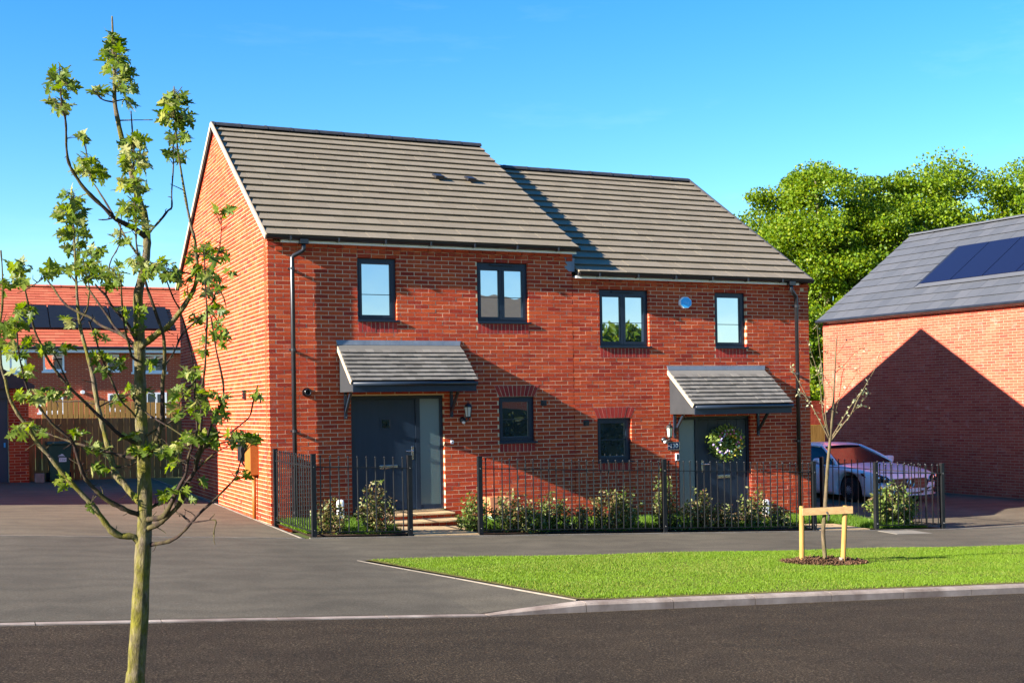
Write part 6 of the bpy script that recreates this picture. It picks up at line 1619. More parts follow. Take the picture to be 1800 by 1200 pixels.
-45 -61 2867 -42 3 2893 56
-325 -105 1645 -362 -118 1642 56
-158 322 2372 -172 392 2349 56
171 -379 1726 179 -442 1722 55
-60 3 2108 -81 -39 2126 55
-197 472 2516 -176 423 2494 55
138 -431 2615 127 -418 2616 55
-114 124 1433 -94 108 1436 55
20 -3 2671 -18 -7 2676 55
-7 33 2972 -43 3 2950 55
-305 -58 1847 -325 -113 1824 55
-179 388 2427 -175 413 2444 55
-425 -142 1808 -417 -158 1828 55
-436 49 1922 -475 -42 1929 55
131 -327 1464 180 -355 1460 55
-425 -372 1655 -367 -119 1650 55
35 -380 2132 30 -207 2117 55
361 -224 1472 337 -250 1469 55
-146 457 2435 -175 413 2444 55
-13 3 3027 -45 3 2998 55
-174 104 2544 -134 50 2531 55
181 -267 2036 195 -261 2034 55
-421 -152 2081 -402 -175 2097 55
251 -540 1840 243 -483 1870 55
-311 -26 1666 -367 -119 1650 55
-234 -253 2818 -263 -221 2825 55
-286 -172 2814 -263 -218 2808 55
-158 -37 1235 -140 -46 1289 55
9 -235 2378 -3 -244 2403 55
-223 -48 1507 -239 -97 1496 55
-45 -140 2120 -77 -34 2156 55
104 -233 2117 133 -323 2124 55
30 -180 2461 -4 -252 2490 55
-51 -16 3003 -46 3 3027 55
-14 -53 2959 -43 3 2969 55
14 -218 1979 62 -199 2014 55
-32 -339 2577 -9 -262 2609 55
-403 -169 1809 -413 -153 1801 55
116 -483 1655 145 -445 1666 55
-103 -80 1790 -103 -67 1777 55
118 -415 2621 126 -420 2625 55
165 -470 1609 181 -414 1629 55
-398 -161 1989 -383 -154 2008 55
3 93 3017 -45 3 2998 55
-31 -202 2579 -8 -260 2592 55
-233 -112 1508 -246 -97 1502 55
-162 365 2329 -171 390 2338 55
150 -437 2663 122 -426 2659 55
237 -477 2111 204 -529 2115 55
395 -216 1475 348 -230 1505 55
128 -364 1465 180 -355 1460 55
-474 13 1862 -477 -31 1867 55
39 -245 2108 30 -207 2117 55
235 194 2732 202 132 2719 55
174 96 2724 202 130 2709 55
-374 -89 1883 -352 -130 1886 55
195 -201 1247 164 -211 1252 55
-353 -27 1677 -377 -126 1665 55
-224 419 2431 -173 404 2404 55
-122 -116 2517 -206 -115 2502 55
-410 -219 1663 -382 -129 1672 55
-21 -262 2586 -8 -260 2584 55
137 -338 1399 168 -313 1392 55
-25 -97 1984 -44 -150 2008 55
-34 -1 3025 -46 3 3027 55
208 -471 1813 217 -454 1825 55
-223 -105 1502 -239 -97 1496 55
-276 -29 2792 -256 -204 2748 54
-10 -389 2499 -8 -260 2592 54
6 -258 2305 0 -236 2326 54
-148 118 1453 -151 158 1455 54
15 17 2945 -43 3 2950 54
-258 -245 2871 -264 -230 2866 54
-417 -39 1838 -419 -160 1837 54
-15 -259 2607 -8 -260 2584 54
-63 46 3019 -45 3 2998 54
-88 78 1444 -85 101 1433 54
230 -439 1957 230 -496 1932 54
-106 69 2561 -132 46 2522 54
-435 8 1959 -475 -42 1929 54
115 -357 1400 168 -313 1392 54
463 -201 1651 467 -183 1680 54
-196 294 1975 -159 313 1962 54
449 -147 1660 464 -185 1670 54
-264 -89 1341 -236 -21 1329 54
-390 -60 1750 -405 -146 1756 54
-99 104 2240 -150 225 2227 54
-436 -159 1819 -417 -158 1828 54
-30 -7 3089 -46 3 3104 54
-204 406 2190 -221 411 2196 54
246 -265 1488 283 -243 1478 54
-22 54 2303 -4 28 2290 54
-319 -105 1658 -362 -118 1642 54
72 -134 2149 27 -209 2126 54
-207 -126 2516 -210 -117 2509 54
-133 63 2130 -133 235 2138 54
227 319 2726 201 122 2669 54
143 -284 1451 178 -349 1450 54
109 -506 1602 115 -455 1614 54
-88 -8 2101 -81 -39 2126 54
122 -453 2746 118 -442 2767 54
-299 -277 2784 -260 -212 2783 54
-58 -128 2896 -42 2 2921 54
-40 -185 2851 -42 3 2893 54
185 -522 1607 180 -416 1638 54
191 -256 2040 188 -251 2018 54
291 -138 2080 314 -95 2038 54
-157 486 2278 -170 379 2285 54
-23 -52 1486 -7 -40 1479 54
-413 -189 1816 -417 -158 1828 54
-36 -160 2975 -45 3 2998 54
174 -225 1276 164 -218 1263 54
158 99 1249 167 -15 1252 54
-18 -12 1650 4 -45 1649 54
13 -44 2878 -42 3 2893 54
158 -453 2692 120 -434 2709 54
219 -296 1328 204 -290 1364 54
-130 310 2206 -149 226 2217 54
-104 18 2855 -109 1 2847 54
-114 214 2572 -142 81 2601 54
115 -317 2109 125 -324 2126 54
194 -666 2070 220 -553 2117 54
21 -258 2444 -4 -247 2438 54
235 -465 1954 252 -478 1932 54
-227 520 2197 -229 418 2201 54
-6 -200 2171 10 -217 2191 54
27 -187 1998 65 -198 2005 54
-420 14 1927 -475 -43 1938 54
-2 -237 2566 -6 -257 2541 54
-51 -117 1784 -85 -66 1733 54
215 -210 1626 224 -261 1628 54
215 -571 2101 220 -553 2117 54
-3 -296 2607 -10 -262 2618 53
-477 -19 2077 -468 -68 2082 53
134 -210 1596 171 -201 1585 53
191 -333 2176 209 -327 2181 53
30 -104 2196 21 -211 2145 53
19 51 2213 29 -24 2222 53
-53 -80 1768 -88 -66 1742 53
111 -438 2663 123 -425 2651 53
-297 -172 2810 -263 -221 2825 53
110 -412 2690 122 -428 2668 53
-62 -235 2099 -54 -196 2103 53
-219 304 2340 -172 392 2349 53
4 -327 2556 -6 -256 2533 53
-96 142 2168 -133 235 2138 53
351 -227 1491 348 -230 1505 53
243 -444 1576 252 -397 1556 53
158 -184 1456 163 -229 1496 53
-87 44 2874 -93 3 2835 53
-126 296 2167 -139 232 2168 53
163 -379 1481 210 -352 1476 53
-113 132 2149 -144 230 2188 53
27 -72 1452 28 -26 1463 53
103 -471 2599 126 -420 2625 53
-25 -264 2541 -8 -259 2575 53
79 -530 2650 122 -429 2676 53
-72 -54 2133 -77 -34 2156 53
-260 -279 2781 -263 -218 2808 53
-13 -21 2268 -32 -2 2273 53
-133 82 2598 -141 76 2590 53
-189 544 2356 -172 397 2371 53
-351 89 1531 -381 -9 1537 53
-460 -116 2096 -467 -70 2099 53
236 -545 2096 220 -553 2117 53
-139 -97 1889 -142 -90 1890 53
129 -266 2756 120 -436 2726 53
199 -562 2080 205 -523 2089 53
-244 -127 1666 -230 -90 1684 53
-49 53 3046 -46 3 3027 53
117 -398 2763 120 -434 2709 53
202 -398 1491 210 -359 1503 53
-328 -24 1841 -337 -125 1852 53
-254 -206 2805 -263 -225 2841 53
-162 140 2163 -142 231 2178 53
-174 463 2383 -172 392 2349 53
-450 -54 2086 -468 -68 2082 53
-164 431 2439 -174 408 2424 53
-91 -104 1791 -92 -67 1751 53
129 -126 1450 86 -89 1475 53
10 -201 2391 -3 -244 2403 53
-195 439 2518 -178 421 2484 53
127 -348 2729 121 -430 2684 53
190 -289 2033 191 -256 2026 53
-101 200 1450 -102 116 1439 53
337 -371 1486 337 -250 1469 53
-14 -308 2618 -10 -262 2618 53
-143 431 2392 -173 399 2382 53
-259 -253 2779 -261 -214 2791 53
113 -18 1430 89 -92 1484 53
262 -294 1497 235 -368 1493 53
204 -220 1623 197 -232 1607 53
142 -384 2767 119 -439 2751 53
-128 -30 2556 -135 54 2541 53
145 -540 2661 122 -428 2668 53
-156 371 2407 -174 408 2424 53
41 3 2197 29 -24 2222 53
-190 483 2540 -172 431 2538 53
-386 -150 1546 -368 -10 1513 53
106 -297 2109 108 -325 2129 53
163 -459 2689 121 -431 2693 53
-196 335 2348 -171 386 2317 53
143 -477 1493 192 -384 1512 53
-26 219 1657 -11 212 1650 53
-400 -133 1769 -409 -148 1774 53
50 -30 1670 33 -22 1667 53
176 -339 1486 210 -356 1494 53
387 -85 2137 338 -87 2094 52
-86 -76 1783 -92 -67 1751 52
-414 72 1532 -381 -9 1537 52
-17 45 2936 -42 3 2940 52
263 -100 1976 271 -97 1974 52
259 -243 1492 291 -242 1482 52
384 -362 1474 377 -348 1425 52
192 100 2659 201 120 2659 52
-141 0 2534 -135 54 2541 52
-361 -280 1661 -362 -118 1642 52
-105 -19 1767 -99 -67 1768 52
-51 -38 3044 -46 3 3056 52
117 -398 1668 136 -449 1651 52
-150 -76 1373 -189 -61 1358 52
-110 145 2167 -137 233 2158 52
144 -453 2734 120 -435 2718 52
234 -511 1884 259 -474 1917 52
214 -380 1495 210 -356 1494 52
-103 -150 1776 -110 -70 1795 52
-204 451 2518 -174 427 2516 52
230 -491 1894 232 -494 1923 52
143 -408 2734 119 -438 2742 52
-477 -43 2080 -468 -66 2064 52
-51 -309 2531 -4 -253 2498 52
-95 337 2273 -150 225 2227 52
-88 -59 2096 -83 -41 2117 52
-179 459 2522 -174 427 2516 52
-34 -137 2485 -4 -252 2490 52
-168 228 2192 -168 362 2185 52
-241 -63 1332 -236 -21 1329 52
147 -411 2704 121 -430 2684 52
-359 -139 1651 -385 -132 1681 52
-172 267 2330 -171 386 2317 52
7 -77 2935 -43 3 2950 52
127 -303 2638 127 -418 2616 52
191 -591 2184 201 -538 2151 52
-134 -97 1818 -119 -76 1824 52
-11 -344 2620 -10 -263 2626 52
64 -102 1786 110 -163 1771 52
124 -425 1600 115 -455 1614 52
170 -262 1276 164 -211 1252 52
4 -94 2876 -42 3 2893 52
64 -92 1451 46 -15 1437 52
-9 -9 2284 -28 7 2304 52
-162 -102 1368 -189 -61 1358 52
-136 262 2200 -168 364 2195 52
320 -77 2071 326 -91 2065 52
231 -554 2033 209 -514 2045 52
-13 -3 3009 -44 3 2989 52
135 -371 1674 131 -450 1644 52
-49 4 3058 -46 3 3094 52
254 -474 1948 238 -485 1943 52
6 -343 2504 -6 -256 2533 52
13 -221 1999 65 -198 2005 52
-349 -84 1656 -385 -132 1681 52
49 265 1660 10 214 1658 52
4 -261 2448 -3 -246 2429 52
56 -252 2121 52 -331 2148 52
142 -434 1666 131 -450 1644 52
-263 44 2876 -263 -225 2841 52
-355 149 1527 -368 -10 1513 52
-218 335 2355 -172 395 2360 52
-64 82 1375 -54 111 1366 52
244 -540 1957 216 -495 1960 52
48 -444 2126 52 -331 2148 52
244 -369 2184 207 -333 2198 52
5 -325 2453 -4 -251 2472 52
-148 94 2579 -141 76 2590 52
49 -52 1437 45 -20 1447 51
-133 174 2256 -154 222 2246 51
-36 10 3052 -46 3 3085 51
26 78 2693 -18 -7 2676 51
-155 229 2647 -142 97 2632 51
-195 360 2284 -170 377 2275 51
121 -5 1248 139 -15 1237 51
-17 -182 2628 -10 -262 2618 51
223 40 2712 203 134 2728 51
-457 -62 2092 -467 -70 2099 51
-29 -288 2520 -4 -252 2490 51
7 -97 2865 -42 3 2884 51
155 -407 1509 190 -379 1503 51
-134 279 2184 -144 230 2188 51
200 -176 1254 164 -211 1252 51
-438 -120 1908 -422 -171 1882 51
11 -190 2447 -3 -246 2420 51
219 -288 2193 212 -321 2165 51
323 -121 2066 338 -96 2075 51
81 26 1425 45 -20 1447 51
40 -181 2635 -8 -260 2592 51
-3 -34 2939 -43 3 2969 51
28 -105 2473 -4 -252 2490 51
246 -507 1911 240 -486 1887 51
-32 -342 2522 -4 -252 2490 51
242 -480 1568 267 -419 1599 51
-135 188 2168 -131 236 2128 51
154 -273 1466 180 -355 1460 51
-16 30 1485 -7 -40 1479 51
244 -565 2166 231 -578 2139 51
39 -204 2123 24 -210 2136 51
14 107 2961 -42 2 2921 51
-170 477 2307 -170 379 2285 51
346 -53 2073 322 -93 2056 51
144 -466 2682 123 -425 2651 51
-171 -161 2507 -210 -117 2509 51
142 -308 2110 150 -321 2121 51
8 13 2832 -5 4 2839 51
113 -461 2655 122 -426 2659 51
261 -505 1865 244 -482 1861 51
70 -307 2156 52 -331 2148 51
-194 473 2200 -204 397 2185 51
413 -335 1473 381 -353 1434 51
-55 172 3037 -44 3 2979 51
-181 152 2571 -136 59 2551 51
-65 74 3046 -46 3 3047 51
-141 378 2440 -175 411 2434 51
237 -159 2142 195 -307 2114 51
137 -451 2612 129 -415 2599 51
-475 -99 2056 -468 -65 2056 51
15 88 2929 -42 3 2893 51
-30 -244 2556 -6 -257 2541 51
-12 -238 2620 -10 -262 2618 51
-155 184 2624 -142 86 2611 51
-249 -43 1669 -230 -90 1684 51
178 -535 2174 201 -538 2151 51
164 -206 1251 164 -225 1275 51
-31 4 3054 -46 3 3056 51
-456 -48 2085 -467 -70 2099 50
-169 263 2162 -168 361 2175 50
-34 -31 2986 -46 3 3027 50
26 -236 2525 -7 -257 2550 50
131 -199 1288 138 -231 1276 50
-148 437 2363 -173 399 2382 50
142 -301 2744 120 -435 2718 50
116 -305 2117 108 -325 2129 50
-327 -152 2116 -341 -221 2085 50
-327 -66 1834 -337 -125 1852 50
311 -180 2088 333 -89 2083 50
-327 -192 2111 -348 -214 2080 50
-17 -14 2977 -44 3 2989 50
167 -444 1484 210 -359 1503 50
206 201 2666 201 118 2649 50
-151 344 2206 -168 361 2175 50
181 -278 1485 211 -363 1521 50
170 -407 2698 123 -425 2651 50
129 -538 2684 120 -434 2709 50
-397 -169 1745 -409 -148 1774 50
257 -585 2157 241 -604 2169 50
371 -372 1339 353 -316 1344 50
28 -230 2118 30 -207 2117 50
-248 -120 2867 -263 -223 2833 50
29 73 2911 -42 3 2893 50
-380 -113 1859 -348 -129 1878 50
-414 -161 2144 -409 -186 2124 50
99 -391 2696 120 -436 2726 50
-109 -28 1772 -103 -67 1777 50
-256 -119 1830 -295 -115 1824 50
-182 324 1970 -161 319 1981 50
-11 -90 2933 -42 3 2940 50
-157 211 2638 -140 72 2580 50
140 -450 2756 118 -441 2759 50
-194 336 2380 -173 402 2393 50
215 154 2640 200 116 2640 50
169 -566 2108 204 -527 2106 50
-168 553 2438 -177 419 2474 50
-273 -213 2857 -264 -232 2874 50
-383 -180 1751 -398 -142 1728 50
109 -416 2727 120 -434 2709 50
-367 -216 1967 -377 -148 1981 50
-405 -69 1994 -373 -145 1964 50
-121 228 2170 -131 236 2128 50
-50 -42 2985 -45 3 3008 50
200 -526 2181 201 -538 2151 50
-183 487 2349 -171 388 2327 50
235 -299 1640 237 -275 1636 50
346 -39 2084 338 -96 2075 50
220 -437 1846 217 -461 1851 50
-454 -157 1938 -475 -43 1938 50
244 -586 2144 235 -587 2147 50
-71 -70 2105 -86 -44 2097 49
-233 424 2181 -212 404 2191 49
210 -267 1605 210 -388 1625 49
372 -242 1343 353 -316 1344 49
-61 -58 2098 -87 -46 2088 49
-265 -193 2815 -261 -214 2791 49
140 -458 2751 119 -437 2734 49
242 109 2656 200 114 2630 49
-136 399 2438 -175 411 2434 49
-103 253 2162 -144 230 2188 49
139 -429 1455 180 -355 1460 49
29 -41 1925 -1 -44 1916 49
105 -449 1657 140 -447 1659 49
-260 -254 2821 -263 -218 2808 49
46 -124 2173 15 -213 2164 49
168 -187 1263 164 -211 1252 49
77 -139 1780 110 -163 1771 49
147 -263 2114 159 -320 2120 49
130 -425 1675 151 -444 1672 49
19 -178 1998 65 -198 2005 49
91 -468 2089 108 -325 2129 49
-411 -193 2076 -402 -175 2097 49
-166 342 2422 -174 408 2424 49
23 -36 1428 46 -15 1437 49
-5 -69 2947 -43 3 2969 49
293 -232 1470 275 -244 1475 49
76 -136 1780 110 -163 1771 49
215 -253 1589 204 -239 1612 49
-470 -36 2098 -468 -68 2082 49
326 -55 2057 333 -89 2083 49
-126 212 2249 -154 222 2246 49
402 -390 1461 377 -348 1425 49
181 -354 1605 210 -388 1625 49
139 -528 2587 127 -418 2616 49
-193 289 1971 -160 316 1972 49
-156 -69 2570 -142 86 2611 49
231 -347 2184 207 -333 2198 49
13 -309 2588 -9 -261 2601 49
113 -453 2723 118 -443 2775 49
132 -417 2678 121 -431 2693 49
-153 175 2167 -133 235 2138 49
1 -7 1497 -33 -50 1495 49
-24 -52 2875 -42 3 2884 49
-158 -60 2565 -142 97 2632 49
116 -456 2733 118 -441 2759 49
-26 -251 2460 -4 -249 2455 49
-408 -161 2148 -406 -180 2116 49
-311 -109 1826 -320 -103 1812 49
40 13 1669 33 -22 1667 49
297 -369 1569 258 -405 1574 49
461 -133 1657 467 -183 1680 49
27 -53 1659 33 -22 1667 49
129 -420 2711 121 -432 2701 49
-90 -38 2841 -93 3 2835 49
-113 117 1444 -111 123 1441 49
-313 -242 2110 -348 -214 2080 49
45 -135 1447 86 -89 1475 49
28 -4 1428 46 -15 1437 49
-248 -365 2784 -263 -223 2833 49
207 -356 1666 209 -392 1642 48
222 -421 1649 209 -392 1642 48
-94 152 2166 -139 232 2168 48
12 -163 2322 1 -232 2283 48
115 -280 2712 120 -435 2718 48
144 -384 2692 121 -432 2701 48
-399 -157 1642 -367 -119 1650 48
116 -568 2585 124 -423 2642 48
-159 25 2592 -142 91 2622 48
-41 -218 2560 -8 -260 2584 48
-418 -111 2083 -400 -173 2088 48
-61 -32 3064 -46 3 3104 48
180 -418 1742 179 -442 1722 48
-129 -124 1884 -142 -90 1890 48
-51 -1 2152 -80 -37 2136 48
89 -292 2110 108 -325 2129 48
111 -159 1461 89 -92 1484 48
-430 22 1511 -377 -9 1529 48
-75 -28 2127 -75 -32 2165 48
107 -433 2759 120 -436 2726 48
123 -544 2729 118 -441 2759 48
-45 -57 2141 -77 -34 2156 48
31 -190 2563 -5 -255 2524 48
-179 410 2414 -175 413 2444 48
210 -457 2173 201 -538 2151 48
-389 -33 1753 -400 -143 1738 48
-150 241 2609 -136 59 2551 48
-110 101 2557 -132 46 2522 48
-368 -75 1881 -348 -129 1878 48
-47 97 3016 -45 3 2998 48
389 -312 1478 337 -250 1469 48
-242 -157 1679 -230 -90 1684 48
107 -414 2725 120 -436 2726 48
4 -189 2585 -8 -259 2575 48
342 -298 1493 348 -230 1505 48
-78 302 2261 -154 222 2246 48
-3 149 3055 -45 3 3008 48
-12 239 1643 -50 211 1639 48
-407 -220 1738 -398 -142 1728 48
-249 -218 2754 -259 -210 2774 48
-254 -143 1832 -299 -115 1832 48
7 -39 1493 -7 -40 1479 48
-408 -50 1741 -400 -143 1738 48
-158 -26 1240 -127 -45 1275 48
257 -216 1492 283 -249 1458 48
209 -373 1653 258 -296 1648 48
93 -308 2149 83 -328 2136 48
289 -446 1637 278 -437 1631 48
133 -367 1612 115 -455 1614 48
-16 17 2936 -43 3 2950 48
37 -232 2124 30 -207 2117 48
37 -157 2486 -4 -249 2455 48
160 -484 1728 177 -455 1755 48
-159 100 2698 -142 91 2622 48
-4 -264 2143 15 -213 2164 48
-6 -218 2638 -10 -263 2626 48
-132 435 2440 -176 417 2464 48
-193 336 1986 -161 319 1981 47
12 -321 2620 -9 -262 2609 47
120 -417 2762 119 -439 2751 47
-28 -249 2467 -3 -246 2420 47
91 -94 2152 30 -207 2117 47
-19 -18 2271 -32 -2 2273 47
-83 -39 2145 -78 -36 2146 47
-98 -237 2117 -56 -203 2111 47
-57 73 3029 -43 3 2969 47
5 38 3016 -46 3 3047 47
268 -239 2126 213 -300 2110 47
273 -386 1561 267 -419 1599 47
-208 307 2444 -177 419 2474 47
10 -324 2593 -11 -264 2643 47
-166 476 2510 -178 421 2484 47
150 -405 2741 120 -435 2718 47
-250 -211 2829 -260 -212 2783 47
-274 -104 1675 -224 -90 1678 47
-15 -87 2909 -43 3 2969 47
247 -531 1969 245 -481 1938 47
57 -387 2140 108 -325 2129 47
177 -378 1742 178 -449 1739 47
270 -387 1845 249 -477 1835 47
103 -233 1259 131 -217 1258 47
-370 29 1536 -368 -10 1513 47
182 -134 1591 159 -185 1574 47
-119 -17 2556 -136 59 2551 47
125 -410 2709 120 -435 2718 47
144 -265 2104 168 -317 2118 47
252 -244 1463 264 -249 1454 47
-136 -24 1888 -139 -88 1880 47
102 -249 2166 108 -325 2129 47
136 -457 2681 122 -428 2668 47
-410 -143 1834 -416 -156 1819 47
250 -102 1966 256 -109 1959 47
113 -387 2766 117 -444 2784 47
-77 -231 2110 -56 -203 2111 47
144 -448 2727 119 -437 2734 47
-142 76 2603 -142 86 2611 47
326 -335 1481 337 -250 1469 47
-380 -178 1953 -371 -143 1955 47
132 -467 2760 118 -443 2775 47
218 -434 1844 217 -454 1825 47
-23 -152 2897 -42 3 2912 47
-192 360 2458 -175 413 2444 47
282 -243 2223 207 -333 2198 47
-35 94 3043 -44 3 2989 47
-422 -30 1924 -475 -43 1938 47
-131 -117 1804 -116 -74 1814 47
107 -511 2702 120 -434 2709 47
-30 -2 2878 -42 3 2884 47
207 -331 2116 213 -300 2110 47
81 -12 1432 45 -20 1447 47
-428 -111 2134 -409 -186 2124 47
93 -94 1788 110 -163 1771 46
-59 75 2152 -77 -34 2156 46
11 -68 2193 29 -24 2222 46
200 77 2709 203 134 2728 46
-119 197 1454 -143 151 1452 46
-221 -165 2830 -263 -220 2817 46
-24 295 1639 -40 211 1642 46
243 -466 1985 215 -499 1977 46
-136 450 2443 -174 408 2424 46
-134 32 2528 -136 59 2551 46
-176 489 2446 -173 404 2404 46
-434 -29 1939 -422 -171 1882 46
225 -285 1650 258 -296 1648 46
47 -100 1456 46 -15 1437 46
-113 -96 1881 -139 -88 1880 46
-431 -184 1822 -419 -160 1837 46
-99 41 2868 -114 -1 2852 46
145 -489 1733 177 -452 1747 46
-51 -135 1762 -88 -66 1742 46
-221 238 2419 -178 421 2484 46
22 -244 1997 62 -199 2014 46
264 -518 1853 244 -482 1861 46
-27 100 3027 -44 3 2979 46
-352 -128 1652 -367 -119 1650 46
371 -148 2118 343 -85 2104 46
-10 -215 2539 -5 -254 2507 46
-270 -78 1831 -295 -115 1824 46
-269 -99 2779 -251 -196 2721 46
97 -465 2723 119 -437 2734 46
-72 -78 2113 -84 -43 2107 46
124 -260 2565 138 -403 2537 46
-211 318 2501 -176 423 2494 46
-75 0 3022 -46 3 3027 46
-30 -192 2632 -11 -264 2643 46
-44 -280 2459 -4 -247 2438 46
81 -478 2647 123 -425 2651 46
-26 27 3072 -46 3 3085 46
186 -582 2084 206 -521 2080 46
7 41 2849 -5 4 2839 46
272 -293 1468 283 -243 1478 46
66 -623 2682 120 -436 2726 46
-4 -209 2610 -8 -260 2592 46
-274 -346 2695 -258 -208 2765 46
-5 -339 2530 -8 -260 2584 46
347 -259 1480 348 -230 1505 46
-47 37 3096 -46 3 3066 46
-22 -40 2966 -44 3 2979 46
-41 32 2132 -75 -32 2165 46
187 -500 1734 178 -449 1739 46
-353 -198 1662 -362 -118 1642 46
-9 -320 2496 -4 -253 2498 46
-85 74 1449 -94 108 1436 46
-4 -79 2451 -3 -246 2420 46
5 -63 1496 -33 -50 1495 46
-405 -266 2112 -404 -177 2106 46
-398 -194 1994 -379 -150 1990 46
-15 -20 2272 -8 35 2299 46
121 -165 1444 89 -92 1484 46
181 -284 1484 210 -359 1503 46
101 -414 2743 119 -437 2734 46
74 -396 2130 60 -330 2145 46
-14 -229 2456 -4 -249 2455 46
245 145 2661 201 118 2649 46
-240 -78 2833 -263 -220 2817 46
-45 -316 2544 -5 -254 2507 46
-150 416 2310 -171 386 2317 46
25 -83 2500 -4 -247 2438 46
-92 -94 2131 -77 -34 2156 46
29 -14 1908 9 -42 1900 46
-281 -296 2817 -263 -225 2841 45
13 -85 2881 -42 3 2893 45
-146 67 2661 -142 91 2622 45
-423 -133 2092 -404 -177 2106 45
152 -281 1458 180 -355 1460 45
-141 168 2182 -142 231 2178 45
-162 526 2391 -171 388 2327 45
209 -348 2134 215 -310 2131 45
-206 -193 2502 -210 -117 2509 45
-113 32 2867 -109 1 2847 45
132 -317 2113 116 -325 2127 45
-31 43 2896 -42 3 2884 45
-8 -49 1504 -33 -50 1495 45
281 -194 1490 264 -249 1454 45
-153 394 2350 -172 392 2349 45
-125 41 2207 -152 224 2237 45
-11 -100 2482 -4 -252 2490 45
445 -184 1667 464 -185 1670 45
12 -229 2508 -5 -254 2507 45
14 -181 2442 -4 -249 2455 45
31 -74 1905 -1 -44 1916 45
32 -17 1242 67 -22 1205 45
202 -475 2198 207 -333 2198 45
28 202 1674 10 214 1658 45
-156 503 2376 -171 388 2327 45
-118 98 2613 -142 97 2632 45
-132 -73 1794 -113 -72 1805 45
-302 293 2172 -271 379 2135 45
77 -468 2658 120 -434 2709 45
1 -409 2532 -7 -257 2550 45
-178 304 2198 -168 359 2166 45
213 -651 1942 216 -497 1968 45
28 -252 2157 15 -213 2164 45
104 -429 2729 120 -434 2709 45
-39 -32 2923 -43 3 2960 45
-153 79 2679 -142 97 2632 45
-92 94 2570 -137 63 2561 45
229 -557 2079 205 -523 2091 45
252 -513 1972 252 -478 1932 45
-246 -196 2859 -264 -230 2866 45
-24 -201 2175 10 -217 2191 45
-421 -12 1505 -372 -10 1521 45
283 -378 1643 279 -444 1649 45
-440 -82 1932 -475 -42 1929 45
-376 -143 1757 -405 -146 1756 45
-25 -235 2546 -5 -255 2516 45
220 -288 2108 216 -313 2140 45
319 -89 2051 326 -91 2065 45
-134 6 2544 -136 59 2551 45
-201 293 2445 -178 421 2484 45
154 -487 1736 177 -455 1755 45
-36 -310 2516 -8 -260 2592 45
-125 533 2438 -173 404 2404 45
5 -278 2158 12 -215 2182 45
-4 -75 2856 -42 3 2884 45
-177 373 2216 -169 368 2224 45
17 -200 2166 18 -212 2155 45
-26 -292 2515 -5 -255 2516 45
194 -374 1491 190 -379 1503 45
-79 -95 1765 -110 -70 1795 45
132 -263 1396 168 -313 1392 45
-277 -182 2809 -261 -214 2791 45
-92 92 2577 -137 63 2561 45
8 -232 2630 -8 -260 2592 45
-216 274 2185 -204 397 2185 45
-246 -169 2726 -251 -196 2721 45
-91 140 1432 -85 101 1433 45
-408 -30 1753 -398 -142 1728 45
30 -14 1243 58 -30 1200 45
-333 -180 1645 -367 -119 1650 45
-23 -250 2458 -4 -251 2481 45
-280 -119 2749 -257 -206 2756 45
129 -452 2675 123 -425 2651 45
5 -49 1667 23 -30 1661 45
-360 -48 1659 -385 -132 1681 45
205 -297 2182 209 -327 2181 45
124 -245 1589 171 -201 1585 45
-141 371 2428 -177 419 2474 44
-138 204 2247 -154 222 2246 44
-286 -225 2743 -251 -196 2721 44
-113 167 2232 -154 222 2246 44
-416 -112 1659 -377 -126 1665 44
-398 -312 2077 -398 -171 2079 44
218 -447 1820 217 -456 1833 44
177 -202 2594 140 -401 2529 44
-272 -342 2827 -263 -223 2833 44
-417 -56 1659 -382 -129 1672 44
-258 387 2193 -204 397 2185 44
-184 476 2360 -173 402 2393 44
-415 -165 2094 -400 -173 2088 44
-363 -84 1647 -382 -129 1672 44
209 -380 1592 181 -414 1629 44
-382 -103 1554 -385 -9 1545 44
-203 417 2201 -212 404 2191 44
-38 65 3027 -46 3 3047 44
-54 -54 2999 -45 3 2998 44
-243 -4 1320 -248 -20 1344 44
234 -445 1909 236 -490 1905 44
284 -444 1867 273 -468 1885 44
-183 377 2201 -168 365 2205 44
-361 -95 1659 -372 -123 1658 44
79 -109 1778 110 -165 1780 44
-256 5 1319 -248 -20 1344 44
-155 -222 2525 -206 -115 2502 44
37 -202 1996 65 -198 2005 44
234 -667 2288 243 -643 2273 44
125 -299 1391 169 -318 1402 44
-56 120 1366 -54 111 1366 44
230 -622 2302 244 -636 2256 44
148 -347 1454 178 -349 1450 44
-9 -328 2603 -10 -264 2634 44
-407 -211 2142 -412 -192 2132 44
-159 460 2513 -172 431 2538 44
-96 161 2244 -150 225 2227 44
-116 178 2151 -142 231 2178 44
194 52 2664 202 126 2689 44
209 -520 2091 205 -523 2089 44
109 -452 2631 129 -415 2599 44
-14 124 2298 0 21 2281 44
-7 62 3031 -43 3 2969 44
100 -253 1263 138 -231 1276 44
201 -371 1513 194 -388 1520 43
-57 -34 1645 -47 -53 1645 43
-137 404 2437 -174 406 2414 43
-26 -124 2391 -1 -238 2343 43
-28 -173 2620 -8 -260 2592 43
-110 -36 1813 -113 -72 1805 43
195 -496 2101 205 -523 2091 43
222 -485 2090 209 -530 2098 43
-59 -84 2269 -37 -8 2254 43
15 -39 1670 13 -37 1655 43
231 -334 2219 207 -333 2198 43
-457 -43 2091 -468 -65 2056 43
375 -269 1330 353 -316 1344 43
20 -302 2595 -10 -263 2626 43
112 -341 2100 133 -323 2124 43
145 -187 1268 138 -231 1276 43
49 -226 2137 68 -329 2142 43
-448 -31 1876 -477 -31 1867 43
7 136 2413 -20 25 2381 43
-395 27 1524 -372 -10 1521 43
-425 -8 2157 -412 -192 2132 43
-50 -83 2915 -43 3 2960 43
-171 353 2409 -178 421 2484 43
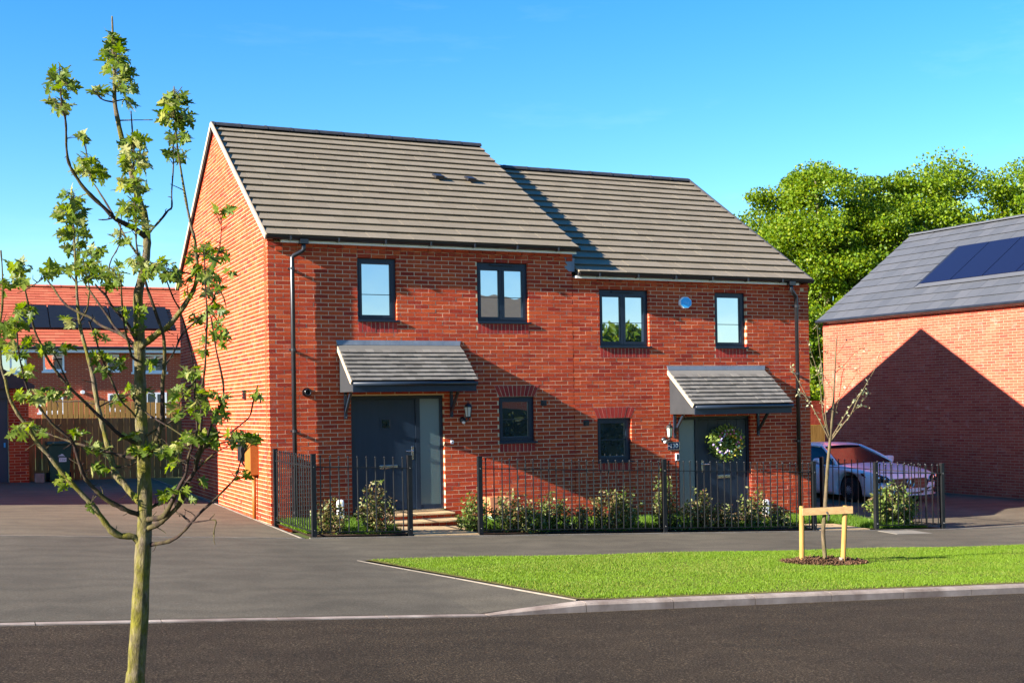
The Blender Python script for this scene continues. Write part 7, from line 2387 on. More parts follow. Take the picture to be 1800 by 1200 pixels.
247 -576 2315 244 -639 2265 43
-166 406 2444 -173 404 2404 43
-40 -208 2546 -8 -260 2592 43
-126 -180 1892 -142 -90 1890 43
241 -597 2170 243 -610 2176 43
-447 -51 1878 -477 -33 1876 43
-10 -290 2548 -8 -260 2584 43
-190 422 1966 -159 313 1962 43
-126 263 2201 -169 370 2234 43
270 -245 2216 207 -333 2198 43
191 -375 1491 182 -360 1469 43
103 -405 2678 120 -436 2726 43
-55 72 2971 -42 3 2912 43
-89 -43 1796 -99 -67 1768 43
136 -333 2732 123 -425 2651 43
-414 -79 1980 -373 -145 1964 43
393 -280 1480 348 -230 1505 43
-166 360 2442 -173 404 2404 43
-289 404 2167 -271 379 2135 43
-159 431 2367 -171 388 2327 43
200 -476 1668 212 -405 1685 43
43 -226 2136 52 -331 2148 43
-449 -35 1855 -477 -34 1885 43
202 -517 2187 201 -538 2151 43
199 -486 2079 205 -523 2089 43
146 -320 2127 150 -321 2121 43
-151 171 2171 -144 230 2188 43
-26 -422 2511 -8 -259 2575 43
-6 83 2983 -42 3 2912 43
-422 -18 1519 -372 -10 1521 43
150 -313 2095 168 -317 2118 43
19 -125 2158 21 -211 2145 43
224 -537 2181 201 -538 2151 43
173 -343 1505 211 -363 1521 43
140 -242 1278 138 -231 1276 43
-233 -70 2867 -263 -223 2833 43
-256 485 2207 -204 397 2185 43
126 -409 2673 121 -431 2693 42
265 -436 2095 207 -519 2071 42
-47 -141 2111 -78 -36 2146 42
-128 198 2154 -133 235 2138 42
-111 3 2859 -114 -1 2852 42
149 -371 2708 120 -434 2709 42
3 -199 2518 -5 -255 2524 42
-178 466 2381 -172 395 2360 42
-11 -30 2870 -42 3 2893 42
-156 405 2302 -170 379 2285 42
-168 487 2522 -178 421 2484 42
-169 156 2149 -137 233 2158 42
-145 80 2614 -142 81 2601 42
-415 -187 2106 -398 -171 2079 42
-209 399 2504 -176 423 2494 42
252 -40 1973 249 -108 1953 42
-158 -43 1238 -127 -45 1275 42
181 -539 2111 205 -525 2097 42
104 -404 2745 118 -443 2775 42
-267 -62 2842 -262 -216 2800 42
103 -395 2090 133 -323 2124 42
-425 35 1515 -377 -9 1529 42
371 -129 2133 343 -85 2104 42
-365 -205 1980 -379 -150 1990 42
100 -235 1273 138 -231 1276 42
-189 478 2423 -173 404 2404 42
-36 41 2988 -43 3 2969 42
-69 -122 1787 -88 -66 1742 42
-166 392 2497 -172 431 2538 42
-48 -409 2413 -4 -251 2481 42
292 -447 1884 276 -466 1878 42
-10 -266 2362 -1 -238 2343 42
244 -664 2289 244 -639 2265 42
94 -314 2102 91 -327 2133 42
300 -418 1646 279 -444 1649 42
-120 -119 1762 -96 -67 1760 42
-241 -287 2798 -263 -225 2841 42
4 -353 2436 -4 -248 2446 42
-417 51 1511 -381 -9 1537 42
-204 360 2506 -178 421 2484 42
-29 -409 2414 -3 -246 2429 42
-69 292 2180 -135 234 2148 42
179 -347 1485 186 -369 1486 42
-242 -200 2769 -258 -208 2765 42
-175 -26 2530 -134 50 2531 42
260 -543 2310 244 -636 2256 42
-316 -225 2104 -348 -214 2080 42
-167 498 2300 -170 377 2275 42
-25 50 2279 0 21 2281 42
-135 -62 1821 -116 -74 1814 42
-478 -66 1864 -477 -34 1885 42
-10 -35 2825 -5 4 2839 42
138 -480 2752 117 -444 2784 42
-141 364 2370 -171 390 2338 42
179 -419 1745 179 -442 1722 42
-456 -118 1910 -422 -171 1882 42
198 -315 2183 209 -327 2181 42
-424 -290 2136 -409 -186 2124 42
-149 90 2671 -142 91 2622 42
-163 79 2594 -142 97 2632 42
-374 -77 1856 -348 -129 1878 42
-121 6 2852 -114 -1 2852 42
58 -175 2146 27 -209 2126 42
-444 -150 1926 -475 -43 1938 42
264 -250 1473 264 -249 1454 42
-229 -192 2750 -254 -200 2730 42
176 -276 1249 164 -211 1252 42
11 -263 2641 -10 -264 2634 42
-37 -208 2363 -1 -237 2334 42
52 -69 1663 33 -22 1667 42
-91 62 2142 -135 234 2148 42
95 -344 2150 99 -326 2130 42
28 99 2918 -42 3 2893 41
282 -399 1649 278 -437 1631 41
135 -441 1660 127 -451 1636 41
178 -302 1503 211 -363 1521 41
255 -474 1585 267 -419 1599 41
-281 -184 2733 -255 -202 2739 41
-397 -54 1673 -377 -126 1665 41
88 -400 2698 121 -430 2684 41
-15 -195 2371 -3 -242 2386 41
113 -396 2115 108 -325 2129 41
-35 -400 2481 -6 -256 2533 41
-151 410 2423 -177 419 2474 41
214 -294 2137 204 -303 2112 41
125 -4 1436 89 -92 1484 41
-238 -203 2745 -258 -208 2765 41
-85 13 2862 -109 1 2847 41
-245 403 2197 -212 404 2191 41
207 -417 1498 210 -352 1476 41
-193 -166 2637 -240 -158 2630 41
-151 363 2290 -169 375 2264 41
156 -397 2628 125 -421 2633 41
-460 3 2099 -467 -70 2099 41
-60 -122 2104 -52 -190 2095 41
-34 -3 2122 -83 -41 2117 41
183 -301 2024 188 -251 2018 41
-173 380 2207 -168 367 2214 41
27 -243 2618 -8 -260 2592 41
-29 -64 2929 -42 2 2921 41
-153 111 2698 -142 97 2632 41
156 -295 1453 178 -349 1450 41
-78 110 1370 -54 111 1366 41
3 -180 2483 -3 -246 2420 41
-8 -402 2505 -8 -259 2575 41
-128 127 2154 -131 236 2128 41
-458 -233 1901 -422 -171 1882 41
232 -421 2111 204 -529 2115 41
13 -216 2535 -7 -258 2558 41
255 -305 2218 207 -333 2198 41
-412 -153 1811 -419 -160 1837 41
-6 -316 2284 1 -233 2292 41
145 -401 1648 136 -449 1651 41
69 -195 1758 110 -163 1771 41
251 -293 2136 213 -300 2110 41
14 -226 2392 -3 -243 2394 41
-35 -282 2378 -3 -243 2394 41
-27 -11 2923 -42 3 2912 41
-413 -212 1970 -383 -154 2008 41
-234 -93 1667 -230 -90 1684 41
-116 75 1433 -119 130 1444 41
-183 346 2340 -173 399 2382 41
-396 -235 1666 -382 -129 1672 41
-111 294 2257 -152 224 2237 41
277 -528 1861 273 -468 1885 41
-41 -29 2889 -42 3 2893 41
-285 -170 2815 -261 -214 2791 41
-42 -27 2971 -45 3 3008 41
-239 -137 2743 -251 -196 2721 40
-376 -229 1969 -377 -148 1981 40
-37 -263 2513 -4 -252 2490 40
209 -215 2127 213 -300 2110 40
28 -18 1676 23 -30 1661 40
-457 -84 2086 -467 -70 2099 40
-121 -102 1817 -116 -74 1814 40
144 -278 1406 168 -313 1392 40
-23 34 3005 -45 3 3008 40
195 -536 2112 204 -527 2106 40
-37 16 3094 -46 3 3085 40
-387 -288 2116 -409 -186 2124 40
176 -341 2722 120 -435 2718 40
6 -225 2152 13 -214 2173 40
-252 -223 2853 -263 -223 2833 40
96 -527 2516 132 -410 2572 40
121 -471 2588 130 -413 2590 40
-33 -188 1975 -41 -142 1981 40
247 -88 1953 264 -103 1966 40
258 -173 1475 264 -249 1454 40
255 -326 1648 237 -275 1636 40
3 -67 1899 9 -42 1900 40
253 -536 1857 249 -477 1835 40
55 -229 2120 68 -329 2142 40
29 -168 2588 -7 -258 2558 40
-390 -27 1508 -372 -10 1521 40
-4 -68 2918 -42 2 2921 40
-241 -43 1323 -248 -20 1344 40
-22 -436 2502 -5 -255 2516 40
-224 -210 2825 -263 -220 2817 40
-8 -163 2454 -4 -251 2481 40
-109 -208 1762 -92 -67 1751 40
-140 161 1464 -135 144 1450 40
-139 105 1457 -143 151 1452 40
239 -222 2138 215 -310 2131 40
-48 -6 2988 -46 3 3027 40
11 -249 2319 1 -234 2300 40
132 -351 2566 131 -411 2581 40
123 -472 2714 120 -434 2709 40
-56 -23 3054 -46 3 3094 40
5 -187 2376 -1 -238 2343 40
88 -140 1782 110 -165 1780 40
-51 11 3031 -45 3 3018 40
-3 48 3021 -46 3 3047 40
276 -258 1657 251 -289 1644 40
259 -258 1486 283 -243 1478 40
4 23 2831 -5 4 2839 40
-44 -100 2001 -41 -142 1981 40
-4 -44 2808 -5 4 2839 40
38 -40 2204 29 -24 2222 40
-432 -254 1919 -422 -171 1882 40
-217 -96 1511 -232 -97 1490 40
237 -489 1904 236 -490 1905 40
-258 -151 1839 -291 -114 1816 40
243 -428 2183 207 -333 2198 40
141 -391 2761 119 -438 2742 40
-12 44 3000 -43 3 2969 40
-459 -73 2080 -467 -69 2090 39
-230 -107 1508 -232 -97 1490 39
50 45 2216 29 -24 2222 39
-50 121 1368 -54 111 1366 39
173 -220 1274 164 -225 1275 39
0 88 2987 -43 3 2950 39
-14 -52 2401 -2 -240 2360 39
58 -346 2130 68 -329 2142 39
-423 -206 1895 -422 -171 1882 39
-7 -61 2933 -43 3 2969 39
96 -163 1446 86 -89 1475 39
-23 11 2902 -42 3 2893 39
-395 -137 1993 -371 -143 1955 39
53 -200 1458 86 -89 1475 39
-449 -33 1919 -475 -42 1929 39
372 -177 1501 357 -226 1510 39
34 -39 2609 -6 -257 2541 39
-371 -100 1649 -385 -132 1681 39
6 -193 2594 -8 -260 2584 39
-36 79 3015 -46 3 3047 39
231 -558 2071 206 -521 2080 39
107 -14 1431 86 -89 1475 39
-127 101 2233 -152 224 2237 39
209 -400 1670 210 -399 1668 39
-374 -33 1543 -381 -9 1537 39
133 -268 1405 169 -318 1402 39
1 -41 1487 -24 -47 1489 39
-277 -89 1668 -224 -90 1678 39
-64 5 2137 -78 -36 2146 39
325 -155 2093 343 -85 2104 39
96 -299 2142 91 -327 2133 39
-29 -200 2516 -5 -255 2516 39
186 -381 2183 208 -330 2190 39
-407 -161 1993 -379 -150 1990 39
151 -328 2085 159 -320 2120 39
-90 -66 2102 -83 -41 2117 39
195 -484 1622 180 -416 1638 39
112 -412 2671 120 -435 2718 39
209 -415 2093 212 -538 2104 39
-9 -346 2514 -6 -256 2533 39
-320 -327 2090 -341 -221 2085 39
159 -422 2683 121 -430 2684 39
235 -584 2078 204 -527 2106 39
358 -290 1470 337 -250 1469 39
158 -379 2757 118 -443 2775 39
130 -370 2101 168 -317 2118 39
119 -342 2562 131 -411 2581 39
-233 -144 2757 -254 -200 2730 39
-2 -218 2467 -3 -246 2420 39
-93 -228 2126 -52 -190 2095 39
-67 -32 2956 -44 3 2979 39
209 -628 2093 206 -521 2080 39
-248 -210 2748 -259 -210 2774 38
-393 -172 2088 -406 -180 2116 38
32 -257 2541 -5 -255 2524 38
260 -570 2147 239 -599 2162 38
-35 -214 2532 -6 -256 2533 38
-431 -221 2132 -412 -192 2132 38
-313 -164 1847 -329 -123 1835 38
214 -285 1334 193 -277 1348 38
280 -446 1615 274 -429 1614 38
73 -321 2145 52 -331 2148 38
-47 -47 3058 -46 3 3075 38
-378 36 1520 -363 -10 1505 38
264 -464 1898 234 -492 1914 38
372 -330 1350 353 -316 1344 38
-384 30 1539 -377 -9 1529 38
250 -483 1866 244 -482 1861 38
-380 -112 1751 -402 -145 1747 38
-411 -160 2126 -406 -180 2116 38
-377 -217 1972 -371 -143 1955 38
275 -261 1466 259 -245 1468 38
-307 -158 1820 -320 -103 1812 38
153 -445 1669 151 -444 1672 38
207 -520 2170 201 -538 2151 38
-126 -34 1896 -139 -88 1880 38
-128 -92 1815 -119 -76 1824 38
144 -338 1459 180 -355 1460 38
-443 -74 1872 -477 -33 1876 38
-63 -67 1781 -85 -66 1733 38
141 -219 1278 131 -217 1258 38
207 -501 2095 209 -530 2098 38
-412 -96 1915 -475 -42 1929 38
-385 -156 2146 -406 -180 2116 38
165 -232 2664 126 -420 2625 38
33 -180 1986 65 -198 2005 38
-150 -64 1374 -180 -55 1341 38
360 -311 1485 337 -250 1469 38
138 -388 2551 138 -403 2537 38
116 -303 2104 142 -322 2123 38
-298 -145 2839 -263 -225 2841 38
132 -445 1673 127 -451 1636 38
-238 -249 2800 -263 -220 2817 38
214 -400 2179 207 -333 2198 38
11 -259 2280 1 -232 2283 38
-200 -127 2511 -213 -119 2517 38
141 -296 2102 177 -313 2117 37
125 -323 1387 167 -308 1382 37
0 -248 2343 -1 -238 2343 37
140 -337 1456 178 -349 1450 37
-288 -112 2768 -256 -204 2748 37
-467 -17 2092 -468 -68 2082 37
257 -539 1831 249 -477 1835 37
-184 -151 2636 -240 -158 2630 37
-179 -168 2530 -206 -115 2502 37
-341 -120 1677 -362 -118 1642 37
202 -296 2206 207 -333 2198 37
-311 -105 1833 -325 -113 1824 37
-282 -136 1676 -237 -90 1691 37
216 -541 1952 230 -496 1932 37
-58 -352 2350 -3 -243 2394 37
84 -439 2698 120 -436 2726 37
-415 -222 2106 -404 -177 2106 37
240 -372 2212 207 -333 2198 37
105 -450 2683 120 -435 2718 37
-434 -180 1929 -422 -171 1882 37
-407 -173 2101 -406 -180 2116 37
-367 -103 1645 -367 -119 1650 37
-316 -217 2107 -341 -221 2085 37
-398 -146 2087 -404 -177 2106 37
-17 -298 2538 -4 -252 2490 37
139 -400 1667 145 -445 1666 37
-305 -436 2757 -263 -221 2825 36
135 -427 2563 133 -408 2564 36
120 -421 2779 118 -442 2767 36
-362 -170 1988 -383 -154 2008 36
195 -485 1833 217 -454 1825 36
134 -511 1647 151 -444 1672 36
142 -514 1662 151 -444 1672 36
128 -490 2742 118 -443 2775 36
210 -609 2021 210 -512 2036 36
-407 -224 1988 -381 -152 1999 36
122 -565 1663 145 -445 1666 36
255 -617 2306 243 -643 2273 35
212 -692 2285 244 -636 2256 35"""
YOUNG_FOOT=(5.427,-5.630,-0.314)
YOUNG=[[(0.000,-0.004,-0.013,0.027),(-0.027,0.005,0.345,0.025),(-0.004,-0.007,0.654,0.023),(0.027,-0.024,1.100,0.020),(0.062,-0.043,1.477,0.018),(0.098,-0.062,1.855,0.016),(0.114,-0.072,2.129,0.013),(0.130,-0.081,2.404,0.011),(0.146,-0.090,2.679,0.009),(0.159,-0.097,2.747,0.006)],
[(0.062,-0.043,1.477,0.010),(-0.038,0.026,1.740,0.009),(-0.121,0.089,1.942,0.007),(-0.191,0.146,2.123,0.006),(-0.262,0.203,2.311,0.004),(-0.278,0.236,2.361,0.003)],
[(0.069,-0.047,1.498,0.010),(-0.037,-0.058,1.754,0.008),(-0.093,-0.093,1.994,0.007),(-0.149,-0.127,2.232,0.006),(-0.254,-0.140,2.504,0.004),(-0.329,-0.165,2.644,0.003)],
[(0.069,-0.047,1.498,0.009),(0.053,0.013,1.718,0.008),(0.076,0.054,1.994,0.007),(0.085,0.102,2.272,0.005),(0.083,0.154,2.622,0.004),(0.092,0.202,2.890,0.003)],
[(0.075,-0.049,1.484,0.011),(0.173,-0.134,1.661,0.009),(0.251,-0.209,1.797,0.008),(0.291,-0.268,1.953,0.007),(0.356,-0.338,2.122,0.005),(0.446,-0.419,2.337,0.004),(0.467,-0.469,2.491,0.003)],
[(0.075,-0.050,1.512,0.009),(0.163,-0.125,1.703,0.008),(0.219,-0.186,1.839,0.006),(0.294,-0.255,1.987,0.004),(0.342,-0.312,2.054,0.003)],
[(0.090,-0.058,1.717,0.007),(0.158,-0.076,1.923,0.006),(0.193,-0.079,2.060,0.005),(0.229,-0.083,2.266,0.004),(0.263,-0.085,2.369,0.002)],
[(0.105,-0.066,1.923,0.007),(0.138,-0.186,2.024,0.005),(0.171,-0.305,2.178,0.004),(0.202,-0.424,2.323,0.002)],
[(0.113,-0.071,2.061,0.006),(0.074,-0.007,2.186,0.005),(0.046,0.052,2.305,0.004),(0.036,0.103,2.342,0.002)],
[(0.129,-0.080,2.301,0.006),(0.246,-0.117,2.403,0.005),(0.352,-0.149,2.525,0.004),(0.457,-0.181,2.593,0.002)],
[(0.137,-0.085,2.473,0.005),(0.177,0.059,2.534,0.004),(0.210,0.206,2.569,0.003)],
[(-0.151,0.050,1.942,0.005),(-0.197,0.140,2.068,0.004),(-0.200,0.213,2.055,0.002)],
[(0.362,-0.183,1.953,0.005),(0.556,-0.099,1.986,0.004),(0.713,0.001,2.056,0.002)],
[(0.298,-0.152,1.796,0.005),(0.290,-0.328,1.905,0.003),(0.242,-0.485,1.878,0.002)],
[(0.138,-0.085,2.507,0.005),(0.105,-0.242,2.588,0.003),(0.040,-0.384,2.662,0.002)]]
# ---------------------------------------------------------------- foreground maple
def maple_leaf(seed):
    r = random.Random(seed); H_ = [(.10,.05),(.44,-.03),(.36,.10),(.40,.15),(.17,.22),(.36,.34),(.60,.36),(.50,.44),(.46,.54),(.16,.46),(.20,.60),(.27,.70),(.15,.74),(.10,.88)]
    out = [(0,0)]+[(x+r.uniform(-.03,.03), y+r.uniform(-.03,.03)) for x, y in H_]+[(0,1.02)]+[(-x+r.uniform(-.03,.03), y+r.uniform(-.03,.03)) for x, y in reversed(H_)]
    fold = r.uniform(.05,.45); dr = r.uniform(.05,.55); tw = r.uniform(-.15,.15)
    z = lambda x, y: abs(x)*fold-dr*(x*x+max(0,y-.3)**2)+tw*x*y
    V = [(0,.34,0)]+[(x,y,z(x,y)) for x, y in out]; n = len(out)
    return V, [(0, 1+k, 1+(k+1) % n) for k in range(n)]
LV = [maple_leaf(s_) for s_ in range(7)]
t = thing('young_maple', 'young foreground maple with mossy trunk and fresh lobed leaves', 'tree', MAPLE_FOOT)
tr = MB(); lm = MB()
def smooth_path(row, k=3):
    P = [np.array(p) for p in row]; out = []
    for i in range(len(P)-1):
        p0, p1, p2, p3 = P[max(0,i-1)], P[i], P[i+1], P[min(len(P)-1,i+2)]
        for j in range(k):
            s_ = j/k; out.append(.5*((2*p1)+(-p0+p2)*s_+(2*p0-5*p1+4*p2-p3)*s_*s_+(-p0+3*p1-3*p2+p3)*s_**3))
    out.append(P[-1]); return out
def knobbly(row, amp):
    out = []
    for i, p in enumerate(smooth_path(row)):
        q = p.copy(); q[:3] += RNG.normal(size=3)*q[3]*amp*.5; q[3] = max(.0008, q[3]*(1+RNG.normal()*amp)); out.append(q)
    return out
for i, row in enumerate(MAPLE):
    p = knobbly(row, .045 if i == 0 else .09)
    o = MB(); o.tube([q[:3] for q in p], [float(q[3]) for q in p], 14 if i == 0 else (9 if row[0][3] > .006 else 6))
    if i == 0: trunk = o.build('trunk', 'mossy_bark', t, smooth=True)
    else: o.build('limb' if row[0][3] > .008 else 'twig', 'mossy_bark' if row[0][3] > .0125 else 'twig_bark', t, smooth=True)
for zz in (.872, .974):    # pruning scars on the trunk
    MB().lathe([(.009,-.028),(.007,-.034),(.003,-.030)], (.016,.0,zz), 9, 'y').build('pruning_scar', 'twig_bark', t)
lv = np.array([[float(v)/1000 for v in l.split()] for l in MAPLE_LEAVES.split('\n')])
lv[:,6] *= .79; lv = lv[np.argsort(-lv[:,6])]
lm_me = []
for (V, F) in LV:
    me = MB().add(V, F).mesh('leaf'); me.materials.append(M['maple_leaf']); lm_me.append(me)
PT = MB(); jV, jF, jr, off = [], [], [], 0
for i, l in enumerate(lv):
    P, Q, sz = Vector(l[:3]), Vector(l[3:6]), float(l[6]); d = P-Q
    if d.length < .01: d = Vector(RNG.normal(size=3))*.02
    d.normalize(); PT.tube([Q, Q.lerp(P,.5)+Vector((0,0,.004)), P], .0009, 3, cap=False)
    y = (d+Vector(RNG.normal(size=3))*.45+Vector((0,0,-.12))).normalized(); z = (Vector((0,-.15,.75))+Vector(RNG.normal(size=3))*.55); x = y.cross(z).normalized(); z = x.cross(y)
    R = Matrix((x, y, z)).transposed(); k = i % 7
    if i < 300:
        o = link('leaf', lm_me[k], None, t, loc=P, rot=R.to_euler()); o.scale = (sz,)*3
    else:
        V, F = LV[k]; A = np.array(R) @ (np.array(V).T*sz); jV.append(A.T+np.array(P)); jF.append(np.array(F)+off); jr += [RNG.random()]*len(F); off += len(V)
link('foliage', npmesh('foliage', np.concatenate(jV), np.concatenate(jF), jr), 'maple_leaf', t, kind='stuff')
PT.build('petioles', 'twig_bark', t)
sp = MB()          # short bare spurs along the limbs
for row in MAPLE[1:]:
    p = smooth_path(row)
    for i in range(2, len(p)-1, 2):
        if RNG.random() < .5: continue
        a = Vector(p[i][:3]); tg = (Vector(p[i+1][:3])-a).normalized(); d = (tg*.5+Vector(RNG.normal(size=3))*.8+Vector((0,0,.4))).normalized(); ln = RNG.uniform(.012,.06)
        sp.tube([a, a+d*ln*.6+Vector(RNG.normal(size=3))*.004, a+d*ln], [.0022,.0016,.0012], 4)
sp.build('spurs', 'twig_bark', t, kind='stuff')
# ---------------------------------------------------------------- young staked tree on the verge
t = thing('staked_sapling', 'thin pale sapling with sparse buds tied to a wooden stake frame', 'tree', YOUNG_FOOT)
pts = []
for i, row in enumerate(YOUNG):
    p = knobbly(row, .05); MB().tube([q[:3] for q in p], [float(q[3]) for q in p], 8 if i == 0 else 5).build('trunk' if i == 0 else 'branch', 'pale_bark', t, smooth=True)
    if i: pts += [q[:3] for q in p[2:]]+[p[-1][:3]]*5
pts = np.array(pts); idx = RNG.integers(0, len(pts), 300); P = pts[idx]+RNG.normal(size=(300,3))*.016
link('foliage', scatter('foliage', P, rotmats(300), RNG.uniform(.018,.045,300), LEAF_T, LEAF_F), 'blossom_leaf', t)
t = thing('tree_stakes', 'two yellow timber stakes joined by a brown crossrail', 'stakes', (5.4,-5.63,Gf(5.4,-5.63)))
def stake(x, y, lean, h):
    b = MB(); b.tube([(x,y,-.08),(x+lean,y,h-.02),(x+lean,y,h)], [.031,.030,.026], 12); return b.build('stake', 'stake_wood', t, smooth=False)
stake(-.25,.10,.012,.70); stake(.20,-.10,.055,.695)
a = Vector((-.26,.062,.63)); b_ = Vector((.31,-.165,.645)); d = (b_-a).normalized(); sd = Vector((-d.y,d.x,0)); up = Vector((0,0,1))
MB().hexa([p+sd*s_*.016+up*z for z in (-.04,.045) for p, s_ in ((a,-1),(b_,-1),(b_,1),(a,1))]).build('crossrail', 'rail_wood', t)
MB().tube([(.02,-.03,.61),(.05,-.045,.66),(.03,-.02,.70),(.0,-.015,.66),(.01,-.06,.62),(.045,-.055,.58),(.03,-.06,.52)], .014, 6).build('tree_tie', 'plant_tie', t, smooth=True)
n = 3200; a = RNG.random(n)*6.283; r_ = np.sqrt(RNG.random(n)); P = np.stack([5.42+.60*r_*np.cos(a), -5.62+.34*r_*np.sin(a), np.zeros(n)], 1); P[:,2] = G(P[:,0],P[:,1])+.035*(1-r_**2)+RNG.random(n)*.012+.012
o = link('bark_mulch', scatter('bark_mulch', P, rotmats(n,.5), RNG.uniform(.012,.045,n), [(-.2,0,0),(.2,0,0),(.25,1,.05),(-.15,1,.05)], [(0,1,2,3)]), 'bark_mulch'); o['kind'] = 'stuff'; o['label'] = 'brown bark mulch ring round the sapling'; o['category'] = 'mulch'
t = thing('watering_pipe', 'short grey watering pipe stub in the mulch', 'pipe', (5.60,-5.72,Gf(5.6,-5.72))); MB().lathe([(.035,-.05),(.035,.085),(.028,.085),(.028,.02)], (0,0,0), 14).build('tube', 'kerb', t)
# ---------------------------------------------------------------- big trees
def big_tree(name, label, foot, crown, rad, nclump, nleaf, leaf, seed, trunk_r=.35, limbs=True, mat='oak_leaf', clump=.95, group=None):
    r = np.random.default_rng(seed); t = thing(name, label, 'tree', foot, 0, group); foot = np.array(foot); crown = np.array(crown)-foot; rad = np.array(rad)
    u = r.normal(size=(nclump,3)); u /= np.linalg.norm(u, axis=1)[:,None]; q = r.random(nclump)**.33; C_ = crown+u*q[:,None]*rad*(1+.06*r.normal(size=(nclump,1)))
    P = []; rn = []
    for c in C_:
        m = int(nleaf/nclump*r.uniform(.6,1.4)); rc = clump*r.uniform(.6,1.25); v = r.normal(size=(m,3)); v /= np.linalg.norm(v, axis=1)[:,None]
        s_ = rc*(r.random(m)**.38); p = c+v*s_[:,None]*np.array([1,1,.52]); p[:,2] += .12*rc; P.append(p); rn.append(np.clip(r.normal(.45,.28,m)+.0, 0, .999))
    P = np.concatenate(P); m = len(P)
    link('crown', scatter('crown', P, rotmats(m,.25,r), r.uniform(.6,1.3,m)*leaf, QUAD_T, QUAD_F, np.concatenate(rn)), mat, t)
    h0 = crown[2]-rad[2]*.55; tk = MB(); tk.tube([(0,0,-.3),(.05,.02,h0*.5),(0,.05,h0)], [trunk_r*1.25,trunk_r,trunk_r*.85], 12)
    tk.build('trunk', 'oak_bark', t, smooth=True)
    if limbs:
        for i in r.permutation(nclump)[:min(34, nclump)]:
            c = C_[i]; mid = np.array([c[0]*.42, c[1]*.42, h0+(c[2]-h0)*.36])+r.normal(size=3)*.35; m2 = (mid+c)/2+r.normal(size=3)*.3
            p = smooth_path([np.array([0,.05,h0*.92,trunk_r*.45]), np.array([*mid,trunk_r*.3]), np.array([*m2,trunk_r*.18]), np.array([*c,.03])])
            MB().tube([x_[:3] for x_ in p], [float(x_[3]) for x_ in p], 7).build('limb', 'oak_bark', t, smooth=True)
    return t
big_tree('oak_tree', 'tall spreading bright green oak behind the gap between the houses', (26.4,20.3,-.6), (26.5,20.3,6.6), (4.0,3.2,4.1), 210, 140000, .115, 21, clump=.86)
big_tree('oak_tree', 'broad bright green oak behind the solar panelled roof', (33.5,20.5,-.6), (34.2,20.5,7.1), (7.0,3.4,4.2), 330, 190000, .13, 33, .45, clump=1.05)
big_tree('oak_tree', 'lower dark green tree low in the gap left of the right house', (21.2,15.2,-.6), (21.2,15.2,2.6), (1.9,1.4,2.6), 70, 20000, .11, 55, .12, clump=.6)
# mirrored trees across the road, plus a hedge added to darken low reflections
big_tree('street_tree', 'leafy tree across the road mirrored in the leftmost upper window', (11.5,-33,-.5), (12.0,-33,3.9), (3.4,2.0,1.5), 40, 9000, .30, 61, .2, False)
big_tree('street_tree', 'leafy tree across the road mirrored in the right pair of upper panes', (25.0,-33,-.5), (25.0,-33,3.5), (3.2,2.0,1.5), 44, 9000, .30, 62, .2, False)
n = 40000; P = np.stack([RNG.uniform(-4,32,n), RNG.uniform(-23.6,-22.4,n), RNG.random(n)**.7*2.2], 1); P[:,2] += G(P[:,0], P[:,1])
t = thing('hedge', 'clipped hedge added across the road to darken ground floor reflections', 'hedge'); MB().box(-4,32,-23.4,-22.6,-.9,1.55).build('hedge_core', 'hedge_leaf', t)  # added hedge; its solid core blocks mirrored views through the leaves
o = link('foliage', scatter('hedge', P, rotmats(n), RNG.uniform(.08,.16,n), QUAD_T, QUAD_F), 'hedge_leaf', t)
# ---------------------------------------------------------------- neighbour on the right (end wall, solar roof)
h = thing('neighbour_house', 'brick house on the right with blue solar panels and gable shadow on its wall', 'house')
NA = math.radians(4); ud = Vector((math.sin(NA), -math.cos(NA), 0)); nn_ = Vector((-math.cos(NA), -math.sin(NA), 0))
FC = Vector((16.26, 7.90, 0)); NLEN = 8.3; NE = 3.72; NW = 6.5; NP = .70; wl = Wall(FC, ud, nn_); mb = MB(); sg = []
wl.courses(-.8, NE-.06, lambda z: (0, NLEN), [], lambda i, z: -.02 if i == int((NE-.06)/BH)-0 else None)
it = int((NE-.06)/BH); wl.b = [b for b in wl.b if not (abs(b[1]-((it-1)*BH+JH/2)) < .001)]
for k in range(int(NLEN/.1125)): wl.b.append([(k*.1125+.005,(k+1)*.1125-.005)*2, (it-1)*BH+JH/2, it*BH-JH/2, -.02 if k % 2 else 0, .1])
wl.emit(mb, sg, lambda b: -b[0][0] if (b[0][1]-b[0][0] > .15 and b[0][1] < 6.35) else None)
gw = Wall(FC, -nn_, -ud)
gw.courses(-.8, NE+NW/2*NP-.15, lambda z: (max(.1, (z-NE)/NP+.12), NW-max(.0, (z-NE)/NP+.12)), []); gw.emit(mb, sg, None)
co = MB(); P_ = lambda u, d, z: FC+ud*u-nn_*d+Vector((0,0,z))
co.hexa([P_(u,d,z) for z in (-.8,NE-.06) for u, d in ((.004,.004),(NLEN,.004),(NLEN,NW),(.004,NW))]); a_ = .004
co.prism([P_(.006,a_,NE-.05),P_(.006,NW,NE-.05),P_(.006,NW/2,NE+NW/2*NP-.14)], ud*(NLEN-.02)); co.build('wall', 'mortar_pink', h)
brick_objects(sg, h, mb, 'brick_pink', 300); mb.build('brickwork', 'brick_pink', h, kind='stuff')
e0 = P_(-.06,-.13,NE); e1 = P_(NLEN+.06,-.13,NE); r0 = P_(-.06,NW/2,NE+(NW/2+.13)*NP)
rf, ux, us, nr = tiled_roof(h, e0, e1, r0, 11, .345, 'grey_tile', t=.02)
f0 = P_(-.06,NW+.13,NE); f1 = P_(NLEN+.06,NW+.13,NE); tiled_roof(h, f0, f1, r0, 11, .345, 'grey_tile', 'rear_roof', t=.02, singles=False)
ridge_tiles(rf, r0+Vector((0,0,.02)), r0+(e1-e0)+Vector((0,0,.02)), .08, .44, 'grey_tile')
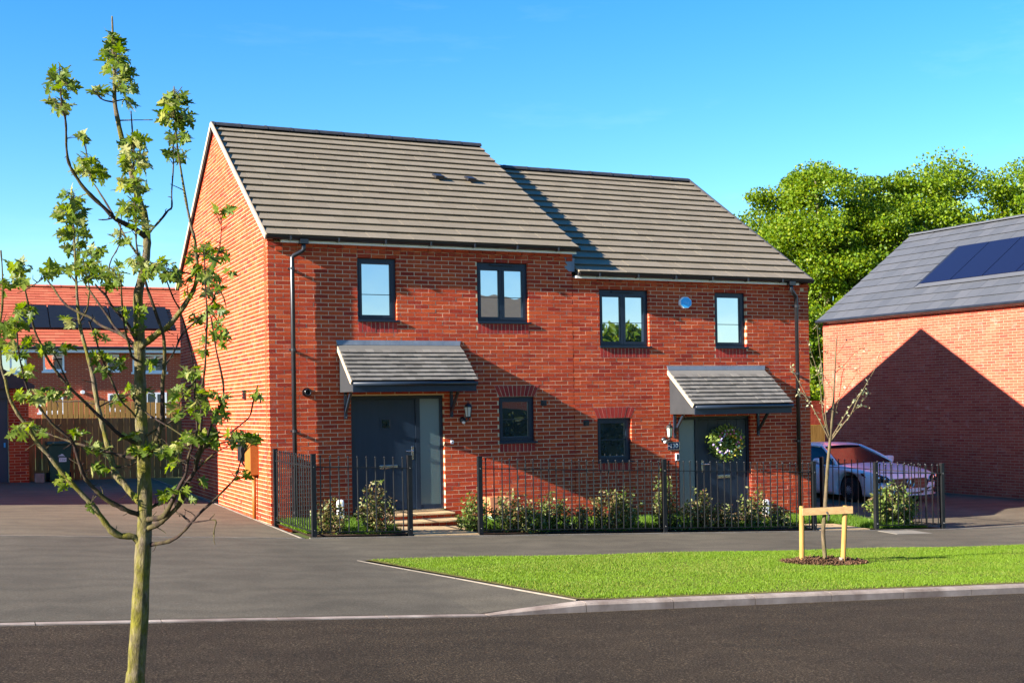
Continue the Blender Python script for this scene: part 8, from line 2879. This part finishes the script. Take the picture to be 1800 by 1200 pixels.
g_ = MB(); g_.tube([e0+Vector((0,0,-.03))+nn_*.04, e1+Vector((0,0,-.03))+nn_*.04], .042, 8).build('gutter', 'black_plastic', h)
g_ = MB(); g_.hexa([P_(u,d,z) for z in (NE-.085,NE-.045) for u, d in ((.25,-.08),(NLEN,-.08),(NLEN,0),(.25,0))]).build('fascia', 'fascia_white', h)
Ls = (r0-e0).length; PX0, PWD, PV0, PV1 = 2.55, .93, .30*Ls, .71*Ls
for k in range(6):
    u0, u1 = PX0+k*PWD+.01, PX0+(k+1)*PWD-.01; Q = lambda u, v, z: e0+ux*u+us*v+nr*z
    pn = MB().hexa([Q(u0,PV0,.04),Q(u1,PV0,.04),Q(u1,PV1,.04),Q(u0,PV1,.04),Q(u0,PV0,.062),Q(u1,PV0,.062),Q(u1,PV1,.062),Q(u0,PV1,.062)]).build('solar_panel', 'solar', rf)
MB().hexa([Q(PX0-.10,PV0-.16,.03),Q(PX0+5.65,PV0-.16,.03),Q(PX0+5.65,PV0-.01,.03),Q(PX0-.10,PV0-.01,.03),Q(PX0-.10,PV0-.16,.04),Q(PX0+5.65,PV0-.16,.04),Q(PX0+5.65,PV0-.01,.05),Q(PX0-.10,PV0-.01,.05)]).build('panel_flashing', 'grey_tile', rf)
MB().hexa([Q(PX0-.09,PV0-.16,.03),Q(PX0-.012,PV0-.01,.03),Q(PX0-.012,PV1+.03,.03),Q(PX0-.09,PV1+.03,.03),Q(PX0-.09,PV0-.16,.05),Q(PX0-.012,PV0-.01,.05),Q(PX0-.012,PV1+.03,.05),Q(PX0-.09,PV1+.03,.05)]).build('side_flashing', 'black_plastic', rf)
# garden wall and gate between the two houses
t = thing('garden_wall', 'low sunlit brick garden wall between house and right neighbour', 'wall')
mb = MB(); wl = Wall((15.4,10.2,0), (1,0,0), (0,-1,0)); wl.courses(1.0, 1.62, lambda z: (0, 5.0), []); wl.courses(-.6, 1.0, lambda z: (3.6,5.0), []); sg = []; wl.emit(mb, sg, None); mb.build('brickwork', 'brick_pink', t, kind='stuff')
MB().box(15.4,20.4,10.203,10.4,1.0,1.6).box(19.0,20.4,10.203,10.4,-.6,1.0).build('core', 'mortar_pink', t)
t = thing('garden_gate', 'yellow timber boarded gate behind the white car', 'gate')
for k in range(27): MB().bevbox(15.45+k*.13,15.45+k*.13+.124,10.16,10.185,-.5,.99,.004).build('board', 'stake_wood', t)
def brickplain(name, ax=0):
    m, nt, b = base(name, .9, .1); t_ = nn(nt, 'TexBrick', _offset=.5, Scale=1.0); t_.inputs['Color1'].default_value = (.46,.070,.030,1); t_.inputs['Color2'].default_value = (.38,.050,.026,1); t_.inputs['Mortar'].default_value = (.45,.22,.13,1)
    t_.inputs['Mortar Size'].default_value = .008; t_.inputs['Brick Width'].default_value = .225; t_.inputs['Row Height'].default_value = .0619
    g = nt.nodes.new('ShaderNodeNewGeometry'); sx = nt.nodes.new('ShaderNodeSeparateXYZ'); cx = nt.nodes.new('ShaderNodeCombineXYZ'); nt.links.new(g.outputs['Position'], sx.inputs[0]); nt.links.new(sx.outputs[ax], cx.inputs[0]); nt.links.new(sx.outputs[2], cx.inputs[1]); nt.links.new(cx.outputs[0], t_.inputs['Vector']); nt.links.new(t_.outputs[0], b.inputs['Base Color']); M[name] = m
brickplain('far_brick'); brickplain('side_brick', 1)
# ---------------------------------------------------------------- house casting the shadow at far left (just out of frame)
h = thing('side_neighbour_house', 'brick neighbour whose gable shadow falls on sunlit side wall, left of frame', 'house')
X1, X0, Y0, E0 = -7.7, -13, 3.02, 4.60; sh = MB(); sh.box(X0,X1,Y0,Y0+7.6,0,E0-.05).prism([(X1,Y0,E0-.05),(X1,Y0+7.6,E0-.05),(X1,Y0+3.8,E0+3.8*.64)], (X0-X1,0,0)); sh.build('wall', 'side_brick', h)
for s_, yy in ((1,Y0-.1),(-1,Y0+7.7)):
    p = Vector((0,s_,.64)); MB().hexa([(x_, yy+s_*0, E0-.08+zz) for zz in (0,.06) for x_ in (X0-.05,X1+.03)][:2]+[(x_, Y0+3.8, E0+3.8*.64+.03) for x_ in (X1+.03,X0-.05)]+[(X0-.05,yy,E0-.02),(X1+.03,yy,E0-.02),(X1+.03,Y0+3.8,E0+3.8*.64+.09),(X0-.05,Y0+3.8,E0+3.8*.64+.09)]).build('roof', 'roof_tile', h)
# ---------------------------------------------------------------- garage corner, gate, fence, bin at the back of the left drive
t = thing('garage', 'brick garage corner with dark blue door at left edge', 'garage')
mb = MB(); sg = []; wl = Wall((-3.12,10.6,0), (1,0,0), (0,-1,0)); wl.courses(0, 2.2, lambda z: (0, .40), []); wl.emit(mb, sg, lambda b: b[1] if b[0][1]-b[0][0] > .05 else None)
wl2 = Wall((-2.72,10.6,0), (0,1,0), (1,0,0)); wl2.courses(0, 2.2, lambda z: (.1, 2.4), []); wl2.emit(mb, sg, None)
MB().box(-3.12,-2.724,10.604,13.0,0,2.2).build('wall', 'mortar', t); brick_objects(sg, t, mb, 'brick', 300); mb.build('brickwork', 'brick', t, kind='stuff')
MB().box(-5.6,-3.13,10.72,10.78,.05,2.0).build('garage_door', 'plate_blue', t); MB().box(-5.6,-3.12,10.6,10.8,2.0,2.2).build('lintel', 'dark_frame', t)
MB().prism([(-5.9,10.45,2.2),(-2.6,10.45,2.2),(-2.6,10.45,2.27),(-4.25,10.45,3.2),(-5.9,10.45,2.27)], (0,2.7,0)).build('roof', 'ridge', t)
MB().bevbox(-3.22,-3.18,10.66,10.70,.95,1.05,.006).build('handle', 'alarm_blue', t)
t = thing('timber_gate', 'shaded brown timber double gate closing the left driveway', 'gate')
zb = Gf(-1,11)
for k in range(25):
    x_ = -2.70+k*.132; MB().bevbox(x_,x_+.125,11.0,11.022+.008*(k % 2),zb+.02-.01*(x_+1),1.555-.012*(x_+2.7),.004).build('board', 'wood_fence', t)
for x_ in (-2.74,.60): MB().box(x_,x_+.10,10.98,11.08,zb-.1,1.58).build('post', 'wood_fence', t)
for z_ in (.35,1.35): MB().box(-2.64,.60,11.035,11.075,z_,z_+.07).build('rail', 'wood_fence', t)
t = thing('sunlit_fence', 'sunlit closeboard fence behind the shaded gate', 'fence')
for k in range(44):
    x_ = -2.2+k*.125; MB().bevbox(x_,x_+.105,14.9,14.918+.012*(k % 2),.2,2.03-.006*k,.003).build('board', 'stake_wood', t)
for z_ in (1.55,): MB().box(-2.2,3.4,14.935,14.98,z_,z_+.07).build('rail', 'stake_wood', t)
t = thing('wheelie_bin', 'dark green wheelie bin with white number label by timber gate', 'bin')
bx, by = -2.12, 10.55; bz = Gf(bx, by)
pb = [(-.235,-.26),(.235,-.26),(.235,.26),(-.235,.26)]
b = MB(); b.hexa([(bx+x_*.78,by+y_*.72,bz+.05) for x_, y_ in pb]+[(bx+x_,by+y_,bz+.80) for x_, y_ in pb]); b.build('body', 'bin_green', t)
b = MB(); b.bevbox(bx-.265,bx+.265,by-.30,by+.30,bz+.80,bz+.87,.02); ld = b.build('lid', 'bin_green', t); MB().bevbox(bx-.17,bx+.15,by-.31,by-.29,bz+.825,bz+.85,.006).build('lid_grip', 'bin_green', ld)
for s_ in (-1,1): MB().lathe([(.02,-.03),(.1,-.03),(.1,.03),(.02,.03)], (bx+s_*.22,by+.2,bz+.10), 16, 'x').build('wheel', 'rubber', t)
fy = by-.232; tl = (math.pi/2-.10,0,0)
b = MB(); b.hexa([(bx-.02,fy-.006,bz+.44),(bx+.13,fy-.006,bz+.44),(bx+.13,fy+.0,bz+.44),(bx-.02,fy+.0,bz+.44),(bx-.02,fy-.016,bz+.53),(bx+.13,fy-.016,bz+.53),(bx+.13,fy-.008,bz+.53),(bx-.02,fy-.008,bz+.53)]); b.build('number_label', 'text_white', t)
textobj('132', .07, 'digits', 'black_plastic', t, (bx+.055,fy-.0135,bz+.492), tl, sx=1.1)
MB().prism([(bx-.04,fy-.022,bz+.575),(bx+.02,fy-.024,bz+.60),(bx+.04,fy-.025,bz+.615),(bx+.06,fy-.024,bz+.60),(bx+.09,fy-.022,bz+.575)], (0,.004,0)).build('hill_mark', 'text_white', t)
MB().box(bx-.04,bx+.10,fy-.023,fy-.018,bz+.552,bz+.560).build('council_line', 'text_white', t)
b = MB().bevbox(-2.62,-2.42,10.5,10.62,bz-.02,bz+.2,.01); tag(b.build('concrete_block', 'kerb'), 'small grey concrete block beside the green bin', 'block')
# ---------------------------------------------------------------- red-roofed house far left
h = thing('red_roof_house', 'far brick house with orange-red tiled roof and black solar panels', 'house')
BX0, BX1, BY, BE, BR, BD = -9.0, 3.55, 25.0, 3.80, 6.15, 3.7
MB().box(BX0,BX1,BY,BY+2*BD,-.5,BE).build('wall', 'far_brick', h)
rf, ux, us, nr = tiled_roof(h, (BX0-.1,BY-.25,BE+.02), (BX1+.1,BY-.25,BE+.02), (BX0-.1,BY+BD,BR), 22, .3, 'red_tile', t=.02, singles=False)
# hipped right end: tapered end slope
MB().hexa([(BX1+.1,BY-.25,BE),(BX1+1.7,BY-.25,BE),(BX1+1.7,BY+2*BD,BE),(BX1+.1,BY+2*BD,BE),(BX1+.1,BY+BD-.05,BR),(BX1+.12,BY+BD-.05,BR),(BX1+.12,BY+BD+.05,BR),(BX1+.1,BY+BD+.05,BR)]).build('hip_roof', 'red_tile', h)
MB().box(BX1,BX1+1.6,BY+.02,BY+2*BD-.02,-.5,BE).build('side_wall', 'far_brick', h)
ridge_tiles(rf, (BX0-.1,BY+BD,BR+.02), (BX1+.1,BY+BD,BR+.02), .1, .44, 'red_tile')
MB().hexa([(BX0,BY+BD,BR-.05),(BX1,BY+BD,BR-.05),(BX1,BY+2*BD+.2,BE),(BX0,BY+2*BD+.2,BE),(BX0,BY+BD,BR),(BX1,BY+BD,BR),(BX1,BY+2*BD+.2,BE+.05),(BX0,BY+2*BD+.2,BE+.05)]).build('rear_roof', 'red_tile', h)
MB().box(BX0-.1,BX1+1.65,BY-.28,BY-.16,BE-.16,BE-.04).build('fascia', 'upvc_white', h); MB().tube([(BX0-.1,BY-.33,BE-.01),(BX1+1.65,BY-.33,BE-.01)], .05, 8).build('gutter', 'black_plastic', h)
for k in range(5):
    Q = lambda u, v, z: Vector((-2.25+u*1.0,BY-.25,BE))+us*v+nr*z
    MB().hexa([Q(k*.99+.02,1.25,.06),Q(k*.99+.97,1.25,.06),Q(k*.99+.97,2.95,.06),Q(k*.99+.02,2.95,.06),Q(k*.99+.02,1.25,.1),Q(k*.99+.97,1.25,.1),Q(k*.99+.97,2.95,.1),Q(k*.99+.02,2.95,.1)]).build('solar_panel', 'solar_black', rf)
def far_window(x0, x1, z0, z1, n):
    y = BY-.0; o = MB(); f = .06; o.box(x0,x1,y-.02,y+.0,z0,z0+f).box(x0,x1,y-.02,y,z1-f,z1)
    for k in range(n+1): c = x0+(x1-x0-f)*k/n; o.box(c,c+f,y-.021,y,z0+f,z1-f)
    w_ = o.build('window', 'upvc_white', h)
    for k in range(n): c = x0+(x1-x0-f)*k/n; MB().box(c+f,c+(x1-x0-f)/n,y-.012,y-.002,z0+f,z1-f).build('pane', 'pane_glass', w_)
    MB().box(x0-.05,x1+.05,y-.06,y-.022,z0-.06,z0).build('sill', 'upvc_white', w_)
for a in [(-3.0,-2.05,3.0,3.62,2),(-1.55,-.9,3.05,3.62,1),(.45,.82,3.05,3.6,1),(1.25,2.35,3.0,3.6,3),(-1.7,-.95,1.7,2.25,1),(.45,.8,1.75,2.3,1),(1.35,2.35,1.5,2.32,3)]: far_window(*a)
MB().box(1.45,1.62,BY-.05,BY,2.5,2.58).build('vent', 'black_plastic', h); MB().tube([(-.35,BY,2.35),(-.35,BY-.25,2.35)], .06, 8).build('flue', 'white_plastic', h)
# ---------------------------------------------------------------- across the road, seen only as reflections
h = thing('facing_house', 'dark-roofed brick house across the road, reflected in an upper window', 'house')
MB().box(15,23.5,-40,-33,-.5,4.2).prism([(15,-40,4.2),(15,-33,4.2),(15,-36.5,6.9)], (8.5,0,0)).build('wall', 'far_brick', h)
for yy in (-32.8,-40.2): MB().hexa([(14.9,yy,4.05),(23.6,yy,4.05),(23.6,-36.5,6.95),(14.9,-36.5,6.95),(14.9,yy,4.13),(23.6,yy,4.13),(23.6,-36.5,7.03),(14.9,-36.5,7.03)]).build('roof', 'roof_tile', h)
for x_ in (16.5,19,21.5): w_ = MB().box(x_,x_+.9,-33.0,-32.96,2.9,3.9).build('window', 'dark_frame', h); MB().box(x_+.06,x_+.84,-32.959,-32.95,2.96,3.84).build('pane', 'pane_glass', w_)
# ---------------------------------------------------------------- white saloon car
t = thing('white_car', 'white saloon car parked nose-out on the right driveway', 'car', (14.08, 2.42, Gf(14.1,3.5)-.01), math.radians(1.5))
HS = .83     # the street's heights run a little low everywhere
def loft(secs, closed=False):
    """secs: list of rings (list of 3D points, same length)"""
    n = len(secs[0]); b = MB(); b.add([p for s_ in secs for p in s_], [(i*n+k,i*n+k+1,(i+1)*n+k+1,(i+1)*n+k) for i in range(len(secs)-1) for k in range(n-1)]); return b
def body_ring(y, hw, zlow, zsh, ztop, crown, tuck):
    """right half then mirrored: sill, side, shoulder, bonnet top"""
    h_ = [(hw*tuck,zlow),(hw*.985,zlow+.10),(hw,zlow+.28),(hw*.995,(zlow+zsh)/2+.05),(hw*.985,zsh-.05),(hw*.93,zsh+.005),(hw*.80,zsh+(ztop-zsh)*.55),(hw*.45,ztop-.012*crown),(0,ztop)]
    r = [(-x_, y, z_*HS) for x_, z_ in h_]; return r+[(x_, y, z_*HS) for x_, z_ in reversed(h_[:-1])]
S_ = [(0.02,.60,.30,.60,.63,0,.97),(.06,.74,.22,.66,.70,1,.95),(.16,.83,.18,.72,.76,1,.95),(.35,.885,.17,.78,.82,1,.95),(.7,.905,.17,.84,.885,1,.95),(1.1,.905,.17,.88,.94,1,.95),(1.5,.905,.17,.91,.985,1,.95),(2.2,.905,.17,.925,.97,1,.95),(3.2,.905,.17,.94,.97,1,.95),(3.9,.90,.18,.945,1.0,1,.95),(4.3,.86,.2,.93,1.02,1,.95),(4.6,.78,.26,.86,.98,1,.95),(4.68,.70,.34,.74,.8,1,.95)]
b = loft([body_ring(*s_) for s_ in S_]); n_ = 17
b.f += [tuple(range(n_)), tuple(reversed(range((len(S_)-1)*n_, len(S_)*n_)))]; b.r += [0,0]
b.f += [(i_*n_+n_-1, i_*n_, (i_+1)*n_, (i_+1)*n_+n_-1) for i_ in range(len(S_)-1)]; b.r += [0]*(len(S_)-1)
bd = b.build('body', 'car_paint', t, smooth=True)
for i in range(len(S_)-1): pass
# wheel arches cut through the body sides
cut = MB()
for yw in (.86, 3.70): cut.lathe([(.385,-1.2),(.385,1.2)], (0,yw,.31*HS), 28, 'x')
co_ = cut.build('cut', 'rubber', t); co_.scale = (1,1,1)
mod = bd.modifiers.new('b', 'BOOLEAN'); mod.object = co_; mod.operation = 'DIFFERENCE'; mod.solver = 'EXACT'
bpy.context.view_layer.update(); dg = bpy.context.evaluated_depsgraph_get(); me2 = bpy.data.meshes.new_from_object(bd.evaluated_get(dg)); bd.modifiers.clear()
if len(me2.vertices) > 40: bd.data = me2; bd.data.materials.clear(); bd.data.materials.append(M['car_paint'])
bpy.data.objects.remove(co_)
MB().box(-.80,.80,.35,4.3,.16,.55).build('underbody', 'rubber', bd)
# glasshouse
def cab(y, hw, z): return [(-hw,y,z*HS),(-hw*.97,y,(z+.01)*HS),(hw*.97,y,(z+.01)*HS),(hw,y,z*HS)]
lo = [(1.32,.72,.965),(1.42,.80,.955),(2.2,.845,.945),(3.1,.845,.955),(3.75,.80,.985),(3.95,.70,1.0)]
hi = [(2.12,.50,1.385),(2.2,.575,1.405),(2.6,.61,1.44),(3.0,.60,1.435),(3.3,.55,1.40),(3.36,.50,1.385)]
cb = MB(); L_ = []; 
for (a, c) in zip(lo, hi): L_.append([(-a[1],a[0],a[2]*HS),(-c[1],c[0],c[2]*HS),(c[1],c[0],c[2]*HS),(a[1],a[0],a[2]*HS)])
cb.add([p for r_ in L_ for p in r_], [(i*4+k,i*4+k+1,(i+1)*4+k+1,(i+1)*4+k) for i in range(5) for k in (0,2)]+[(0,1,2,3),(20,21,22,23)]); cb.build('glasshouse', 'car_glass', bd)
rfc = MB(); ring = []
for (y, w_, z) in [(2.06,.50,1.375)]+hi[1:5]+[(3.42,.50,1.37)]:
    ring.append([(-w_-.012,y,(z-.015)*HS),(-w_*.9,y,(z+.012)*HS),(-w_*.5,y,(z+.028)*HS),(0,y,(z+.034)*HS),(w_*.5,y,(z+.028)*HS),(w_*.9,y,(z+.012)*HS),(w_+.012,y,(z-.015)*HS)])
loft(ring).build('roof', 'car_paint', bd, smooth=True)
for s_ in (-1,1):
    MB().tube([(s_*.80,1.36,.955*HS),(s_*.665,1.75,1.20*HS),(s_*.535,2.12,1.39*HS)], [.04,.034,.032], 6).build('windscreen_pillar', 'car_paint', bd, smooth=True)
    MB().tube([(s_*.595,2.12,1.385*HS),(s_*.62,2.6,1.425*HS),(s_*.60,3.05,1.42*HS),(s_*.72,3.55,1.22*HS),(s_*.79,3.85,1.0*HS)], .022, 6).build('roof_rail', 'car_paint', bd, smooth=True)
    MB().box(s_*.765-.012,s_*.765+.012,2.45,2.52,.93*HS,1.30*HS).build('door_pillar', 'black_plastic', bd)
    m_ = MB(); m_.bevbox(s_*1.0-.10,s_*1.0+.10,1.62,1.78,.96*HS,1.10*HS,.035); o_ = m_.build('door_mirror', 'car_paint', bd, smooth=True); MB().box(min(s_*.86,s_*.93),max(s_*.86,s_*.93),1.66,1.74,.95*HS,1.0*HS).build('mirror_foot', 'black_plastic', o_)
    MB().box(s_*.906-.006,s_*.906+.006,1.62,1.626,.25,.74).box(s_*.906-.006,s_*.906+.006,2.5,2.506,.25,.74).build('door_gap', 'rubber', bd)
    MB().bevbox(s_*.912-.014,s_*.912+.014,2.2,2.4,.80*HS,.835*HS,.006).build('door_handle', 'chrome', bd)
    # headlights: swept-back lens hugging the corner
    hl = MB(); hl.add([(s_*.53,.008,.60*HS),(s_*.66,.022,.53*HS),(s_*.805,.105,.54*HS),(s_*.905,.46,.70*HS),(s_*.895,.50,.765*HS),(s_*.76,.115,.735*HS),(s_*.60,.03,.68*HS),(s_*.735,.028,.63*HS)], [(7,0,1),(7,1,2),(7,2,3),(7,3,4),(7,4,5),(7,5,6),(7,6,0)])
    o_ = hl.build('headlight', 'car_glass', bd); MB().lathe([(.035,-.012),(.05,0),(.03,.006)], (s_*.665,.018,.615*HS), 12, 'y').lathe([(.035,-.012),(.05,0),(.03,.006)], (s_*.785,.07,.64*HS), 12, 'y').build('projector', 'chrome', o_, smooth=True)
    MB().prism([(s_*.44,.012,.28*HS),(s_*.70,.030,.28*HS),(s_*.77,.075,.42*HS),(s_*.62,.012,.39*HS),(s_*.46,.008,.36*HS)], (0,.06,0)).build('side_intake', 'black_plastic', bd)
    for yw in (.86, 3.70):
        zc = .315*HS; R0 = .315*HS; wx_ = s_*.80
        wh = MB(); wh.lathe([(R0*.62,-.105),(R0*.92,-.105),(R0,-.075),(R0,.075),(R0*.92,.105),(R0*.62,.105)], (wx_,yw,zc), 28, 'x'); ty = wh.build('wheel', 'rubber', t, smooth=True)
        rm = MB(); rm.lathe([(R0*.66,-.09),(R0*.66,.09)], (wx_,yw,zc), 28, 'x'); rm.build('rim_well', 'black_plastic', ty)
        sp = MB(); xo = wx_+s_*.098
        for k in range(10):
            q = 2*math.pi*k/10; c, d_ = math.cos(q), math.sin(q); pe = Vector((0,-d_,c)); rd_ = Vector((0,c,d_))
            p0 = Vector((xo,yw,zc))+rd_*R0*.14; p1 = Vector((xo-s_*.012,yw,zc))+rd_*R0*.68; w0, w1 = R0*.05, R0*.075; dx = Vector((s_*.012,0,0))
            sp.hexa([p0-pe*w0,p0+pe*w0,p1+pe*w1,p1-pe*w1,p0-pe*w0+dx,p0+pe*w0+dx,p1+pe*w1+dx,p1-pe*w1+dx])
        sp.lathe([(R0*.16,-.01),(R0*.17,.012),(R0*.10,.018)] if s_ > 0 else [(R0*.10,-.018),(R0*.17,-.012),(R0*.16,.01)], (xo,yw,zc), 14, 'x')
        vs_ = MB(); sp.tube([(xo,yw+R0*.69*math.cos(2*math.pi*k/28),zc+R0*.69*math.sin(2*math.pi*k/28)) for k in range(29)], R0*.03, 5, cap=False); sp.build('rim', 'rim_silver', ty)
# grille, star, bumper intake, plate
g_ = MB(); gp = [(-.44,.33),(.44,.33),(.50,.44),(.46,.56),(-.46,.56),(-.50,.44)]; yf = lambda x_: .004+.02*x_*x_
gr = MB().prism([(x_, yf(x_)-.004, (z_+.05)*HS) for x_, z_ in gp], (0,.05,0)).build('grille', 'black_plastic', bd)
MB().tube([(x_, yf(x_)-.008, (z_+.05)*HS) for x_, z_ in gp+gp[:1]], .011, 6).build('grille_surround', 'grille_metal', gr)
for z_ in (.44, .53):
    for s_ in (-1,1): MB().hexa([(s_*.10,yf(.1)-.02,(z_-.014)*HS),(s_*.45,yf(.45)-.02,(z_-.014)*HS),(s_*.45,yf(.45),(z_-.014)*HS),(s_*.10,yf(.1),(z_-.014)*HS),(s_*.10,yf(.1)-.02,(z_+.014)*HS),(s_*.45,yf(.45)-.02,(z_+.014)*HS),(s_*.45,yf(.45),(z_+.014)*HS),(s_*.10,yf(.1),(z_+.014)*HS)]).build('grille_slat', 'grille_metal', gr)
st = MB(); cz = .495*HS; st.tube([(.095*math.cos(2*math.pi*k/28),-.012,cz+.095*math.sin(2*math.pi*k/28)) for k in range(29)], .010, 6, cap=False)
for k in range(3):
    q = math.pi/2+2*math.pi*k/3; p1 = (.09*math.cos(q),-.012,cz+.09*math.sin(q)); w_ = (.016*math.sin(q),0,-.016*math.cos(q)); st.add([(w_[0],-.012,cz+w_[2]),(-w_[0],-.012,cz-w_[2]),p1,(0,-.022,cz)], [(0,2,3),(1,3,2),(0,3,1)])
st.build('star_emblem', 'chrome', gr)
MB().prism([(-.36,.006,.21*HS+.02),(.36,.006,.21*HS+.02),(.40,.006,.30*HS),(-.40,.006,.30*HS)], (0,.06,0)).build('lower_intake', 'black_plastic', bd)
MB().bevbox(-.26,.26,-.010,.004,.265*HS,.265*HS+.085,.004).build('number_plate', 'text_white', bd)
b = MB().tube([(-.8,.12,.20*HS),(-.45,.025,.195*HS),(.45,.025,.195*HS),(.8,.12,.20*HS)], .02, 6).build('front_lip', 'car_paint', bd, smooth=True)
b = MB().add([(-.60,.03,.40*HS),(.60,.03,.40*HS),(.52,.02,.33*HS),(-.52,.02,.33*HS)], [(0,1,2,3)])
# ---------------------------------------------------------------- put each Empty at its thing's base
bpy.context.view_layer.update()
def _bounds(o, acc):
    if o.type == 'MESH' and o.data.vertices:
        for c in o.bound_box: acc.append(o.matrix_world @ Vector(c))
    for ch in o.children: _bounds(ch, acc)
for o in [o for o in bpy.data.objects if o.type == 'EMPTY' and o.parent is None and o.location.length == 0]:
    acc = []; _bounds(o, acc)
    if not acc: continue
    lo = [min(p[i] for p in acc) for i in range(3)]; hi = [max(p[i] for p in acc) for i in range(3)]
    b_ = Vector(((lo[0]+hi[0])/2, (lo[1]+hi[1])/2, lo[2]))
    o.location = b_
    for c in o.children: c.location = c.location-b_
